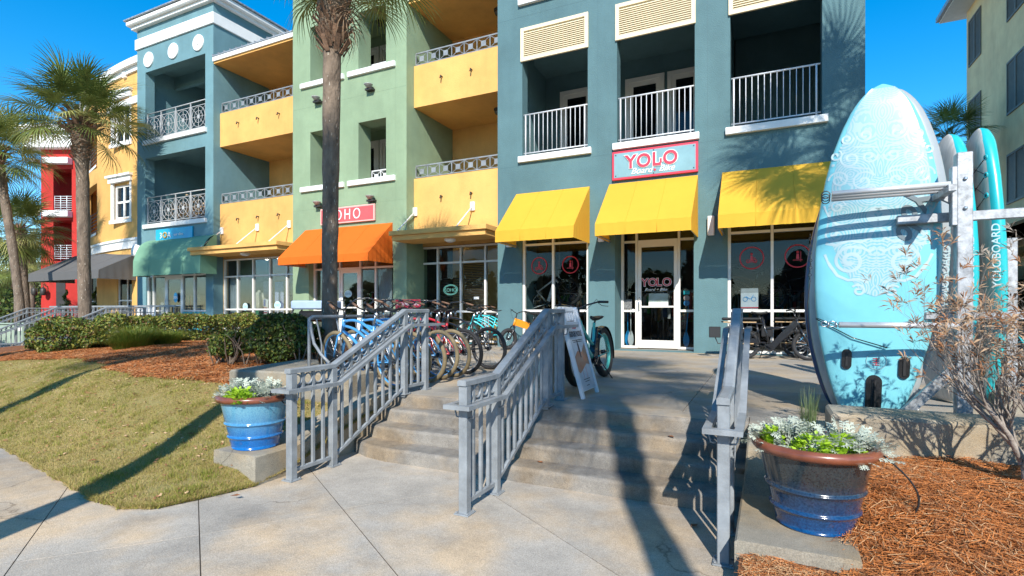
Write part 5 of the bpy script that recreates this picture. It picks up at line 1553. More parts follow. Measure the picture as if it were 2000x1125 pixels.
# ------------------------------------------------------------------ glazed pots and their plants
def potmat(name, hi, lo, dark, OFF=-.12):
    m = bpy.data.materials.new(name); m.use_nodes = True; N = m.node_tree.nodes; L = m.node_tree.links; b_ = N['Principled BSDF']
    b_.inputs['Roughness'].default_value = .16; b_.inputs['Coat Weight'].default_value = .6; b_.inputs['Coat Roughness'].default_value = .08
    tc = N.new('ShaderNodeTexCoord'); sep = N.new('ShaderNodeSeparateXYZ'); L.new(tc.outputs['Object'], sep.inputs[0])
    nz = N.new('ShaderNodeTexNoise'); nz.inputs['Scale'].default_value = 9; nz.inputs['Detail'].default_value = 8; nz.inputs['Roughness'].default_value = .7
    mp = N.new('ShaderNodeMapping'); mp.inputs['Scale'].default_value = (1, 1, .22); L.new(tc.outputs['Object'], mp.inputs['Vector']); L.new(mp.outputs[0], nz.inputs['Vector'])
    ad = N.new('ShaderNodeMath'); ad.operation = 'MULTIPLY_ADD'; ad.inputs[1].default_value = .28; L.new(nz.outputs['Fac'], ad.inputs[0])
    mz = N.new('ShaderNodeMath'); mz.operation = 'MULTIPLY_ADD'; mz.inputs[1].default_value = 1.75; mz.inputs[2].default_value = OFF; L.new(sep.outputs['Z'], mz.inputs[0]); L.new(mz.outputs[0], ad.inputs[2])
    rp = N.new('ShaderNodeValToRGB'); e = rp.color_ramp.elements; e[0].position = .18; e[0].color = (*lo, 1); e[1].position = .64; e[1].color = (*hi, 1)
    L.new(ad.outputs[0], rp.inputs['Fac'])
    sp = N.new('ShaderNodeTexNoise'); sp.inputs['Scale'].default_value = 90; sp.inputs['Detail'].default_value = 8; L.new(tc.outputs['Object'], sp.inputs['Vector'])
    r2 = N.new('ShaderNodeValToRGB'); r2.color_ramp.elements[0].position = .30; r2.color_ramp.elements[0].color = (*dark, 1); r2.color_ramp.elements[1].position = .62; r2.color_ramp.elements[1].color = (1, 1, 1, 1); L.new(sp.outputs['Fac'], r2.inputs['Fac'])
    mx = N.new('ShaderNodeMix'); mx.data_type = 'RGBA'; mx.blend_type = 'MULTIPLY'; mx.inputs['Factor'].default_value = 1
    L.new(rp.outputs['Color'], mx.inputs['A']); L.new(r2.outputs['Color'], mx.inputs['B'])
    rs = N.new('ShaderNodeTexNoise'); rs.inputs['Scale'].default_value = 3.1; rs.inputs['Detail'].default_value = 6; L.new(tc.outputs['Object'], rs.inputs['Vector'])
    r3 = N.new('ShaderNodeValToRGB'); r3.color_ramp.elements[0].position = .66; r3.color_ramp.elements[0].color = (0, 0, 0, 1); r3.color_ramp.elements[1].position = .74; r3.color_ramp.elements[1].color = (1, 1, 1, 1); L.new(rs.outputs['Fac'], r3.inputs['Fac'])
    m2 = N.new('ShaderNodeMix'); m2.data_type = 'RGBA'; m2.inputs['B'].default_value = (.10, .045, .02, 1); L.new(r3.outputs['Color'], m2.inputs['Factor']); L.new(mx.outputs['Result'], m2.inputs['A'])
    L.new(m2.outputs['Result'], b_.inputs['Base Color'])
    bp = N.new('ShaderNodeBump'); bp.inputs['Strength'].default_value = .12; bp.inputs['Distance'].default_value = .01; L.new(nz.outputs['Fac'], bp.inputs['Height']); L.new(bp.outputs[0], b_.inputs['Normal'])
    return m
POT1 = potmat('light_blue_glaze', (.13, .33, .44), (.006, .13, .40), (.55, .68, .8))
POT2 = potmat('dark_blue_glaze', (.028, .038, .042), (.004, .058, .18), (.35, .42, .5), -.03)
M_TERRA = mat('terracotta_rim', (.20, .062, .032), rough=.3, var=.25, vscale=8, coat=.4)
SILV = mat('silver_leaf', (.48, .53, .44), rough=.75, var=.12, vscale=15, trans=.12)
LIME = mat('lime_leaf', (.42, .60, .04), rough=.5, col2=(.25, .44, .02), vscale=15, trans=.3)
RUSH = mat('rush_green', (.06, .10, .035), rough=.5, col2=(.13, .16, .06), vscale=10)
def silver_leaf_mesh():
    m = MB(); L_ = .115
    def blade(a, b_, w_):
        a = Vector(a); b_ = Vector(b_); d = (b_ - a).normalized(); s = Vector((-d.y, d.x, 0)); c = (a + b_) / 2
        k = len(m.v); m.v.extend([tuple(a - s * w_ * .4), tuple(a + s * w_ * .4), tuple(c + s * w_), tuple(b_), tuple(c - s * w_)]); m.face([k, k + 1, k + 2, k + 3, k + 4][::-1])
    blade((0, 0, 0), (L_ * .6, 0, .012), .004); blade((L_ * .5, 0, .012), (L_, 0, 0), .007)
    for t in (.38, .58, .78):
        for s in (-1, 1):
            p = (L_ * t, 0, .01); q = (L_ * (t + .22), s * L_ * .27, .006); blade(p, q, .0055)
            mid_ = (L_ * (t + .12), s * L_ * .15, .008); blade(mid_, (L_ * (t + .24), s * L_ * .12, .004), .004); blade(mid_, (L_ * (t + .10), s * L_ * .28, .004), .004)
    return m
def clumpmesh(name, base, n, spread, h, mats, scale=(.7, 1.2), seed=0, el=(.1, 1.3)):
    """copies of a small leaf mesh arranged as a bushy clump, one mesh"""
    rr = random.Random(seed); out = MB()
    for k in range(n):
        az = rr.uniform(0, 6.283); q = math.sqrt(rr.random()) * spread; e = rr.uniform(*el)
        zc = h * (1 - (q / spread) ** 2) * rr.uniform(.35, 1)
        M = Matrix.Translation((math.cos(az) * q, math.sin(az) * q, zc)) @ Matrix.Rotation(az + rr.uniform(-.9, .9), 4, 'Z') @ Matrix.Rotation(-e, 4, 'Y') @ Matrix.Rotation(rr.uniform(-.5, .5), 4, 'X') @ Matrix.Scale(rr.uniform(*scale), 4)
        b0 = len(out.v); out.v.extend([tuple(M @ Vector(v)) for v in base.v]); out.mi = rr.randrange(len(mats))
        for f in base.f: out.face([b0 + i for i in f])
    return out
SLM = silver_leaf_mesh()
def rnd_leaf(s=.035):
    m = MB(); m.v = [(0, 0, 0), (s * .5, s * .38, s * .12), (s, 0, 0), (s * .5, -s * .38, s * .12)]; m.face([0, 1, 2, 3]); return m
def pot(x, y, z, s, mt, label, n=48):
    root = empty('glazed_pot', (x, y, z), 0, label, 'flower pot')
    pr = [(.190, 0), (.200, .012)]
    for k in range(15):
        t = k / 14; zz = .012 + t * .425; r_ = .200 + (.292 - .200) * t ** .95
        for zb, am in ((.115, .014), (.235, .014)): r_ += am * math.exp(-((zz - zb) / .010) ** 2)
        pr.append((r_, zz))
    ex = []
    for zz in np.linspace(.08, .27, 39):
        t = (zz - .012) / .425; r_ = .200 + .092 * t ** .95
        for zb, am in ((.115, .015), (.235, .015)): r_ += am * math.exp(-((zz - zb) / .011) ** 2)
        ex.append((r_, zz))
    pr = [p for p in pr if p[1] < .08 or p[1] > .27] + ex; pr.sort(key=lambda p: p[1])
    m = MB(); m.lathe([(r_ * s, zz * s) for r_, zz in pr], n, cap1=False); m.build('body', mt, root)
    rm = MB(); rim = [(.288, .43), (.318, .432), (.332, .448), (.334, .468), (.322, .485), (.30, .490), (.284, .482), (.280, .40), (.26, .35)]
    rm.lathe([(r_ * s, zz * s) for r_, zz in rim], n, cap0=False, cap1=False); rm.build('rim', M_TERRA, root)
    sm = MB(); sm.lathe([(.001, .425 * s), (.282 * s, .425 * s)][::-1], n, cap0=False, cap1=False); sm.build('potting_soil', M_SOIL, root)
    return root
PX1, PX2 = (-4.15, 3.30, -.27), (.255, 3.47, -.27)
SC = .98
pot(*PX1, SC, POT1, 'light blue glazed pot with terracotta rim left of the steps')
pot(*PX2, SC, POT2, 'dark blue glazed pot with terracotta rim right of the steps')
def plantc(name, x, y, z, cm, mats, label):
    r_ = empty(name, (x, y, z), 0, label, 'plant'); stuff(cm.build('foliage', mats, r_)); return r_
zt = -.27 + .43 * SC
for (cx_, cy_, k) in ((PX1[0] - .13, PX1[1] - .04, 0), (PX1[0] + .12, PX1[1] + .02, 1), (PX2[0] - .15, PX2[1] + .03, 2), (PX2[0] + .155, PX2[1] - .03, 3)):
    plantc('silver_ragwort', cx_, cy_, zt, clumpmesh('c', SLM, 160, .175, .13, [SILV], (.55, 1.05), 30 + k, (-.25, 1.3)), [SILV],
           ['silver leaved plant filling the left half of the light blue pot', 'silver leaved plant filling the right half of the light blue pot', 'silver leaved plant at the left of the dark blue pot', 'silver leaved plant hanging over the right rim of the dark blue pot'][k])
for (cx_, cy_, k) in ((PX1[0] - .02, PX1[1] - .17, 0), (PX1[0] + .10, PX1[1] - .20, 1), (PX2[0] - .02, PX2[1] - .15, 2), (PX2[0] + .12, PX2[1] - .13, 3), (PX2[0] - .22, PX2[1] - .04, 4)):
    plantc('lime_pansy', cx_, cy_, zt + .005, clumpmesh('c', rnd_leaf(.042), 260, .105 if k != 4 else .05, .12, [LIME], (.6, 1.2), 50 + k, (-.1, 1.2)), [LIME],
           ['lime green leafy plant in the front middle of the light blue pot', 'small lime green plant at the front right of the light blue pot', 'lime green leafy plant in the front middle of the dark blue pot', 'lime green leafy plant among the silver leaves at the right of the dark blue pot', 'sprig of lime green leaves at the left rim of the dark blue pot'][k])
tuft(PX2[0] - .02, PX2[1] + .10, zt, .10, .42, 150, [RUSH], [1], 'upright dark green rush in the middle of the dark blue pot', 'rush_plant', .6, .0045)
m = MB(); hp = [(PX2[0] + .30, PX2[1] + .05, .18)] + [(PX2[0] + .30 + .20 * math.sin(t * math.pi * .95), PX2[1] + .05 + .02 * t, .18 - .5 * t) for t in np.linspace(.08, 1, 14)]
m.tube(hp, .0055, 6); tag(m.build('irrigation_hose', M_BLACK), 'thin black irrigation hose looping from the dark blue pot to the straw', 'hose')
m = MB(); pts = [(PX1[0] + .30, PX1[1] + .02, .16), (PX1[0] + .36, PX1[1] + .06, .08), (PX1[0] + .31, PX1[1] + .08, -.1)]; m.tube(pts, .005, 6); tag(m.build('irrigation_hose', M_BLACK), 'short black irrigation hose behind the light blue pot', 'hose')

# unseen tree line added behind the viewpoint to darken reflections in the shop glass
rt = empty('added_treeline', (0, -34, -1), 0, 'unseen tree line added behind the viewpoint to darken the window reflections', 'tree line')
def smt(n):
    k = rng.integers(0, 22, n); cx_ = -52 + k * 4.6; v = rng.normal(size=(n, 3)); v /= np.linalg.norm(v, axis=1)[:, None]
    hh = 3.2 + 1.4 * np.sin(k * 2.1)
    return np.stack([cx_, np.sin(k * 5.0) * 2, hh], -1) + v * np.stack([np.full(n, 3.0), np.full(n, 2.6), hh * .95], -1) * (1 - np.abs(rng.normal(0, .15, n)))[:, None]
leafcloud('crown', 26000, smt, .42, HG, [.5, .05, .4, .05], rt)
# ------------------------------------------------------------------ bicycles
def paint(name, col, rough=.25, metal=0): return mat(name, col, rough=rough, metal=metal, var=.06, coat=.5)
P_BLUE = paint('bike_blue', (.06, .27, .56)); P_CORAL = paint('bike_coral', (.72, .09, .10)); P_RED = paint('bike_red', (.45, .02, .03)); P_AQUA = paint('bike_aqua', (.03, .50, .55)); P_TEALB = paint('bike_teal', (.08, .44, .36)); P_ORNG = paint('bike_orange', (.85, .30, .02)); P_BLK = paint('bike_black', (.015, .015, .017)); P_WHT = paint('bike_white', (.70, .70, .68)); P_CYB = paint('bike_bright_blue', (.02, .33, .70))
M_GRIP = mat('brown_grip', (.16, .085, .05), rough=.7, var=.15)
WC = {}
def wheel(root, x, Rw, tr, rimmat, tyremat, name='wheel', z=None):
    key = (Rw, tr, rimmat.name, tyremat.name)
    if key not in WC:
        a = MB(); a.torus((0, 0, 0), Rw - tr * 1.75, tr * .42, 'y', 40, 6, 1.5)
        b_ = MB(); b_.torus((0, 0, 0), Rw - tr, tr, 'y', 44, 10)
        c = MB()
        for k in range(28):
            an = k * 2 * math.pi / 28; s = 1 if k % 2 else -1; a2 = an + s * .35
            c.tube([(math.cos(an) * .028, s * .025, math.sin(an) * .028), (math.cos(a2) * (Rw - tr * 1.8), 0, math.sin(a2) * (Rw - tr * 1.8))], .0016, 3, caps=False)
        d = MB(); M = Matrix.Rotation(R(90), 4, 'X'); d.lathe([(.03, -.035), (.03, .035)], 12); d.lathe([(.008, -.06), (.008, .06)], 8); d.v = [tuple(M @ Vector(v)) for v in d.v]
        WC[key] = (a.mesh('wheel', rimmat), b_.mesh('tyre', tyremat), c.mesh('spokes', M_CHROME), d.mesh('hub', P_BLK))
    ms_ = WC[key]
    w_ = link(name, ms_[0], root, (x, 0, Rw if z is None else z))
    link('tyre', ms_[1], w_); link('spokes', ms_[2], w_); link('hub', ms_[3], w_)
    return w_
def arc(p0, p1, sag, n=8, ax=(0, 0, 1)):
    p0, p1 = Vector(p0), Vector(p1); A = Vector(ax)
    return [p0.lerp(p1, i / n) + A * sag * math.sin(math.pi * i / n) for i in range(n + 1)]
def bicycle(loc, rz, lean, kind, P, tyre, label, group=None, rim=None, name='bicycle', steer=0.0, Rw=.34, tr=.027, cat='bicycle', basket=False):
    root = empty(name, loc, 0, label, cat, group); root.rotation_euler = (lean, 0, rz)
    wb = .56 if kind != 'mini' else .50
    rim = rim or P
    wr = wheel(root, -wb, Rw, tr, rim, tyre)
    hx_ = (wb - .17)
    hb, ht = Vector((hx_ + .02, 0, Rw + .33)), Vector((hx_ - .04, 0, Rw + .50))
    bb = Vector((-.10, 0, Rw - .05)); ra = Vector((-wb, 0, Rw)); fa = Vector((wb, 0, Rw)); stp = Vector((-.25, 0, Rw + .42))
    f = MB()
    f.tube([hb, ht], .024, 10)
    if kind == 'cruiser':
        f.tube(arc(ht - Vector((0, 0, .03)), stp + Vector((.02, 0, -.08)), .07, 10), .019, 8)
        f.tube(arc(ht - Vector((.0, 0, .09)), Vector((-.19, 0, Rw + .16)), .06, 10), .019, 8)
        f.tube(arc(hb + Vector((0, 0, .02)), bb, .06, 10), .021, 8)
        f.tube([bb, stp], .018, 8)
    elif kind == 'step':
        f.tube(arc(ht - Vector((0, 0, .06)), bb + Vector((.06, 0, .02)), -.10, 10), .042, 10)
        f.tube(arc(ht - Vector((0, 0, .02)), Vector((-.17, 0, Rw + .12)), -.05, 10), .025, 8)
        f.tube([bb, stp], .022, 8)
        f.tube([Vector((-.17, 0, Rw + .14)), Vector((-.5, .06, Rw + .26))], .014, 6)
    elif kind == 'mini':
        f.bar(ht - Vector((0, 0, .09)), Vector((-.10, 0, Rw + .30)), .10, .17); f.tube([Vector((-.25, 0, Rw + .30)), bb], .03, 8)
    elif kind == 'mtb':
        f.bar(ht - Vector((0, 0, .05)), bb + Vector((.02, 0, .02)), .055, .075); f.tube([ht - Vector((0, 0, .02)), stp - Vector((0, 0, .06))], .022, 8); f.tube([bb, stp], .02, 8)
    elif kind == 'cargo':
        f.bar(ht - Vector((0, 0, .06)), bb + Vector((.02, 0, .0)), .07, .11); f.tube([bb, stp + Vector((0, 0, .12))], .025, 8); f.tube([ht - Vector((0, 0, .14)), Vector((-.2, 0, Rw + .30))], .025, 8)
    for s in (-1, 1):
        yy = .055 + tr * .6
        f.tube([bb + Vector((-.03, s * .03, 0)), Vector((-.3, s * yy, Rw - .02)), ra + Vector((0, s * yy, 0))], .010, 6)
        f.tube([stp + Vector((.02, 0, -.10)), Vector((-.38, s * yy, Rw + .22)), ra + Vector((0, s * yy, 0))], .009, 6)
    f.build('frame', P, root)
    fk = MB()
    for s in (-1, 1):
        yy = .05 + tr * .6
        fk.tube([hb + Vector((0, s * .02, -.01)), hb + Vector((.015, s * yy, -.04)), Vector((hx_ + .11, s * yy, Rw + .14)), fa + Vector((0, s * yy, 0))], .012 if kind not in ('cargo', 'mini', 'step') else .019, 8)
    fr_ = fk.build('fork', P if kind in ('cruiser',) else P_BLK, root)
    wheel(root, wb, Rw, tr, rim, tyre)
    cr = MB(); M = Matrix.Translation(bb) @ Matrix.Rotation(R(90), 4, 'X'); c0 = len(cr.v); cr.lathe([(.085, -.052), (.085, -.046)], 24); cr.lathe([(.025, -.07), (.025, .07)], 10); 
    if kind in ('cargo', 'mtb', 'step'): cr.lathe([(.07, -.04), (.085, 0), (.07, .04)], 16)
    cr.v = [tuple(M @ Vector(v)) for v in cr.v]
    for s in (-1, 1):
        e = bb + Vector((s * .14, s * .075, s * -.09)); cr.bar(bb + Vector((0, s * .075, 0)), e, .014, .022); cr.box(e.x - .045, e.x + .045, e.y + (0 if s > 0 else -.09), e.y + (.09 if s > 0 else 0), e.z - .012, e.z + .012)
    cr.build('crank', P_BLK, root)
    ch = MB(); ch.tube([bb + Vector((0, -.049, .085)), ra + Vector((0, -.049, .035))], .004, 4); ch.tube([bb + Vector((0, -.049, -.085)), ra + Vector((0, -.049, -.035))], .004, 4); ch.build('chain', M_BRONZE, root)
    sp_ = MB(); seat = stp + Vector((-.045, 0, .15 if kind != 'step' else .02)); sp_.tube([stp, seat], .014, 8); sp_.build('seat_post', M_CHROME if kind == 'cruiser' else P_BLK, root)
    sd = MB(); n = 10
    for i in range(n + 1):
        t = i / n; xx = seat.x + .15 - .29 * t; w_ = .022 + .085 * (max(0, t - .25) / .75) ** .8 * (1 if t < .92 else .8); zt_ = seat.z + .055 + .018 * math.cos(t * 6) * .6
        for j in range(8):
            a = j * math.pi / 4; sd.v.append((xx, math.cos(a) * w_, zt_ + (math.sin(a) * (.018 if math.sin(a) > 0 else .035))))
    for i in range(n):
        for j in range(8): sd.face([i * 8 + j, i * 8 + (j + 1) % 8, (i + 1) * 8 + (j + 1) % 8, (i + 1) * 8 + j], True)
    sd.face(range(8)); sd.face([n * 8 + j for j in range(8)][::-1])
    so_ = sd.build('saddle', M_BLACK, root)
    if kind == 'cruiser':
        q = MB(); 
        for s in (-1, 1): q.tube([(seat.x - .09, s * .05, seat.z - .05), (seat.x - .09, s * .05, seat.z + .03)], .018, 8)
        q.build('saddle_spring', M_CHROME, so_)
    # bars
    h = MB(); top = ht + Vector((-.03, 0, .12)); h.tube([ht, top], .014, 8)
    if kind == 'cruiser': pts = [(top.x + .03, 0, top.z), (top.x + .05, .06, top.z + .03), (top.x + .02, .19, top.z + .12), (top.x - .10, .30, top.z + .13), (top.x - .19, .335, top.z + .10)]; gp = [(top.x - .19, .335, top.z + .10), (top.x - .32, .37, top.z + .06)]
    else: pts = [(top.x, 0, top.z), (top.x + .01, .12, top.z + .04), (top.x - .04, .26, top.z + .07)]; gp = [(top.x - .04, .26, top.z + .07), (top.x - .10, .37, top.z + .06)]
    mir = lambda L_: [(a, -b_, c) for a, b_, c in L_]
    h.tube(list(reversed(mir(pts)))[:-1] + pts, .011, 8)
    ho = h.build('handlebar', P_BLK, root)
    for L_ in (gp, mir(gp)):
        g = MB(); g.tube(L_, .016, 8); g.build('grip', M_GRIP if kind == 'cruiser' else M_BLACK, ho)
        q = MB(); a, b_ = Vector(L_[0]), Vector(L_[1]); q.tube([a + Vector((.02, 0, -.015)), a.lerp(b_, .4) + Vector((.03, 0, -.05)), b_ + Vector((.02, 0, -.055))], .004, 4); q.tube([a, a + Vector((.07, 0, .03)), Vector((ht.x + .08, 0, ht.z - .02))], .0028, 4); q.build('brake_lever', P_BLK, ho)
    if kind in ('step', 'cargo', 'cruiser'):
        for (cx_, a0, a1) in (((-wb), R(35), R(200)),) + (((wb), R(20), R(150)),) * (kind != 'cruiser'):
            if kind == 'cruiser': continue
            fd_ = MB(); n = 14; r_ = Rw + .018; b0 = len(fd_.v)
            for i in range(n + 1):
                a = a0 + (a1 - a0) * i / n
                for s in (-1, 0, 1): fd_.v.append((cx_ + math.cos(a) * (r_ - abs(s) * .012), s * (tr + .008), Rw + math.sin(a) * (r_ - abs(s) * .012)))
            for i in range(n):
                for s in (0, 1): fd_.face([b0 + i * 3 + s, b0 + i * 3 + s + 1, b0 + (i + 1) * 3 + s + 1, b0 + (i + 1) * 3 + s], True)
            fd_.build('mudguard', P_BLK, root)
    ks = MB(); ks.tube([bb + Vector((-.12, .05, -.03)), (-.28, .20, .005)], .009, 6); ks.build('kickstand', P_BLK, root)
    if kind in ('step', 'cargo', 'mtb'):
        bt = MB(); 
        if kind == 'step': bt.bar(bb + Vector((-.02, 0, .05)), stp + Vector((-.06, 0, -.08)), .08, .11)
        if kind == 'cargo': bt.bar(Vector((-.30, 0, Rw + .05)), Vector((-.62, 0, Rw + .10)), .06, .10)
        if bt.v: bt.build('battery', P_BLK, root)
        lt = MB(); M = Matrix.Translation(hb + Vector((.07, 0, .08))) @ Matrix.Rotation(R(90), 4, 'Y'); lt.lathe([(.02, -.03), (.04, 0), (.04, .02)], 12); lt.v = [tuple(M @ Vector(v)) for v in lt.v]; lt.build('headlight', P_BLK, root)
    if kind == 'cargo':
        rk = MB(); zt_ = Rw + .44
        for s in (-.11, .11): rk.tube([(-.20, s, zt_ - .04), (-.98, s, zt_)], .012, 6); rk.tube([(-.30, s, Rw + .02), (-.9, s, Rw + .12)], .012, 6)
        for xx in (-.35, -.6, -.85): 
            for s in (-.11, .11): rk.tube([(xx, s, zt_), (xx + .07, s, Rw + .06)], .008, 6)
        rk.tube([(-.98, -.11, zt_), (-.98, .11, zt_)], .012, 6); rk.build('cargo_rack', P_BLK, root)
        q = MB(); q.bbox(-.98, -.28, -.10, .10, zt_ + .03, zt_ + .085, .02); q.build('rear_cushion', M_BLACK, root)
        q = MB(); q.bbox(-.95, -.35, -.13, -.115, zt_ - .02, zt_ - .0, .003); q.bbox(-.9, -.4, -.16, -.10, Rw + .0, Rw + .02, .004); q.build('wood_rail', mat('bamboo', (.50, .33, .16), var=.2), root)
        q = MB(); q.bbox(-1.22, -1.0, -.02, .02, Rw + .12, Rw + .34, .01); q.tube([(-1.1, 0, Rw + .12), (-1.05, 0, Rw + .0), (-.9, 0, Rw + .02)], .012, 6); q.build('mud_flap', M_BLACK, root)
    if kind == 'cruiser':
        tg = MB(); tg.box(hx_ - .02, hx_ + .05, -.045, -.04, Rw + .12, Rw + .15)
    return root
def mid_(a, b_): return ((a[0] + b_[0]) / 2, (a[1] + b_[1]) / 2)
rowb = [  # rear wheel y, colour, tyre, label
    (5.14, P_BLUE, M_TAN, 'blue cruiser with tan tyres nearest the steps, first in the row'),
    (5.52, P_BLUE, M_TAN, 'blue cruiser with tan tyres, second in the row from the steps'),
    (5.82, P_BLUE, M_TAN, 'blue cruiser with tan tyres, third in the row from the steps'),
    (6.14, P_BLUE, M_TAN, 'blue cruiser with tan tyres, fourth in the row just before the coral bike'),
    (6.46, P_CORAL, M_TAN, 'coral pink cruiser with tan tyres near the end of the row'),
    (6.86, P_RED, M_RUBBER, 'dark red cruiser with black tyres at the far end of the row'),
    (7.55, P_BLK, M_RUBBER, 'black cruiser standing beyond the row close to the boutique')]
for k, (yr, P, ty, lab) in enumerate(rowb):
    rx = -4.02 - .03 * (k % 2); ang = R(171 + (k * 37 % 7) - 3); L_ = .56
    cx_, cy_ = rx + math.cos(ang) * L_, yr + math.sin(ang) * L_
    bicycle((cx_, cy_, 0), ang, R(-6 + (k * 13 % 5)), 'cruiser', P, ty, lab, 'cruiser bikes parked in the rack', rim=P_BLUE if P is P_CORAL else (P_WHT if P is P_RED else P), name='cruiser_bicycle', Rw=.345, tr=.029)
# rack for the row
rk = empty('bike_rack', (-5.45, 5.15, 0), 0, 'grey pipe bike rack holding the front wheels of the cruisers', 'bike rack')
m = MB(); m.tube([(0, 0, 0), (0, 0, .84), (.02, .04, .87), (.05, .3, .87), (.1, 2.5, .87), (.1, 2.55, .84), (.1, 2.6, 0)], .024, 8); m.build('rack_rail', M_RAIL, rk)
m = MB(); m.tube([(.02, 0, .8), (.06, -.02, .68), (.14, -.05, .52), (.3, -.08, .38), (.46, -.10, .28)], .02, 8); m.build('rack_arm', M_RAIL, rk)
for k in range(7):
    m = MB(); m.tube([(.02 + .01 * k, .1 + .36 * k, .86), (.12, .1 + .36 * k, .5), (.12, .1 + .36 * k, 0)], .012, 6); m.build('rack_divider', M_RAIL, rk)
# e-bike behind the sandwich board
bicycle((-2.10, 6.88, 0), R(-92), R(4), 'step', P_TEALB, M_RUBBER, 'teal fat tyre electric bicycle behind the sandwich board', rim=P_TEALB, name='electric_bicycle', Rw=.36, tr=.05)
bicycle((-5.42, 12.0, 0), R(-118), R(-4), 'mini', P_ORNG, M_RUBBER, 'small orange electric bicycle left of the first yellow awning window', rim=P_BLK, name='electric_bicycle', Rw=.265, tr=.048)
bicycle((-6.75, 12.55, 0), R(195), R(-5), 'cruiser', P_AQUA, M_RUBBER, 'aqua cruiser in front beside the teal corner pillar', rim=P_AQUA, name='cruiser_bicycle')
bicycle((-6.85, 13.0, 0), R(188), R(-3), 'cruiser', P_AQUA, M_RUBBER, 'aqua cruiser behind the other one by the dark store window', rim=P_BLK, name='cruiser_bicycle')
rk = empty('bike_rack', (-6.95, 12.5, 0), 0, 'small grey pipe rack under the aqua cruisers', 'bike rack')
m = MB(); m.tube([(-.5, -.15, .1), (-.25, -.1, .3), (.02, 0, .42), (.1, 0, .7), (.1, .05, .84), (.12, .8, .86)], .02, 8); m.tube([(.18, 0, 0), (.18, 0, .8)], .016, 6); m.tube([(.26, 0, 0), (.26, 0, .8)], .016, 6); m.box(.1, .34, -.06, .06, 0, .015); m.build('rack_rail', M_RAIL, rk)
bicycle((.20, 11.45, 0), R(4), R(-3), 'cargo', P_BLK, M_RUBBER, 'long black cargo electric bicycle under the third awning', rim=P_BLK, name='cargo_bicycle', Rw=.29, tr=.036)
bicycle((1.15, 12.0, 0), R(-6), R(-3), 'cargo', P_CYB, M_RUBBER, 'bright blue cargo electric bicycle half hidden behind the boards', rim=P_BLK, name='cargo_bicycle', Rw=.29, tr=.036)
bicycle((2.9, 9.5, 0), R(120), R(3), 'step', P_AQUA, M_RUBBER, 'mint bicycle glimpsed through the bare shrub behind the rack', rim=P_BLK, name='electric_bicycle', Rw=.34, tr=.04)
# grey box trailer near the boutique
x, y = at(618, 12.2); tr_ = empty('delivery_trike', (x, y, .0), R(20), 'dark bike with a pale blue lid box left of the tall palm trunk', 'bicycle box')
m = MB(); m.bbox(-.5, .5, -.25, .25, .98, 1.18, .03); m.build('lid_box', mat('pale_blue_lid', (.34, .45, .60), var=.1), tr_); m = MB()
for s in (-.2, .2): m.tube([(-.45, s, .98), (-.5, s, .85), (-.2, s, .75), (.4, s, .75), (.45, s, .98)], .02, 6)
m.bbox(-.35, .35, -.2, .2, .70, .95, .04); m.tube([(-.3, 0, .7), (-.3, 0, 0)], .03, 6); m.tube([(.3, 0, .7), (.3, 0, 0)], .03, 6); m.build('carrier', P_BLK, tr_)

# ------------------------------------------------------------------ sandwich board
P0_, P1_ = Vector((-1.74, 5.44, 0.0)), Vector((-1.73, 6.02, 0.0))
ab = empty('sandwich_board', (-1.9, 5.72, 0), 0, 'white plastic sandwich board with printed poster beside the middle railing', 'sandwich board')
def panel(x_bot, x_top, nm, th):
    m = MB(); u = Vector((0, 1, 0)); v = Vector((x_top - x_bot, 0, 1.0)).normalized(); nrm = u.cross(v)
    M = Matrix((( *u, 0), (*v, 0), (*nrm, 0), (0, 0, 0, 1))).transposed(); M.translation = Vector((x_bot, -.29, 0))
    H = 1.03
    for (a, c, p, q) in ((0, .055, 0, H), (.525, .58, 0, H), (.055, .525, .07, .86), (.055, .13, .86, H - .02), (.45, .525, .86, H - .02), (.13, .45, H - .055, H), (.20, .23, .87, H - .06), (.27, .31, .87, H - .06), (.35, .38, .87, H - .06)):
        m.bbox(a, c, p, q, -th, 0 if (q - p) < .9 else .008, .004, M)
    return m, M
M_SIGNW = mat('white_sign_plastic', (.66, .69, .72), rough=.35, var=.06)
m, MM = panel(.15, -.13, 'front_panel', .03); fp = m.build('front_panel', M_SIGNW, ab)
m, _ = panel(-.44, -.16, 'b', .03); m.v = [tuple(v) for v in m.v]; bp_ = m.build('back_panel', mat('cream_sign_plastic', (.52, .50, .42), rough=.5, var=.1), ab)
rotE = MM.to_euler()
def pt(u_, v_, w_=.004): return MM @ Vector((u_, v_, w_))
def decal(u0, u1, v0, v1, mt, nm, w_=.003, parent=None):
    m = MB(); m.quad(pt(u0, v0, w_), pt(u1, v0, w_), pt(u1, v1, w_), pt(u0, v1, w_)); return m.build(nm, mt, parent or fp)
decal(.06, .52, .08, .85, mat('poster_paper', (.48, .53, .58), rough=.3, var=.15, vscale=6), 'poster', .0015)
m = MB()
ptsb = [(.075, .46), (.20, .52), (.33, .50), (.505, .60), (.505, .34), (.40, .36), (.25, .31), (.12, .27), (.075, .30)]
m.quad(*[pt(a, c, .003) for a, c in ptsb][::-1]); m.build('poster_print', mat('poster_orange', (.42, .13, .05), rough=.35, col2=(.30, .22, .17), vscale=9), fp)
m = MB(); 
for k, (w_, a, c) in enumerate(((.03, .44, .50), (.055, .50, .55), (.045, .55, .60), (.025, .60, .64))): m.quad(pt(.27 - w_ / 2, a, .0042), pt(.27 + w_ / 2, a, .0042), pt(.27 + w_ / 2, c, .0042), pt(.27 - w_ / 2, c, .0042))
m.build('poster_print', mat('ink_dark', (.05, .05, .06), var=.1), fp)
INK = MATS['ink_dark']; REDI = mat('red_print', (.50, .03, .05), rough=.4, var=.05)
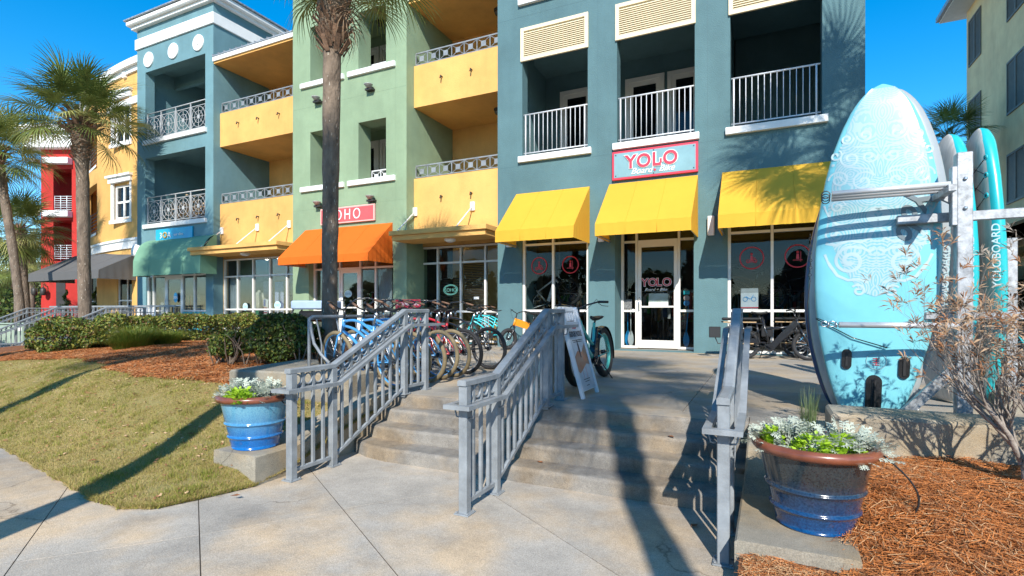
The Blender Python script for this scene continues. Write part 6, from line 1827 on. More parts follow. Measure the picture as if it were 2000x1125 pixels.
text('Bottle', .055, REDI, fp, pt(.29, .775), rotE, .0004, .001, .3, 'poster_text', 'CENTER')
text('GUDGER PADDLE', .088, INK, fp, pt(.29, .685), rotE, .0004, .002, 0, 'poster_text', 'CENTER', sx=.60)
text('Demo + Rental', .035, INK, fp, pt(.29, .645), rotE, .0004, .0005, 0, 'poster_text', 'CENTER') if 0 else None
for k, (u_, v_, w_) in enumerate(((.12, .638, .34), (.14, .618, .30), (.17, .19, .22), (.2, .165, .16), (.22, .12, .1))): decal(u_, u_ + w_, v_, v_ + .008, INK, 'text_line')
for u_ in (.21, .33): decal(u_, u_ + .008, .2, .32, REDI, 'paddle_print')

# ------------------------------------------------------------------ paddleboards and their rack
def boardmesh(L, W, th, mats, nose=1.55, tail=.30, rail=.32):
    """x across, z along, y thickness; slot 0 hull (front), 1 rail, 2 deck (back)"""
    m = MB(); n = 44; k = 28
    rows = []
    for i in range(n + 1):
        t = i / n
        t = .5 - .5 * math.cos(math.pi * t)
        w_ = hullw(t, W)
        hh = th / 2 * min(1, .25 + 3 * min(t, 1 - t) ** .5)
        rock = .10 * max(0, t - .62) ** 2 * 4
        if i == n: w_ = .012
        row = []
        for j in range(k):
            a = 2 * math.pi * j / k
            ca, sa = math.cos(a), math.sin(a)
            ex = 2.9
            xx = math.copysign(abs(ca) ** (2 / ex * .8), ca) * w_; yy = math.copysign(abs(sa) ** (2 / ex), sa) * hh
            row.append((xx, yy + rock, t * L))
        rows.append(row)
    for r_ in rows: m.v.extend(r_)
    for i in range(n):
        for j in range(k):
            a = (j + .5) / k * 2 * math.pi
            m.mi = 1 if abs(math.sin(a)) < rail else (0 if math.sin(a) < 0 else 2)
            j2 = (j + 1) % k
            m.face([i * k + j, (i + 1) * k + j, (i + 1) * k + j2, i * k + j2][::-1], True)
    m.mi = 1; m.face(list(range(k))); m.face([n * k + j for j in range(k)][::-1])
    return m
def hullw(t, W, tail=.30):
    return W / 2 * float(np.interp(t, [0, .02, .07, .12, .17, .24, .32, .40, .48, .56, .64, .72, .80, .87, .92, .95, .975, .99, 1.0], [.40, .48, .60, .695, .775, .875, .945, .985, 1, .985, .94, .87, .765, .63, .50, .395, .275, .17, .02]))
def glossy(name, c, **k): return mat(name, c, rough=.28, var=.05, coat=.25, **k)
H_BLUE = glossy('board_light_blue', (.17, .50, .58)); H_RAIL = glossy('board_mint_rail', (.16, .56, .48)); H_NAVY = glossy('board_navy', (.03, .07, .16)); H_GRN = glossy('board_green', (.03, .25, .20)); H_GREY = glossy('board_grey', (.30, .33, .34))
H_WOOD = mat('board_grey_wood', (.58, .56, .52), rough=.4, col2=(.38, .38, .36), vscale=10, stretch=(1, 4, .35)); H_AQUA = glossy('board_aqua', (.02, .42, .46))
# printed pale area: curls and bands drawn with mirrored coordinates
def printmat():
    m = bpy.data.materials.new('board_print'); m.use_nodes = True; N = m.node_tree.nodes; L = m.node_tree.links; b_ = N['Principled BSDF']; b_.inputs['Roughness'].default_value = .3
    tc = N.new('ShaderNodeTexCoord'); sep = N.new('ShaderNodeSeparateXYZ'); L.new(tc.outputs['Object'], sep.inputs[0])
    ab_ = N.new('ShaderNodeMath'); ab_.operation = 'ABSOLUTE'; L.new(sep.outputs['X'], ab_.inputs[0])
    cb2 = N.new('ShaderNodeCombineXYZ'); L.new(ab_.outputs[0], cb2.inputs[0]); L.new(sep.outputs['Z'], cb2.inputs[1])
    vor = N.new('ShaderNodeTexVoronoi'); vor.inputs['Scale'].default_value = 5.2; vor.feature = 'F1'; L.new(cb2.outputs[0], vor.inputs['Vector'])
    ml = N.new('ShaderNodeMath'); ml.operation = 'MULTIPLY'; ml.inputs[1].default_value = 62; L.new(vor.outputs['Distance'], ml.inputs[0])
    sn = N.new('ShaderNodeMath'); sn.operation = 'SINE'; L.new(ml.outputs[0], sn.inputs[0])
    wv = N.new('ShaderNodeTexWave'); wv.inputs['Scale'].default_value = 9; wv.inputs['Distortion'].default_value = 5; wv.inputs['Detail'].default_value = 1; L.new(cb2.outputs[0], wv.inputs['Vector'])
    ad = N.new('ShaderNodeMath'); ad.operation = 'ADD'; L.new(sn.outputs[0], ad.inputs[0]); L.new(wv.outputs['Fac'], ad.inputs[1])
    rp = N.new('ShaderNodeValToRGB'); rp.color_ramp.elements[0].position = .25; rp.color_ramp.elements[1].position = .42; rp.color_ramp.elements[0].color = (.17, .40, .46, 1); rp.color_ramp.elements[1].color = (.32, .46, .50, 1)
    L.new(ad.outputs[0], rp.inputs['Fac'])
    gr = N.new('ShaderNodeMapRange'); gr.inputs['From Min'].default_value = 1.7; gr.inputs['From Max'].default_value = 3.6; L.new(sep.outputs['Z'], gr.inputs['Value'])
    mx = N.new('ShaderNodeMix'); mx.data_type = 'RGBA'; L.new(gr.outputs[0], mx.inputs['Factor']); L.new(rp.outputs[0], mx.inputs['A']); mx.inputs['B'].default_value = (.27, .39, .42, 1)
    L.new(mx.outputs['Result'], b_.inputs['Base Color']); return m
M_PRINT = printmat()
WPR = mat('print_white', (.37, .49, .52), rough=.3, var=.04)
def paddleboard(loc, rot, L, W, th, mats, label, group='stand up paddleboards in the rack', tail=.30, nose=1.55, rail=.32):
    root = empty('paddleboard', loc, 0, label, 'paddleboard', group); root.rotation_euler = rot
    boardmesh(L, W, th, mats, nose, tail, rail).build('hull', mats, root); return root
BX, BY, BL, BW = .815, 5.47, 2.92, .92
mainb = paddleboard((BX, BY, .02), (R(-1.2), R(2.2), R(-3)), BL, BW, .12, [H_BLUE, H_RAIL, H_GREY], 'tall light blue paddleboard with tribal print and three black fin boxes, front of the rack')
# pale printed field
def front_y(t): return -.0605 * min(1, .25 + 3 * min(t, 1 - t) ** .5) + .10 * max(0, t - .62) ** 2 * 4
m = MB(); nz_, nx_ = 70, 40
for i in range(nz_ + 1):
    t = .36 + (.985 - .36) * i / nz_
    lim = hullw(t, BW) * .86
    low = .40 * max(0, (t - .36) / .22) ** .55 if t < .58 else 1e9
    w_ = min(lim, low + .0)
    for j in range(nx_ + 1):
        u = (j / nx_ * 2 - 1)
        xx = u * w_; fr = abs(xx) / max(hullw(t, BW), .01)
        m.v.append((xx, front_y(t) * (1 - max(0, fr) ** 2.9 ) ** (1 / 2.9) * 1.0 - .0018 if fr < 1 else 0, t * BL))
for i in range(nz_):
    for j in range(nx_): a = i * (nx_ + 1) + j; m.face([a, a + 1, a + nx_ + 2, a + nx_ + 1], True)
m.build('printed_field', M_PRINT, mainb)
def ribbon(mb, pts, w0, w1, y_of):
    n = len(pts)
    for s in (-1, 1):
        b0 = len(mb.v)
        for i, (x, z) in enumerate(pts):
            a = pts[max(0, i - 1)]; c = pts[min(n - 1, i + 1)]; d = Vector((c[0] - a[0], c[1] - a[1])); d.normalize() if d.length > 0 else None
            w_ = (w0 + (w1 - w0) * i / (n - 1)) / 2; nx_, nz_ = -d.y * w_, d.x * w_
            for q in (1, -1): mb.v.append((s * (x + nx_ * q), y_of(z / BL, abs(x)), z + nz_ * q))
        for i in range(n - 1):
            f = [b0 + 2 * i, b0 + 2 * i + 1, b0 + 2 * i + 3, b0 + 2 * i + 2]; mb.face(f if s < 0 else f[::-1])
def yo(t, ax):
    fr = min(.97, ax / max(hullw(t, BW), .01)); return front_y(t) * (1 - fr ** 2.9) ** (1 / 2.9) - .0027
def spiral(cx_, cz, r0, turns, a0, dirn=1, n=46): return [(cx_ + math.cos(a0 + dirn * t * turns * 6.283) * r0 * (1 - t * .86), cz + math.sin(a0 + dirn * t * turns * 6.283) * r0 * (1 - t * .86)) for t in [i / n for i in range(n + 1)]]
rb_ = MB()
ribbon(rb_, [(.02, 1.46), (.05, 1.44), (.10, 1.47)] + spiral(.19, 1.36, .125, 1.7, 1.9, -1), .022, .036, yo)
ribbon(rb_, spiral(.33, 1.60, .07, 1.4, 3.4, 1), .018, .022, yo)
ribbon(rb_, [(.05, 1.17), (.12, 1.20), (.20, 1.19), (.28, 1.23), (.34, 1.32), (.38, 1.42)], .020, .028, yo)
ribbon(rb_, spiral(.12, 1.10, .055, 1.3, .6, 1), .018, .02, yo)
ribbon(rb_, [(.03, 1.62), (.06, 1.55), (.12, 1.52), (.20, 1.54), (.30, 1.50), (.38, 1.52)], .016, .03, yo)
ribbon(rb_, spiral(.0, 1.78, .125, .5, -1.57, 1), .014, .014, yo); ribbon(rb_, spiral(.0, 1.78, .085, .5, -1.57, 1), .07, .02, yo)
ribbon(rb_, [(.14, 1.70), (.22, 1.66), (.30, 1.68), (.36, 1.76), (.40, 1.86)], .022, .03, yo)
ribbon(rb_, spiral(.30, 1.84, .06, 1.5, 3, -1), .015, .02, yo)
for (a, c, r_, tn, st_, dn) in ((.12, 2.05, .09, 1.5, 2.6, -1), (.30, 2.08, .08, 1.6, 0, 1), (.08, 2.27, .06, 1.3, 3, 1), (.22, 2.26, .08, 1.5, 1, -1), (.33, 2.30, .05, 1.3, 2, 1), (.12, 2.46, .06, 1.4, 0, -1), (.25, 2.44, .05, 1.4, 3, 1), (.06, 1.98, .04, 1.2, 1, 1)):
    ribbon(rb_, spiral(a, c, r_, tn, st_, dn), .014, .02, yo)
ribbon(rb_, [(.04, 2.10), (.08, 2.16), (.16, 2.17), (.26, 2.20), (.36, 2.22)], .014, .022, yo); ribbon(rb_, [(.0, 1.93), (.10, 1.96), (.20, 1.93), (.34, 1.98)], .014, .02, yo); ribbon(rb_, [(.02, 2.34), (.10, 2.36), (.18, 2.36), (.30, 2.37)], .012, .018, yo)
for k in range(6): ribbon(rb_, [(.0, 1.26 + k * .028), (.015 + .006 * k, 1.27 + k * .028), (.03 + .008 * k, 1.26 + k * .03)], .006, .006, yo)
rb_.build('printed_curls', WPR, mainb)
DKI = mat('dark_print', (.13, .17, .19), rough=.4, var=.05)
text('Yolo', .23, DKI, mainb, (.20, -.066, 1.98), (R(90), R(100), 0), .0005, .008, .45, 'board_lettering', sx=.95)
m = MB(); m.torus((.20, -.071, 1.94), .038, .0035, 'y', 24, 4); m.box(.198, .203, -.073, -.07, 1.92, 1.96); m.build('board_emblem', REDI, mainb)
m = MB(); m.torus((.03, -.068, .50), .072, .0018, 'y', 28, 4, 1); m.build('emblem_ring', WPR, mainb)
m = MB()
for k in range(4): m.box(.005, .055, -.0672, -.066, .465 + k * .018, .470 + k * .018)
m.box(.028, .033, -.0675, -.066, .462, .53); m.build('board_emblem', REDI, mainb)
def finbox(x, z, w_, h_, fin=False):
    m = MB(); n = 10; pts = [(x + math.cos(math.pi * i / n) * w_ / 2, z + h_ / 2 - w_ / 2 + math.sin(math.pi * i / n) * w_ / 2) for i in range(n + 1)] + [(x - math.cos(math.pi * i / n) * w_ / 2, z - h_ / 2 + w_ / 2 - math.sin(math.pi * i / n) * w_ / 2) for i in range(n + 1)]
    m.v = [(p[0], -.075, p[1]) for p in pts] + [(p[0], -.05, p[1]) for p in pts]; k = len(pts); m.face(range(k)); 
    for i in range(k): m.face([i, (i + 1) % k, (i + 1) % k + k, i + k][::-1], True)
    o = m.build('fin_box', mat('fin_box_black', (.012, .012, .013), rough=.3, var=.1, coat=.3), mainb)
    m = MB(); m.bbox(x - w_ * .15, x + w_ * .15, -.084, -.075, z - h_ * .38, z + h_ * .36, .003); m.build('fin_slot', M_BLACK, o)
    if fin: m = MB(); m.quad((x, -.085, z + .13), (x - .006, -.085, z - .13), (x, -.15, z - .09), (x, -.14, z - .02)); m.quad((x, -.085, z + .13), (x, -.14, z - .02), (x, -.15, z - .09), (x + .006, -.085, z - .13)); m.build('fin', M_BLACK, o)
finbox(-.185, .50, .075, .175); finbox(.225, .46, .078, .185); finbox(.02, .22, .115, .32, True)
m = MB(); m.tube([(-.43, -.06, .85), (-.3, -.078, .80), (.0, -.08, .81), (.42, -.06, .86)], .004, 5); m.tube([(-.43, -.06, .84), (-.15, -.082, .69), (.1, -.085, .62)], .005, 5); m.build('bungee_cord', P_BLK, mainb)
def side_letters(root, x, y, z0_, size, s, mt, rz=0):
    text(s, size, mt, root, (x, y, z0_), (R(90), R(-90), rz), .0006, .001, 0, 'board_lettering')
b2 = paddleboard((BX + .075, BY + .17, .02), (R(-1), R(2.6), R(-4)), 2.93, .93, .13, [H_GREY, H_AQUA, H_RAIL], 'mint paddleboard just behind the front tribal one, only its right rail showing')
side_letters(b2, .452, -.058, .98, .085, 'YOLOBOARD', WPR)
b3 = paddleboard((BX - .035, BY + .36, .02), (R(-1), R(2.5), R(-4)), 2.55, .90, .12, [H_WOOD, H_GRN, H_GRN], 'green railed paddleboard, third from the front in the rack')
b4 = paddleboard((BX - .055, BY + .56, .02), (R(-1), R(2.5), R(-4)), 2.45, .90, .12, [H_NAVY, H_NAVY, H_NAVY], 'navy paddleboard at the back of the front stack')
g1 = paddleboard((1.70, 6.95, .02), (0, 0, R(-68)), 2.78, .84, .15, [H_WOOD, H_AQUA, H_WOOD], 'grey wood grain paddleboard with aqua rail beside the galvanised post', rail=.7)
g2 = paddleboard((1.99, 6.95, .02), (R(1), 0, R(-78)), 2.80, .84, .15, [H_WOOD, H_AQUA, H_WOOD], 'rightmost paddleboard, aqua rail and black bungee on its grey deck', rail=.7)
for g in (g1, g2): side_letters(g, .434, .03, 1.1, .095, 'YOLOBOARD', WPR, R(90)) if 0 else None
t_ = text('YOLOBOARD', .10, WPR, g2, (.437, -.04, 1.15), (R(90), R(-90), R(90)), .0006, .001, 0, 'board_lettering')
t_ = text('YOLOBOARD', .10, WPR, g1, (.437, -.04, 1.05), (R(90), R(-90), R(90)), .0006, .001, 0, 'board_lettering')
m = MB(); zz = [1.85, 2.05, 2.25, 2.42]
for k, z in enumerate(zz):
    for xx in (-.0, .28): m.lathe([(.03, 0), (.03, .012)], 10, (0, 0, 0)) if 0 else None
for k in range(3): m.tube([(.33, -.085, zz[k]), (.02, -.085, zz[k + 1])], .005, 5); m.tube([(.02, -.085, zz[k]), (.33, -.085, zz[k + 1])], .005, 5)
m.build('bungee_cord', P_BLK, g2)
rings_ = MB(); rings_.torus((0, 0, 0), .022, .008, 'y', 12, 6); rme_ = rings_.mesh('bungee_anchor', H_AQUA)
for z in zz:
    for xx in (.02, .33): link('bungee_anchor', rme_, g2, (xx, -.085, z))
# rack
rk = empty('board_rack', (1.41, 5.28, 0), 0, 'galvanised steel rack holding the upright paddleboards', 'rack')
def RK(m, nm, mt=M_GALV): return m.build(nm, mt, rk, (-1.41, -5.28, 0))
m = MB(); m.bbox(1.36, 1.46, 5.23, 5.33, 0, 2.19, .006); RK(m, 'post')
m = MB(); m.bbox(1.325, 1.36, 5.215, 5.30, 1.62, 2.08, .004); RK(m, 'post_plate')
for z in (1.75, 1.98):
    m = MB(); M = Matrix.Translation((1.41, 5.23, z)) @ Matrix.Rotation(R(90), 4, 'X'); m.lathe([(.014, 0), (.014, .012), (.006, .018)], 8); m.v = [tuple(M @ Vector(v)) for v in m.v]; RK(m, 'bolt', M_CHROME)
m = MB(); m.bbox(1.0, 3.6, 5.36, 5.42, 1.67, 1.745, .005); RK(m, 'beam')
m = MB(); m.bbox(1.2, 3.4, 5.40, 5.45, .88, .94, .005); RK(m, 'beam')
m = MB(); m.bar((1.27, 4.98, 1.875), (1.27, 5.6, 1.875), .05, .05); m.bar((1.27, 5.28, 1.875), (1.38, 5.28, 1.8), .045, .06); RK(m, 'arm_bracket')
for k, y in enumerate((5.04, 5.16, 5.28)):
    m = MB(); x0_ = .50 + .01 * k; m.tube([(x0_, y, 1.91), (1.27, y, 1.91)], .022, 12); o = RK(m, 'arm', M_ARM)
    q = MB(); q.torus((x0_ - .045, y, 1.905), .03, .0045, 'y', 16, 5); q.build('carabiner', P_BLK, o)
m = MB(); m.tube([(.55, 5.06, .835), (1.38, 5.12, .835)], .024, 12); o = RK(m, 'arm', M_ARM)
q = MB()
for k in range(4): q.torus((.53 - .028 * k, 5.06, .835 + .006 * (k % 2)), .022, .005, 'y' if k % 2 else 'x', 12, 5)
q.build('chain_loop', M_CHROME, o)
m = MB(); m.bar((.98, 5.32, .03), (1.38, 5.30, .52), .05, .075, (1, 0, 0)); RK(m, 'brace')
for (x, y, z) in ((.98, 6.15, 1.25), (1.18, 6.35, 1.25), (3.3, 5.4, 1.8), (2.6, 8.1, 1.8)):
    m = MB(); m.bbox(x - .05, x + .05, y - .05, y + .05, 0, z, .006); RK(m, 'post')
m = MB(); m.bbox(.88, 1.3, 6.08, 6.22, .005, .05, .008); RK(m, 'foot_plate', M_WHITE)
# cord with clips hanging at the left of the boards
m = MB()
for k in range(13): m.torus((.365 + .004 * math.sin(k), 5.36, 1.62 - k * .032), .013, .003, 'y' if k % 2 else 'x', 10, 4)
m.tube([(.365, 5.36, 1.22), (.34, 5.38, .95), (.36, 5.38, .7)], .004, 5)
tag(m.build('hanging_chain', M_BRONZE), 'dark chain and cord hanging at the left edge of the front paddleboards', 'chain')

# ------------------------------------------------------------------ signs
CORAL = mat('coral_red', (.66, .05, .085), rough=.35, var=.05); PANEL = mat('sign_panel', (.25, .42, .45), rough=.3, metal=.2, var=.10, vscale=2); WSG = mat('sign_white', (.80, .80, .78), rough=.4, var=.02)
sx_a, sx_b = FX(1196, 12.44), FX(1363.5, 12.44); sz0, sz1 = FZ(1196, 353, 12.44), FZ(1196, 298, 12.44)
sg = empty('shop_sign', (sx_a, 12.42, sz0), 0, 'framed coral and teal shop sign above the middle yellow awning', 'sign')
w_, h_ = sx_b - sx_a, sz1 - sz0
m = MB(); f = .05
m.bbox(0, w_, -.0, .07, 0, h_, .006); m.build('backing', CORAL, sg)
m = MB(); m.box(f, w_ - f, -.006, .0, f, h_ - f); m.build('panel', PANEL, sg)
for (a, c) in ((.09, .09), (w_ - .09, .09), (.09, h_ - .09), (w_ - .09, h_ - .09), (w_ / 2, .07), (w_ / 2, h_ - .07)):
    m = MB(); m.box(a - .012, a + .012, -.014, -.006, c - .012, c + .012); m.build('screw', M_BRONZE, sg)
LX = [(.335, 'Y'), (.60, 'O'), (.965, 'L'), (1.215, 'O')]
k_ = w_ / 2.0
for x, chh in LX:
    text(chh, .43, WSG, sg, (x * k_, -.014, .245), ext=.008, off=.024, sx=.95); text(chh, .43, CORAL, sg, (x * k_, -.028, .245), ext=.006, off=.010, sx=.95)
m = MB(); x = 1.135 * k_; m.box(x, x + .075, -.036, -.010, .30, .40); m.build('letter', WSG, sg); m = MB(); m.box(x + .015, x + .06, -.040, -.012, .30, .385); m.build('letter', CORAL, sg)
text('Board', .20, WSG, sg, (.46 * k_, -.014, .095), ext=.005, off=.0005, shear=.4, name='lettering'); text('Bike', .20, WSG, sg, (1.12 * k_, -.014, .095), ext=.005, off=.0005, shear=.4, name='lettering')
m = MB(); x = 1.03 * k_; m.box(x - .03, x + .03, -.02, -.008, .135, .155); m.box(x - .01, x + .01, -.0195, -.0085, .112, .178); m.build('plus_sign', CORAL, sg)
# boutique sign on the green block
sx_a, sx_b = FX(626.5, 12.44), FX(732, 12.44); sz0, sz1 = FZ(627, 440, 12.44), FZ(627, 409, 12.44); w_, h_ = sx_b - sx_a, sz1 - sz0
sg = empty('shop_sign', (sx_a, 12.42, sz0), 0, 'salmon red boutique sign with thin white letters above the orange awning', 'sign')
m = MB(); m.bbox(0, w_, 0, .06, 0, h_, .006); m.build('border', mat('sign_pink', (.74, .40, .36), var=.05), sg); m = MB(); m.box(.045, w_ - .045, -.006, 0, .045, h_ - .045); m.build('panel', mat('sign_salmon', (.66, .10, .10), rough=.3, var=.1), sg)
for k, chh in enumerate('SOHO'):
    x = w_ * (.18 + .17 * k); text(chh, .47, WSG, sg, (x, -.012, .10), ext=.005, off=-.004, align='CENTER', sx=.82)
# tower sign
sx_a, sx_b = FX(305, 12.54), FX(376, 12.54); sz0, sz1 = FZ(305, 477, 12.54), FZ(305, 449, 12.54); w_, h_ = sx_b - sx_a, sz1 - sz0
sg = empty('shop_sign', (sx_a, 12.52, sz0), 0, 'bright blue shop sign under the lower tower balcony', 'sign')
m = MB(); m.bbox(0, w_, 0, .07, 0, h_, .01); m.build('panel', mat('sign_blue', (.01, .30, .55), rough=.3, col2=(.02, .42, .60), vscale=1.5), sg)
text('3', .32, WSG, sg, (w_ * .12, -.012, .2), ext=.005); text('A', .32, WSG, sg, (w_ * .34, -.012, .2), ext=.005); m = MB(); M = Matrix.Translation((w_ * .275, -.01, .31)); m.torus((w_ * .275, -.012, .31), .10, .03, 'y', 20, 6); m.build('letter', mat('sign_gold', (.55, .38, .12), var=.2), sg)
text('our vibes', .15, WSG, sg, (w_ * .52, -.012, .26), ext=.004, name='lettering')
# bicycle parking sign on a stake
x, y = at(797, 9.6); sg = empty('parking_sign', (x, y, 0), YAW - R(8), 'red bicycle parking sign standing behind the cruiser handlebars', 'sign')
z = zat(594, 9.6); m = MB(); m.bbox(-.24, .24, -.006, .006, z - .085, z + .085, .003); M = Matrix.Rotation(R(-6), 4, 'Y'); so2 = m.build('panel', mat('sign_red', (.50, .02, .045), rough=.35, var=.05), sg)
text('BICYCLE PARKING ONLY', .068, WSG, sg, (0, -.011, z - .02), ext=.0008, off=.001, align='CENTER', name='lettering', sx=.56)
m = MB(); m.tube([(0, .02, 0), (0, .02, z)], .012, 6); m.build('stake', M_RAILD, sg)

# ------------------------------------------------------------------ window displays
def D_(nm, lab, cat, m, mt, group=None): o = m.build(nm, mt); tag(o, lab, cat, group); return o
GL = YF + .06 + .04
def ringsign(px, py, r_, y, lab, fig):
    x, z = FX(px, y), FZ(px, py, y); root = empty('window_decal', (x, y, z), 0, lab, 'window decal')
    m = MB(); m.torus((0, 0, 0), r_, .014, 'y', 32, 4, .15); m.build('ring', REDI, root)
    m = MB(); m.lathe([(0.001, 0), (.028, 0)], 8) if 0 else None
    m.quad((-.02, 0, .05), (.02, 0, .05), (.03, 0, -.06), (-.03, 0, -.06)); m.torus((0, 0, .085), .016, .012, 'y', 8, 4, .1); m.box(-.09, .09, -.001, .001, -.09, -.075)
    if fig == 'bike': m.torus((-.07, 0, -.07), .035, .008, 'y', 12, 4, .1); m.torus((.07, 0, -.07), .035, .008, 'y', 12, 4, .1); m.quad((.0, 0, .02), (.08, 0, .0), (.08, 0, -.015), (.0, 0, -.0))
    else: m.box(.05, .06, -.001, .001, -.12, .1)
    m.build('figure', REDI, root)
yg = YF + .09
ringsign(1053, 519, .21, yg, 'red ring decal with a cyclist on the left pane under the first awning', 'bike')
ringsign(1114, 517, .21, yg, 'red ring decal with a paddler on the right pane under the first awning', 'sup')
ringsign(1468, 504, .235, yg, 'red ring decal with a cyclist on the left pane under the third awning', 'bike')
ringsign(1558, 500, .235, yg, 'red ring decal with a paddler on the right pane under the third awning', 'sup')
# door lettering
dx, dz = FX(1253, 13.1), FZ(1253, 559, 13.1)
dg_ = empty('door_lettering', (dx, 13.08, dz), 0, 'red and white lettering on the glass shop door', 'window decal')
for k, chh in enumerate('YOLO'): text(chh, .27, WSG, dg_, ([0, .155, .35, .49][k] * 1.02, 0, 0), ext=.0006, off=.012); text(chh, .27, REDI, dg_, ([0, .155, .35, .49][k] * 1.02, -.003, 0), ext=.0006, off=.004)
text('Board + Bike', .10, WSG, dg_, (.08, -.001, -.12), ext=.0006, shear=.4, name='lettering')
def poster(px0, px1, py0, py1, y, mt, lab, nm='poster'):
    x0, x1 = FX(px0, y), FX(px1, y); z1, z0_ = FZ((px0 + px1) / 2, py0, y), FZ((px0 + px1) / 2, py1, y); m = MB(); m.box(x0, x1, y, y + .003, z0_, z1); o = m.build(nm, mt); tag(o, lab, 'poster'); return o, x0, x1, z0_, z1
poster(1267, 1305, 573, 597, 13.12, mat('notice_blue', (.30, .38, .38), rough=.4, col2=(.2, .24, .18), vscale=5), 'landscape notice taped inside the shop door below the lettering')
poster(1267, 1305, 590, 598, 13.115, WSG, 'white lower strip of the notice on the shop door')
o, x0, x1, z0_, z1 = poster(1447, 1481, 563, 611, YF + .13, mat('poster_white', (.62, .63, .64), rough=.4, var=.04), 'white poster of a blue bicycle in the third window')
yy = YF + .125; m = MB(); zc = (z0_ + z1) / 2 + .03
for s in (-.085, .085): m.torus((x0 + (x1 - x0) / 2 + s, yy, zc), .045, .006, 'y', 18, 4, .1)
m.bar((x0 + .1, yy, zc + .06), (x0 + .19, yy, zc - .0), .004, .012); m.bar((x0 + .19, yy, zc), (x0 + .26, yy, zc + .10), .004, .008); m.build('printed_bicycle', P_CYB, o)
m = MB(); m.box(x0, x1, yy, yy + .002, z0_ + .1, z0_ + .125); m.build('printed_stripe', REDI, o)
m = MB(); m.box(x0, x1, yy, yy + .002, z0_, z0_ + .098); m.box(x0, x1, yy, yy + .002, z1 - .1, z1); m.build('printed_band', mat('band_grey', (.35, .36, .37), var=.1), o)
# white bike hung in the first window
wb_ = bicycle((FX(1092, 13.3), 13.35, .72), R(2), 0, 'mtb', P_WHT, M_RUBBER, 'white fat tyre bicycle displayed in the first window', rim=P_BLK, name='display_bicycle', Rw=.38, tr=.055)
wb_.rotation_euler = (0, R(-24), R(2)); wb_.location.z = .88; wb_.location.x -= .12
m = MB(); m.tube([(FX(1092, 13.4), 13.4, .03), (FX(1092, 13.4), 13.4, 3.3)], .02, 8); m.box(FX(1035, 14), FX(1060, 14), 13.98, 14.0, .03, 2.6); D_('display_stand', 'dark display stand pole behind the white bicycle', 'display stand', m, mat('grey_partition', (.13, .12, .105), var=.1))
bicycle((FX(1455, 14.2), 14.2, .95), R(185), 0, 'cruiser', mat('bike_bronze', (.14, .09, .045), rough=.3, var=.1), M_RUBBER, 'dim bronze bicycle displayed behind the third window left pane', name='display_bicycle', Rw=.35, tr=.03)
bicycle((FX(1560, 14.2), 14.1, .95), R(8), 0, 'mtb', P_BLK, M_RUBBER, 'black bicycle displayed behind the third window right pane', name='display_bicycle', Rw=.35, tr=.045)
# sidelights of the door: paddles and coloured discs
def paddle(px, y, zb, mt, lab, lean=0):
    x = FX(px, y); r_ = empty('display_paddle', (x, y, zb), 0, lab, 'paddle'); m = MB(); m.tube([(0, 0, .30), (lean, 0, 1.1)], .014, 6); m.build('shaft', mt, r_)
    m = MB(); k = 12; pts = [(math.sin(math.pi * i / k) ** .7 * .085 * (1.1 - i / k * .5), i / k * .42) for i in range(k + 1)]; m.v = [(p[0], 0, p[1]) for p in pts] + [(-p[0], 0, p[1]) for p in pts] + [(p[0], .012, p[1]) for p in pts] + [(-p[0], .012, p[1]) for p in pts]; n = k + 1
    for i in range(k): m.face([n + i, i, i + 1, n + i + 1]); m.face([2 * n + i, 3 * n + i, 3 * n + i + 1, 2 * n + i + 1])
    m.build('blade', mt, r_)
paddle(1232, 13.35, .05, P_WHT, 'white paddle standing low in the left sidelight'); paddle(1226, 13.45, .05, P_CYB, 'blue paddle behind the white one in the left sidelight'); paddle(1340, 13.4, .05, P_CYB, 'bright blue paddle standing in the right sidelight', .06)
for k, (py, c, lab) in enumerate(((571, P_AQUA, 'aqua square sticker in the right sidelight'), (582, mat('disc_pink', (.6, .42, .38), var=.1), 'pale pink round sticker in the right sidelight'), (592, P_BLUE, 'blue round sticker in the right sidelight'), (607, mat('card_cream', (.5, .45, .3), var=.1), 'cream card at the bottom of the right sidelight'))):
    x, z = FX(1341, 13.2), FZ(1341, py, 13.2); m = MB()
    if k in (0, 3): m.box(x - .07, x + .07, 13.2, 13.205, z - .05, z + .04)
    else: M = Matrix.Translation((x, 13.2, z)) @ Matrix.Rotation(R(90), 4, 'X'); m.lathe([(.07, 0), (.07, .004)], 16); m.v = [tuple(M @ Vector(v)) for v in m.v]
    D_('window_sticker', lab, 'sticker', m, c)
poster(1219, 1234, 585, 603, 13.14, mat('sticker_dark', (.06, .07, .07), col2=(.25, .25, .25), vscale=30), 'small dark notice low in the left sidelight')
m = MB(); x, z = FX(1237, 13.13), FZ(1237, 607, 13.13); M = Matrix.Translation((x, 13.13, z)) @ Matrix.Rotation(R(90), 4, 'X'); m.lathe([(.045, 0), (.045, .004)], 14); m.v = [tuple(M @ Vector(v)) for v in m.v]; D_('window_sticker', 'white round sticker at the left sidelight corner', 'sticker', m, WSG)
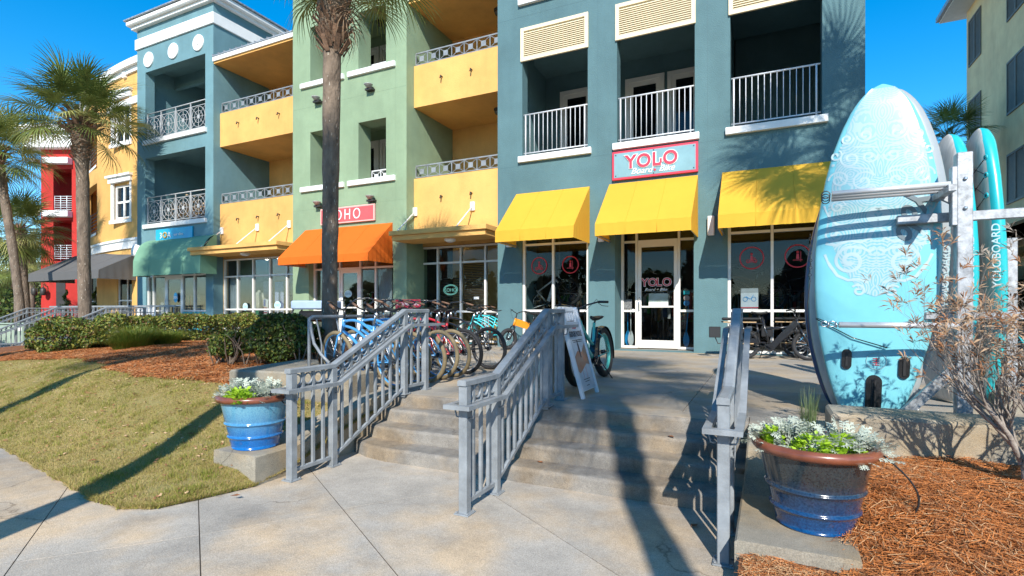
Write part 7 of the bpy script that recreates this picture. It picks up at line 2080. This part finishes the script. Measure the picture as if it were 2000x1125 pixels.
# hanging goods deep in the shop so that the dark glass shows depth
GOODS = [mat('goods_%s' % n, c, rough=.7, var=.3, vscale=12) for n, c in (('teal', (.05, .22, .26)), ('grey', (.20, .20, .20)), ('red', (.30, .04, .04)), ('green', (.05, .25, .06)), ('white', (.42, .42, .42)), ('ochre', (.26, .15, .05)), ('navy', (.03, .06, .16)))]
rr = random.Random(77)
gn = 0
for (xa, xb, ya, yb2) in ((-5.6, -4.0, 14.6, 16.5), (-3.1, -1.6, 14.6, 17), (-.7, 1.3, 14.9, 17.2)):
    for k in range(9):
        x, y = rr.uniform(xa, xb), rr.uniform(ya, yb2)
        root = empty('clothes_rail', (x, y, 0), rr.uniform(-.3, .3), 'rail of mixed clothing inside the dim bike shop', 'clothes rail', 'clothing rails inside the bike shop')
        m = MB(); m.tube([(-.5, 0, 0), (-.5, 0, 1.5), (.5, 0, 1.5), (.5, 0, 0)], .012, 5); m.build('rail', M_CHROME, root)
        for q in range(9):
            m = MB(); w2 = rr.uniform(.02, .04); xx = -.44 + q * .105; zt_ = 1.46; h2_ = rr.uniform(.55, .85); m.v = [(xx - w2, -.02, zt_), (xx + w2, -.02, zt_), (xx + w2 * 1.3, -.2, zt_ - .12), (xx + w2 * 1.3, -.17, zt_ - h2_), (xx - w2 * 1.3, -.17, zt_ - h2_), (xx - w2 * 1.3, -.2, zt_ - .12), (xx + w2 * 1.3, .17, zt_ - h2_), (xx - w2 * 1.3, .17, zt_ - h2_)]
            m.face([0, 1, 2, 5][::-1]); m.face([5, 2, 3, 4][::-1]); m.face([0, 1, 6, 7]); m.face([1, 2, 3, 6][::-1]); m.build('garment', rr.choice(GOODS), root)
# boutique windows: curtains, mannequin, blinds, oval stickers
M_CURT = mat('pale_curtain', (.62, .68, .70), rough=.8, var=.06, trans=.3)
def curtain(x0, x1, y, z0_, z1, lab, mt=None, n=None):
    m = MB(); n = n or max(6, int((x1 - x0) / .035)); 
    for i in range(n + 1):
        x = x0 + (x1 - x0) * i / n; yy = y + .025 * math.sin(i * 1.9); m.v.extend([(x, yy, z0_), (x, yy, z1)])
    for i in range(n): m.face([2 * i, 2 * i + 2, 2 * i + 3, 2 * i + 1], True)
    return D_('curtain', lab, 'curtain', m, mt or M_CURT)
curtain(FX(440, 13.25), FX(461, 13.25), 13.25, .15, 2.2, 'long white curtain at the left of the yellow storefront')
curtain(FX(738, 12.9), FX(763, 12.9), 12.95, .05, 2.35, 'pale curtain at the right of the boutique door')
curtain(FX(610, 12.9), FX(630, 12.9), 12.95, .05, 2.35, 'beige curtain at the left of the boutique door', mat('beige_curtain', (.30, .27, .22), var=.1))
curtain(FX(290, 13.0), FX(301, 13.0), 13.0, .15, 2.3, 'white cloth display in the first tower window pane')
curtain(FX(306, 13.2), FX(322, 13.2), 13.25, .2, 1.9, 'hanging pale blue garments in the second tower window pane', mat('pale_blue_cloth', (.40, .46, .52), var=.1))
curtain(FX(537, 13.6), FX(553, 13.6), 13.6, .3, 2.0, 'lilac hanging clothes in the yellow storefront', mat('lilac_cloth', (.42, .44, .62), var=.15, vscale=14))
curtain(FX(510, 13.8), FX(524, 13.8), 13.9, .9, 2.05, 'lilac shelf cloth behind the mannequin', mat('lilac_cloth2', (.46, .46, .60), var=.15, vscale=14))
def oval(px, py, y, w_, h_, mt, lab, txt=None, tm=None):
    x, z = FX(px, y), FZ(px, py, y); r_ = empty('window_sticker', (x, y, z), 0, lab, 'sticker'); m = MB(); n = 24; m.v = [(math.cos(i * 6.2832 / n) * w_ / 2, 0, math.sin(i * 6.2832 / n) * h_ / 2) for i in range(n)]; m.face(range(n)); m.build('oval', mt, r_)
    if txt: text(txt, h_ * .42, tm, r_, (0, -.004, -h_ * .14), ext=.0005, align='CENTER', name='lettering')
OV = mat('sticker_aqua', (.50, .70, .72), rough=.4, var=.05); OVD = mat('sticker_ink', (.10, .30, .36), var=.05)
oval(479, 599, 12.985, .26, .27, OV, 'round pale sticker on the second pane of the yellow storefront', 'OiO', OVD); oval(542, 596, 12.985, .32, .28, OV, 'oval pale sticker on the fourth pane of the yellow storefront', 'OiO', OVD)
oval(680, 574, 12.69, .31, .22, OV, 'oval pale sticker on the boutique door', 'SOHO', OVD); oval(343, 581, 12.64, .24, .38, mat('sticker_blue', (.05, .35, .60), var=.1), 'tall blue oval sticker on the tower shop door', '30A', WSG)
r_ = empty('neon_sign', (FX(880, 13.5), 13.5, FZ(880, 566, 13.5)), 0, 'oval neon outline sign in the dark store window', 'neon sign')
NEON = emis('neon_teal', (.25, .62, .52), .75)
for s in (.25, .21):
    m = MB(); n = 32; m.tube([(math.cos(i * 6.2832 / n) * s, 0, math.sin(i * 6.2832 / n) * s * .62) for i in range(n + 1)], .006, 5, caps=False); m.build('neon_ring', NEON, r_)
text('SOHO', .15, NEON, r_, (0, 0, -.055), ext=.002, off=-.003, align='CENTER', name='lettering')
for k, (a, c) in enumerate(((FX(905, 13.6), FX(944, 13.6)), (FX(860, 13.7), FX(897, 13.7)))):
    root = empty('venetian_blind', (a, 13.62 + .1 * k, .95), 0, ['brown slatted blind in the third pane of the dark store', 'brown slatted blind behind the neon oval'][k], 'blind')
    sm_ = MB(); sm_.quad((0, 0, 0), (c - a, 0, 0), (c - a, .02, .028), (0, .02, .028)); sme = sm_.mesh('slat', mat('blind_brown', (.12, .085, .06), var=.2))
    z = .02
    while z < (1.4 if k == 0 else 1.0): link('slat', sme, root, (0, 0, z)); z += .05
x, z = FX(931, 13.36), FZ(931, 582, 13.36); m = MB(); m.box(x - .085, x + .085, 13.34, 13.345, z - .035, z + .035); D_('window_sticker', 'small white notice on the dark store pane', 'sticker', m, WSG)
x, z = FX(672, 12.68), FZ(670, 583, 12.68); m = MB(); m.box(x - .16, x - .06, 12.68, 12.685, z - .05, z + .06); D_('window_sticker', 'small white notice left of the oval on the boutique door', 'sticker', m, WSG)
x = FX(506, 13.5); mn = empty('mannequin', (x, 13.5, .15), 0, 'headless mannequin in a cream jacket in the yellow storefront', 'mannequin')
m = MB(); m.lathe([(.11, .85), (.16, .95), (.15, 1.15), (.19, 1.38), (.18, 1.45), (.07, 1.50), (.05, 1.56)], 16); 
for s in (-1, 1): m.tube([(s * .16, 0, 1.42), (s * .24, .01, 1.2), (s * .27, -.04, .95)], [.055, .05, .04], 8)
m.v = [(a, b_ * .65, c) for a, b_, c in m.v]; m.build('jacket', mat('cream_jacket', (.55, .50, .40), var=.15, vscale=10), mn)
m = MB(); m.lathe([(.15, .3), (.16, .6), (.14, .86)], 12); m.build('skirt', mat('green_skirt', (.02, .20, .08), var=.1), mn); m = MB(); m.lathe([(.15, 0), (.15, .02)], 14); m.tube([(0, 0, 0), (0, 0, .9)], .015, 6); m.build('stand', M_CHROME, mn)
m = MB(); xf = FX(519, 13.4); m.v = [(xf - .11, 13.4, .75), (xf + .08, 13.4, .72), (xf + .10, 13.42, 1.35), (xf - .08, 13.42, 1.40)]; m.face([0, 1, 2, 3]); m.mi = 1; m.box(xf - .10, xf + .0, 13.385, 13.39, 1.12, 1.36); m.mi = 2
for k in range(4): m.box(xf - .09, xf + .07, 13.386, 13.391, .78 + k * .09, .81 + k * .09)
D_('flag_towel', 'red white and blue flag towel beside the mannequin', 'towel', m, [WSG, mat('flag_blue', (.03, .07, .35), var=.05), REDI])
for (xa, xb, ya, yb2, gp, lab) in ((-13.2, -10.2, 14.0, 16, 'clothing rails inside the boutique', 'rail of mixed clothing inside the boutique'), (-17.6, -14.5, 14.4, 15.5, 'clothing rails inside the yellow storefront', 'rail of mixed clothing inside the yellow storefront'), (-22, -18.8, 14.2, 16, 'clothing rails inside the tower shop', 'rail of mixed clothing inside the tower shop'), (-9, -6.8, 14.8, 16.3, 'clothing rails behind the dark store window', 'rail of mixed clothing behind the dark store window')):
    for k in range(5):
        x, y = rr.uniform(xa, xb), rr.uniform(ya, yb2); root = empty('clothes_rail', (x, y, .1), rr.uniform(-.3, .3), lab, 'clothes rail', gp); m = MB(); m.tube([(-.4, 0, 0), (-.4, 0, 1.5), (.4, 0, 1.5), (.4, 0, 0)], .012, 5); m.build('rail', M_CHROME, root)
        for q in range(7):
            m = MB(); xx = -.34 + q * .11; m.bar((xx, 0, 1.47), (xx, 0, rr.uniform(.6, .9)), .05, .3, (0, 1, 0)); m.build('garment', rr.choice(GOODS), root)
# cardboard boxes in tower window, white cafe chairs behind the hedge
for k in range(3):
    x = FX(392, 13.1); m = MB(); m.bbox(x - .13, x + .13, 13.0, 13.25, .95 + k * .2, 1.14 + k * .2, .005); D_('carton', ['lowest tan carton in the tower window', 'middle tan carton in the tower window', 'top tan carton in the tower window'][k], 'carton', m, mat('carton_tan', (.42, .32, .2), var=.1))
for k, px in enumerate((262, 276, 290)):
    x, y = at(px, 19.3); r_ = empty('cafe_chair', (x, y, .15), R(30 * k), ['white slatted cafe chair left of the table behind the hedge', 'white slatted cafe chair in the middle behind the hedge', 'white slatted cafe chair nearest the tower pillar'][k], 'chair')
    m = MB(); m.box(-.22, .22, -.2, .2, .42, .45); m.build('seat', M_WHITE, r_)
    for (i, j) in ((-1, -1), (1, -1), (-1, 1), (1, 1)): m = MB(); m.bar((i * .2, j * .18, 0), (i * .19, j * .17, .42), .03, .03); m.build('leg', M_WHITE, r_)
    for q in range(6): m = MB(); m.box(-.21 + q * .075, -.17 + q * .075, .17, .19, .45, .92); m.build('slat', M_WHITE, r_)
# small furniture glimpsed on the teal balconies
m = MB(); x = FX(1120, 14.2); m.bbox(x - .45, x + .45, 13.9, 14.4, 5.25, 5.42, .05); m.box(x - .4, x + .4, 14.0, 14.3, 4.96, 5.25); D_('lounge_seat', 'white cushioned seat behind the left baluster railing', 'seat', m, WSG)
for k, (px, y, z) in enumerate(((352, 13.3, s2 + .2), (385, 13.3, s2 + .25))):
    x = FX(px, y); r_ = empty('balcony_plant', (x, y, z), 0, ['dry brown plant behind the lower wheel railing', 'second dry plant at the right of the lower wheel railing'][k], 'plant')
    m = MB(); m.lathe([(.15, 0), (.2, .25)], 12); m.build('planter', M_BRONZE, r_); leafcloud('foliage', 500, lambda n: rng.normal(0, .22, (n, 3)) + np.array([0, 0, .45]), .05, [TW[1], HG[3]], [.5, .5], r_)
print('objects', len(bpy.data.objects), 'tris', sum(len(o.data.polygons) for o in bpy.data.objects if o.type == 'MESH'))
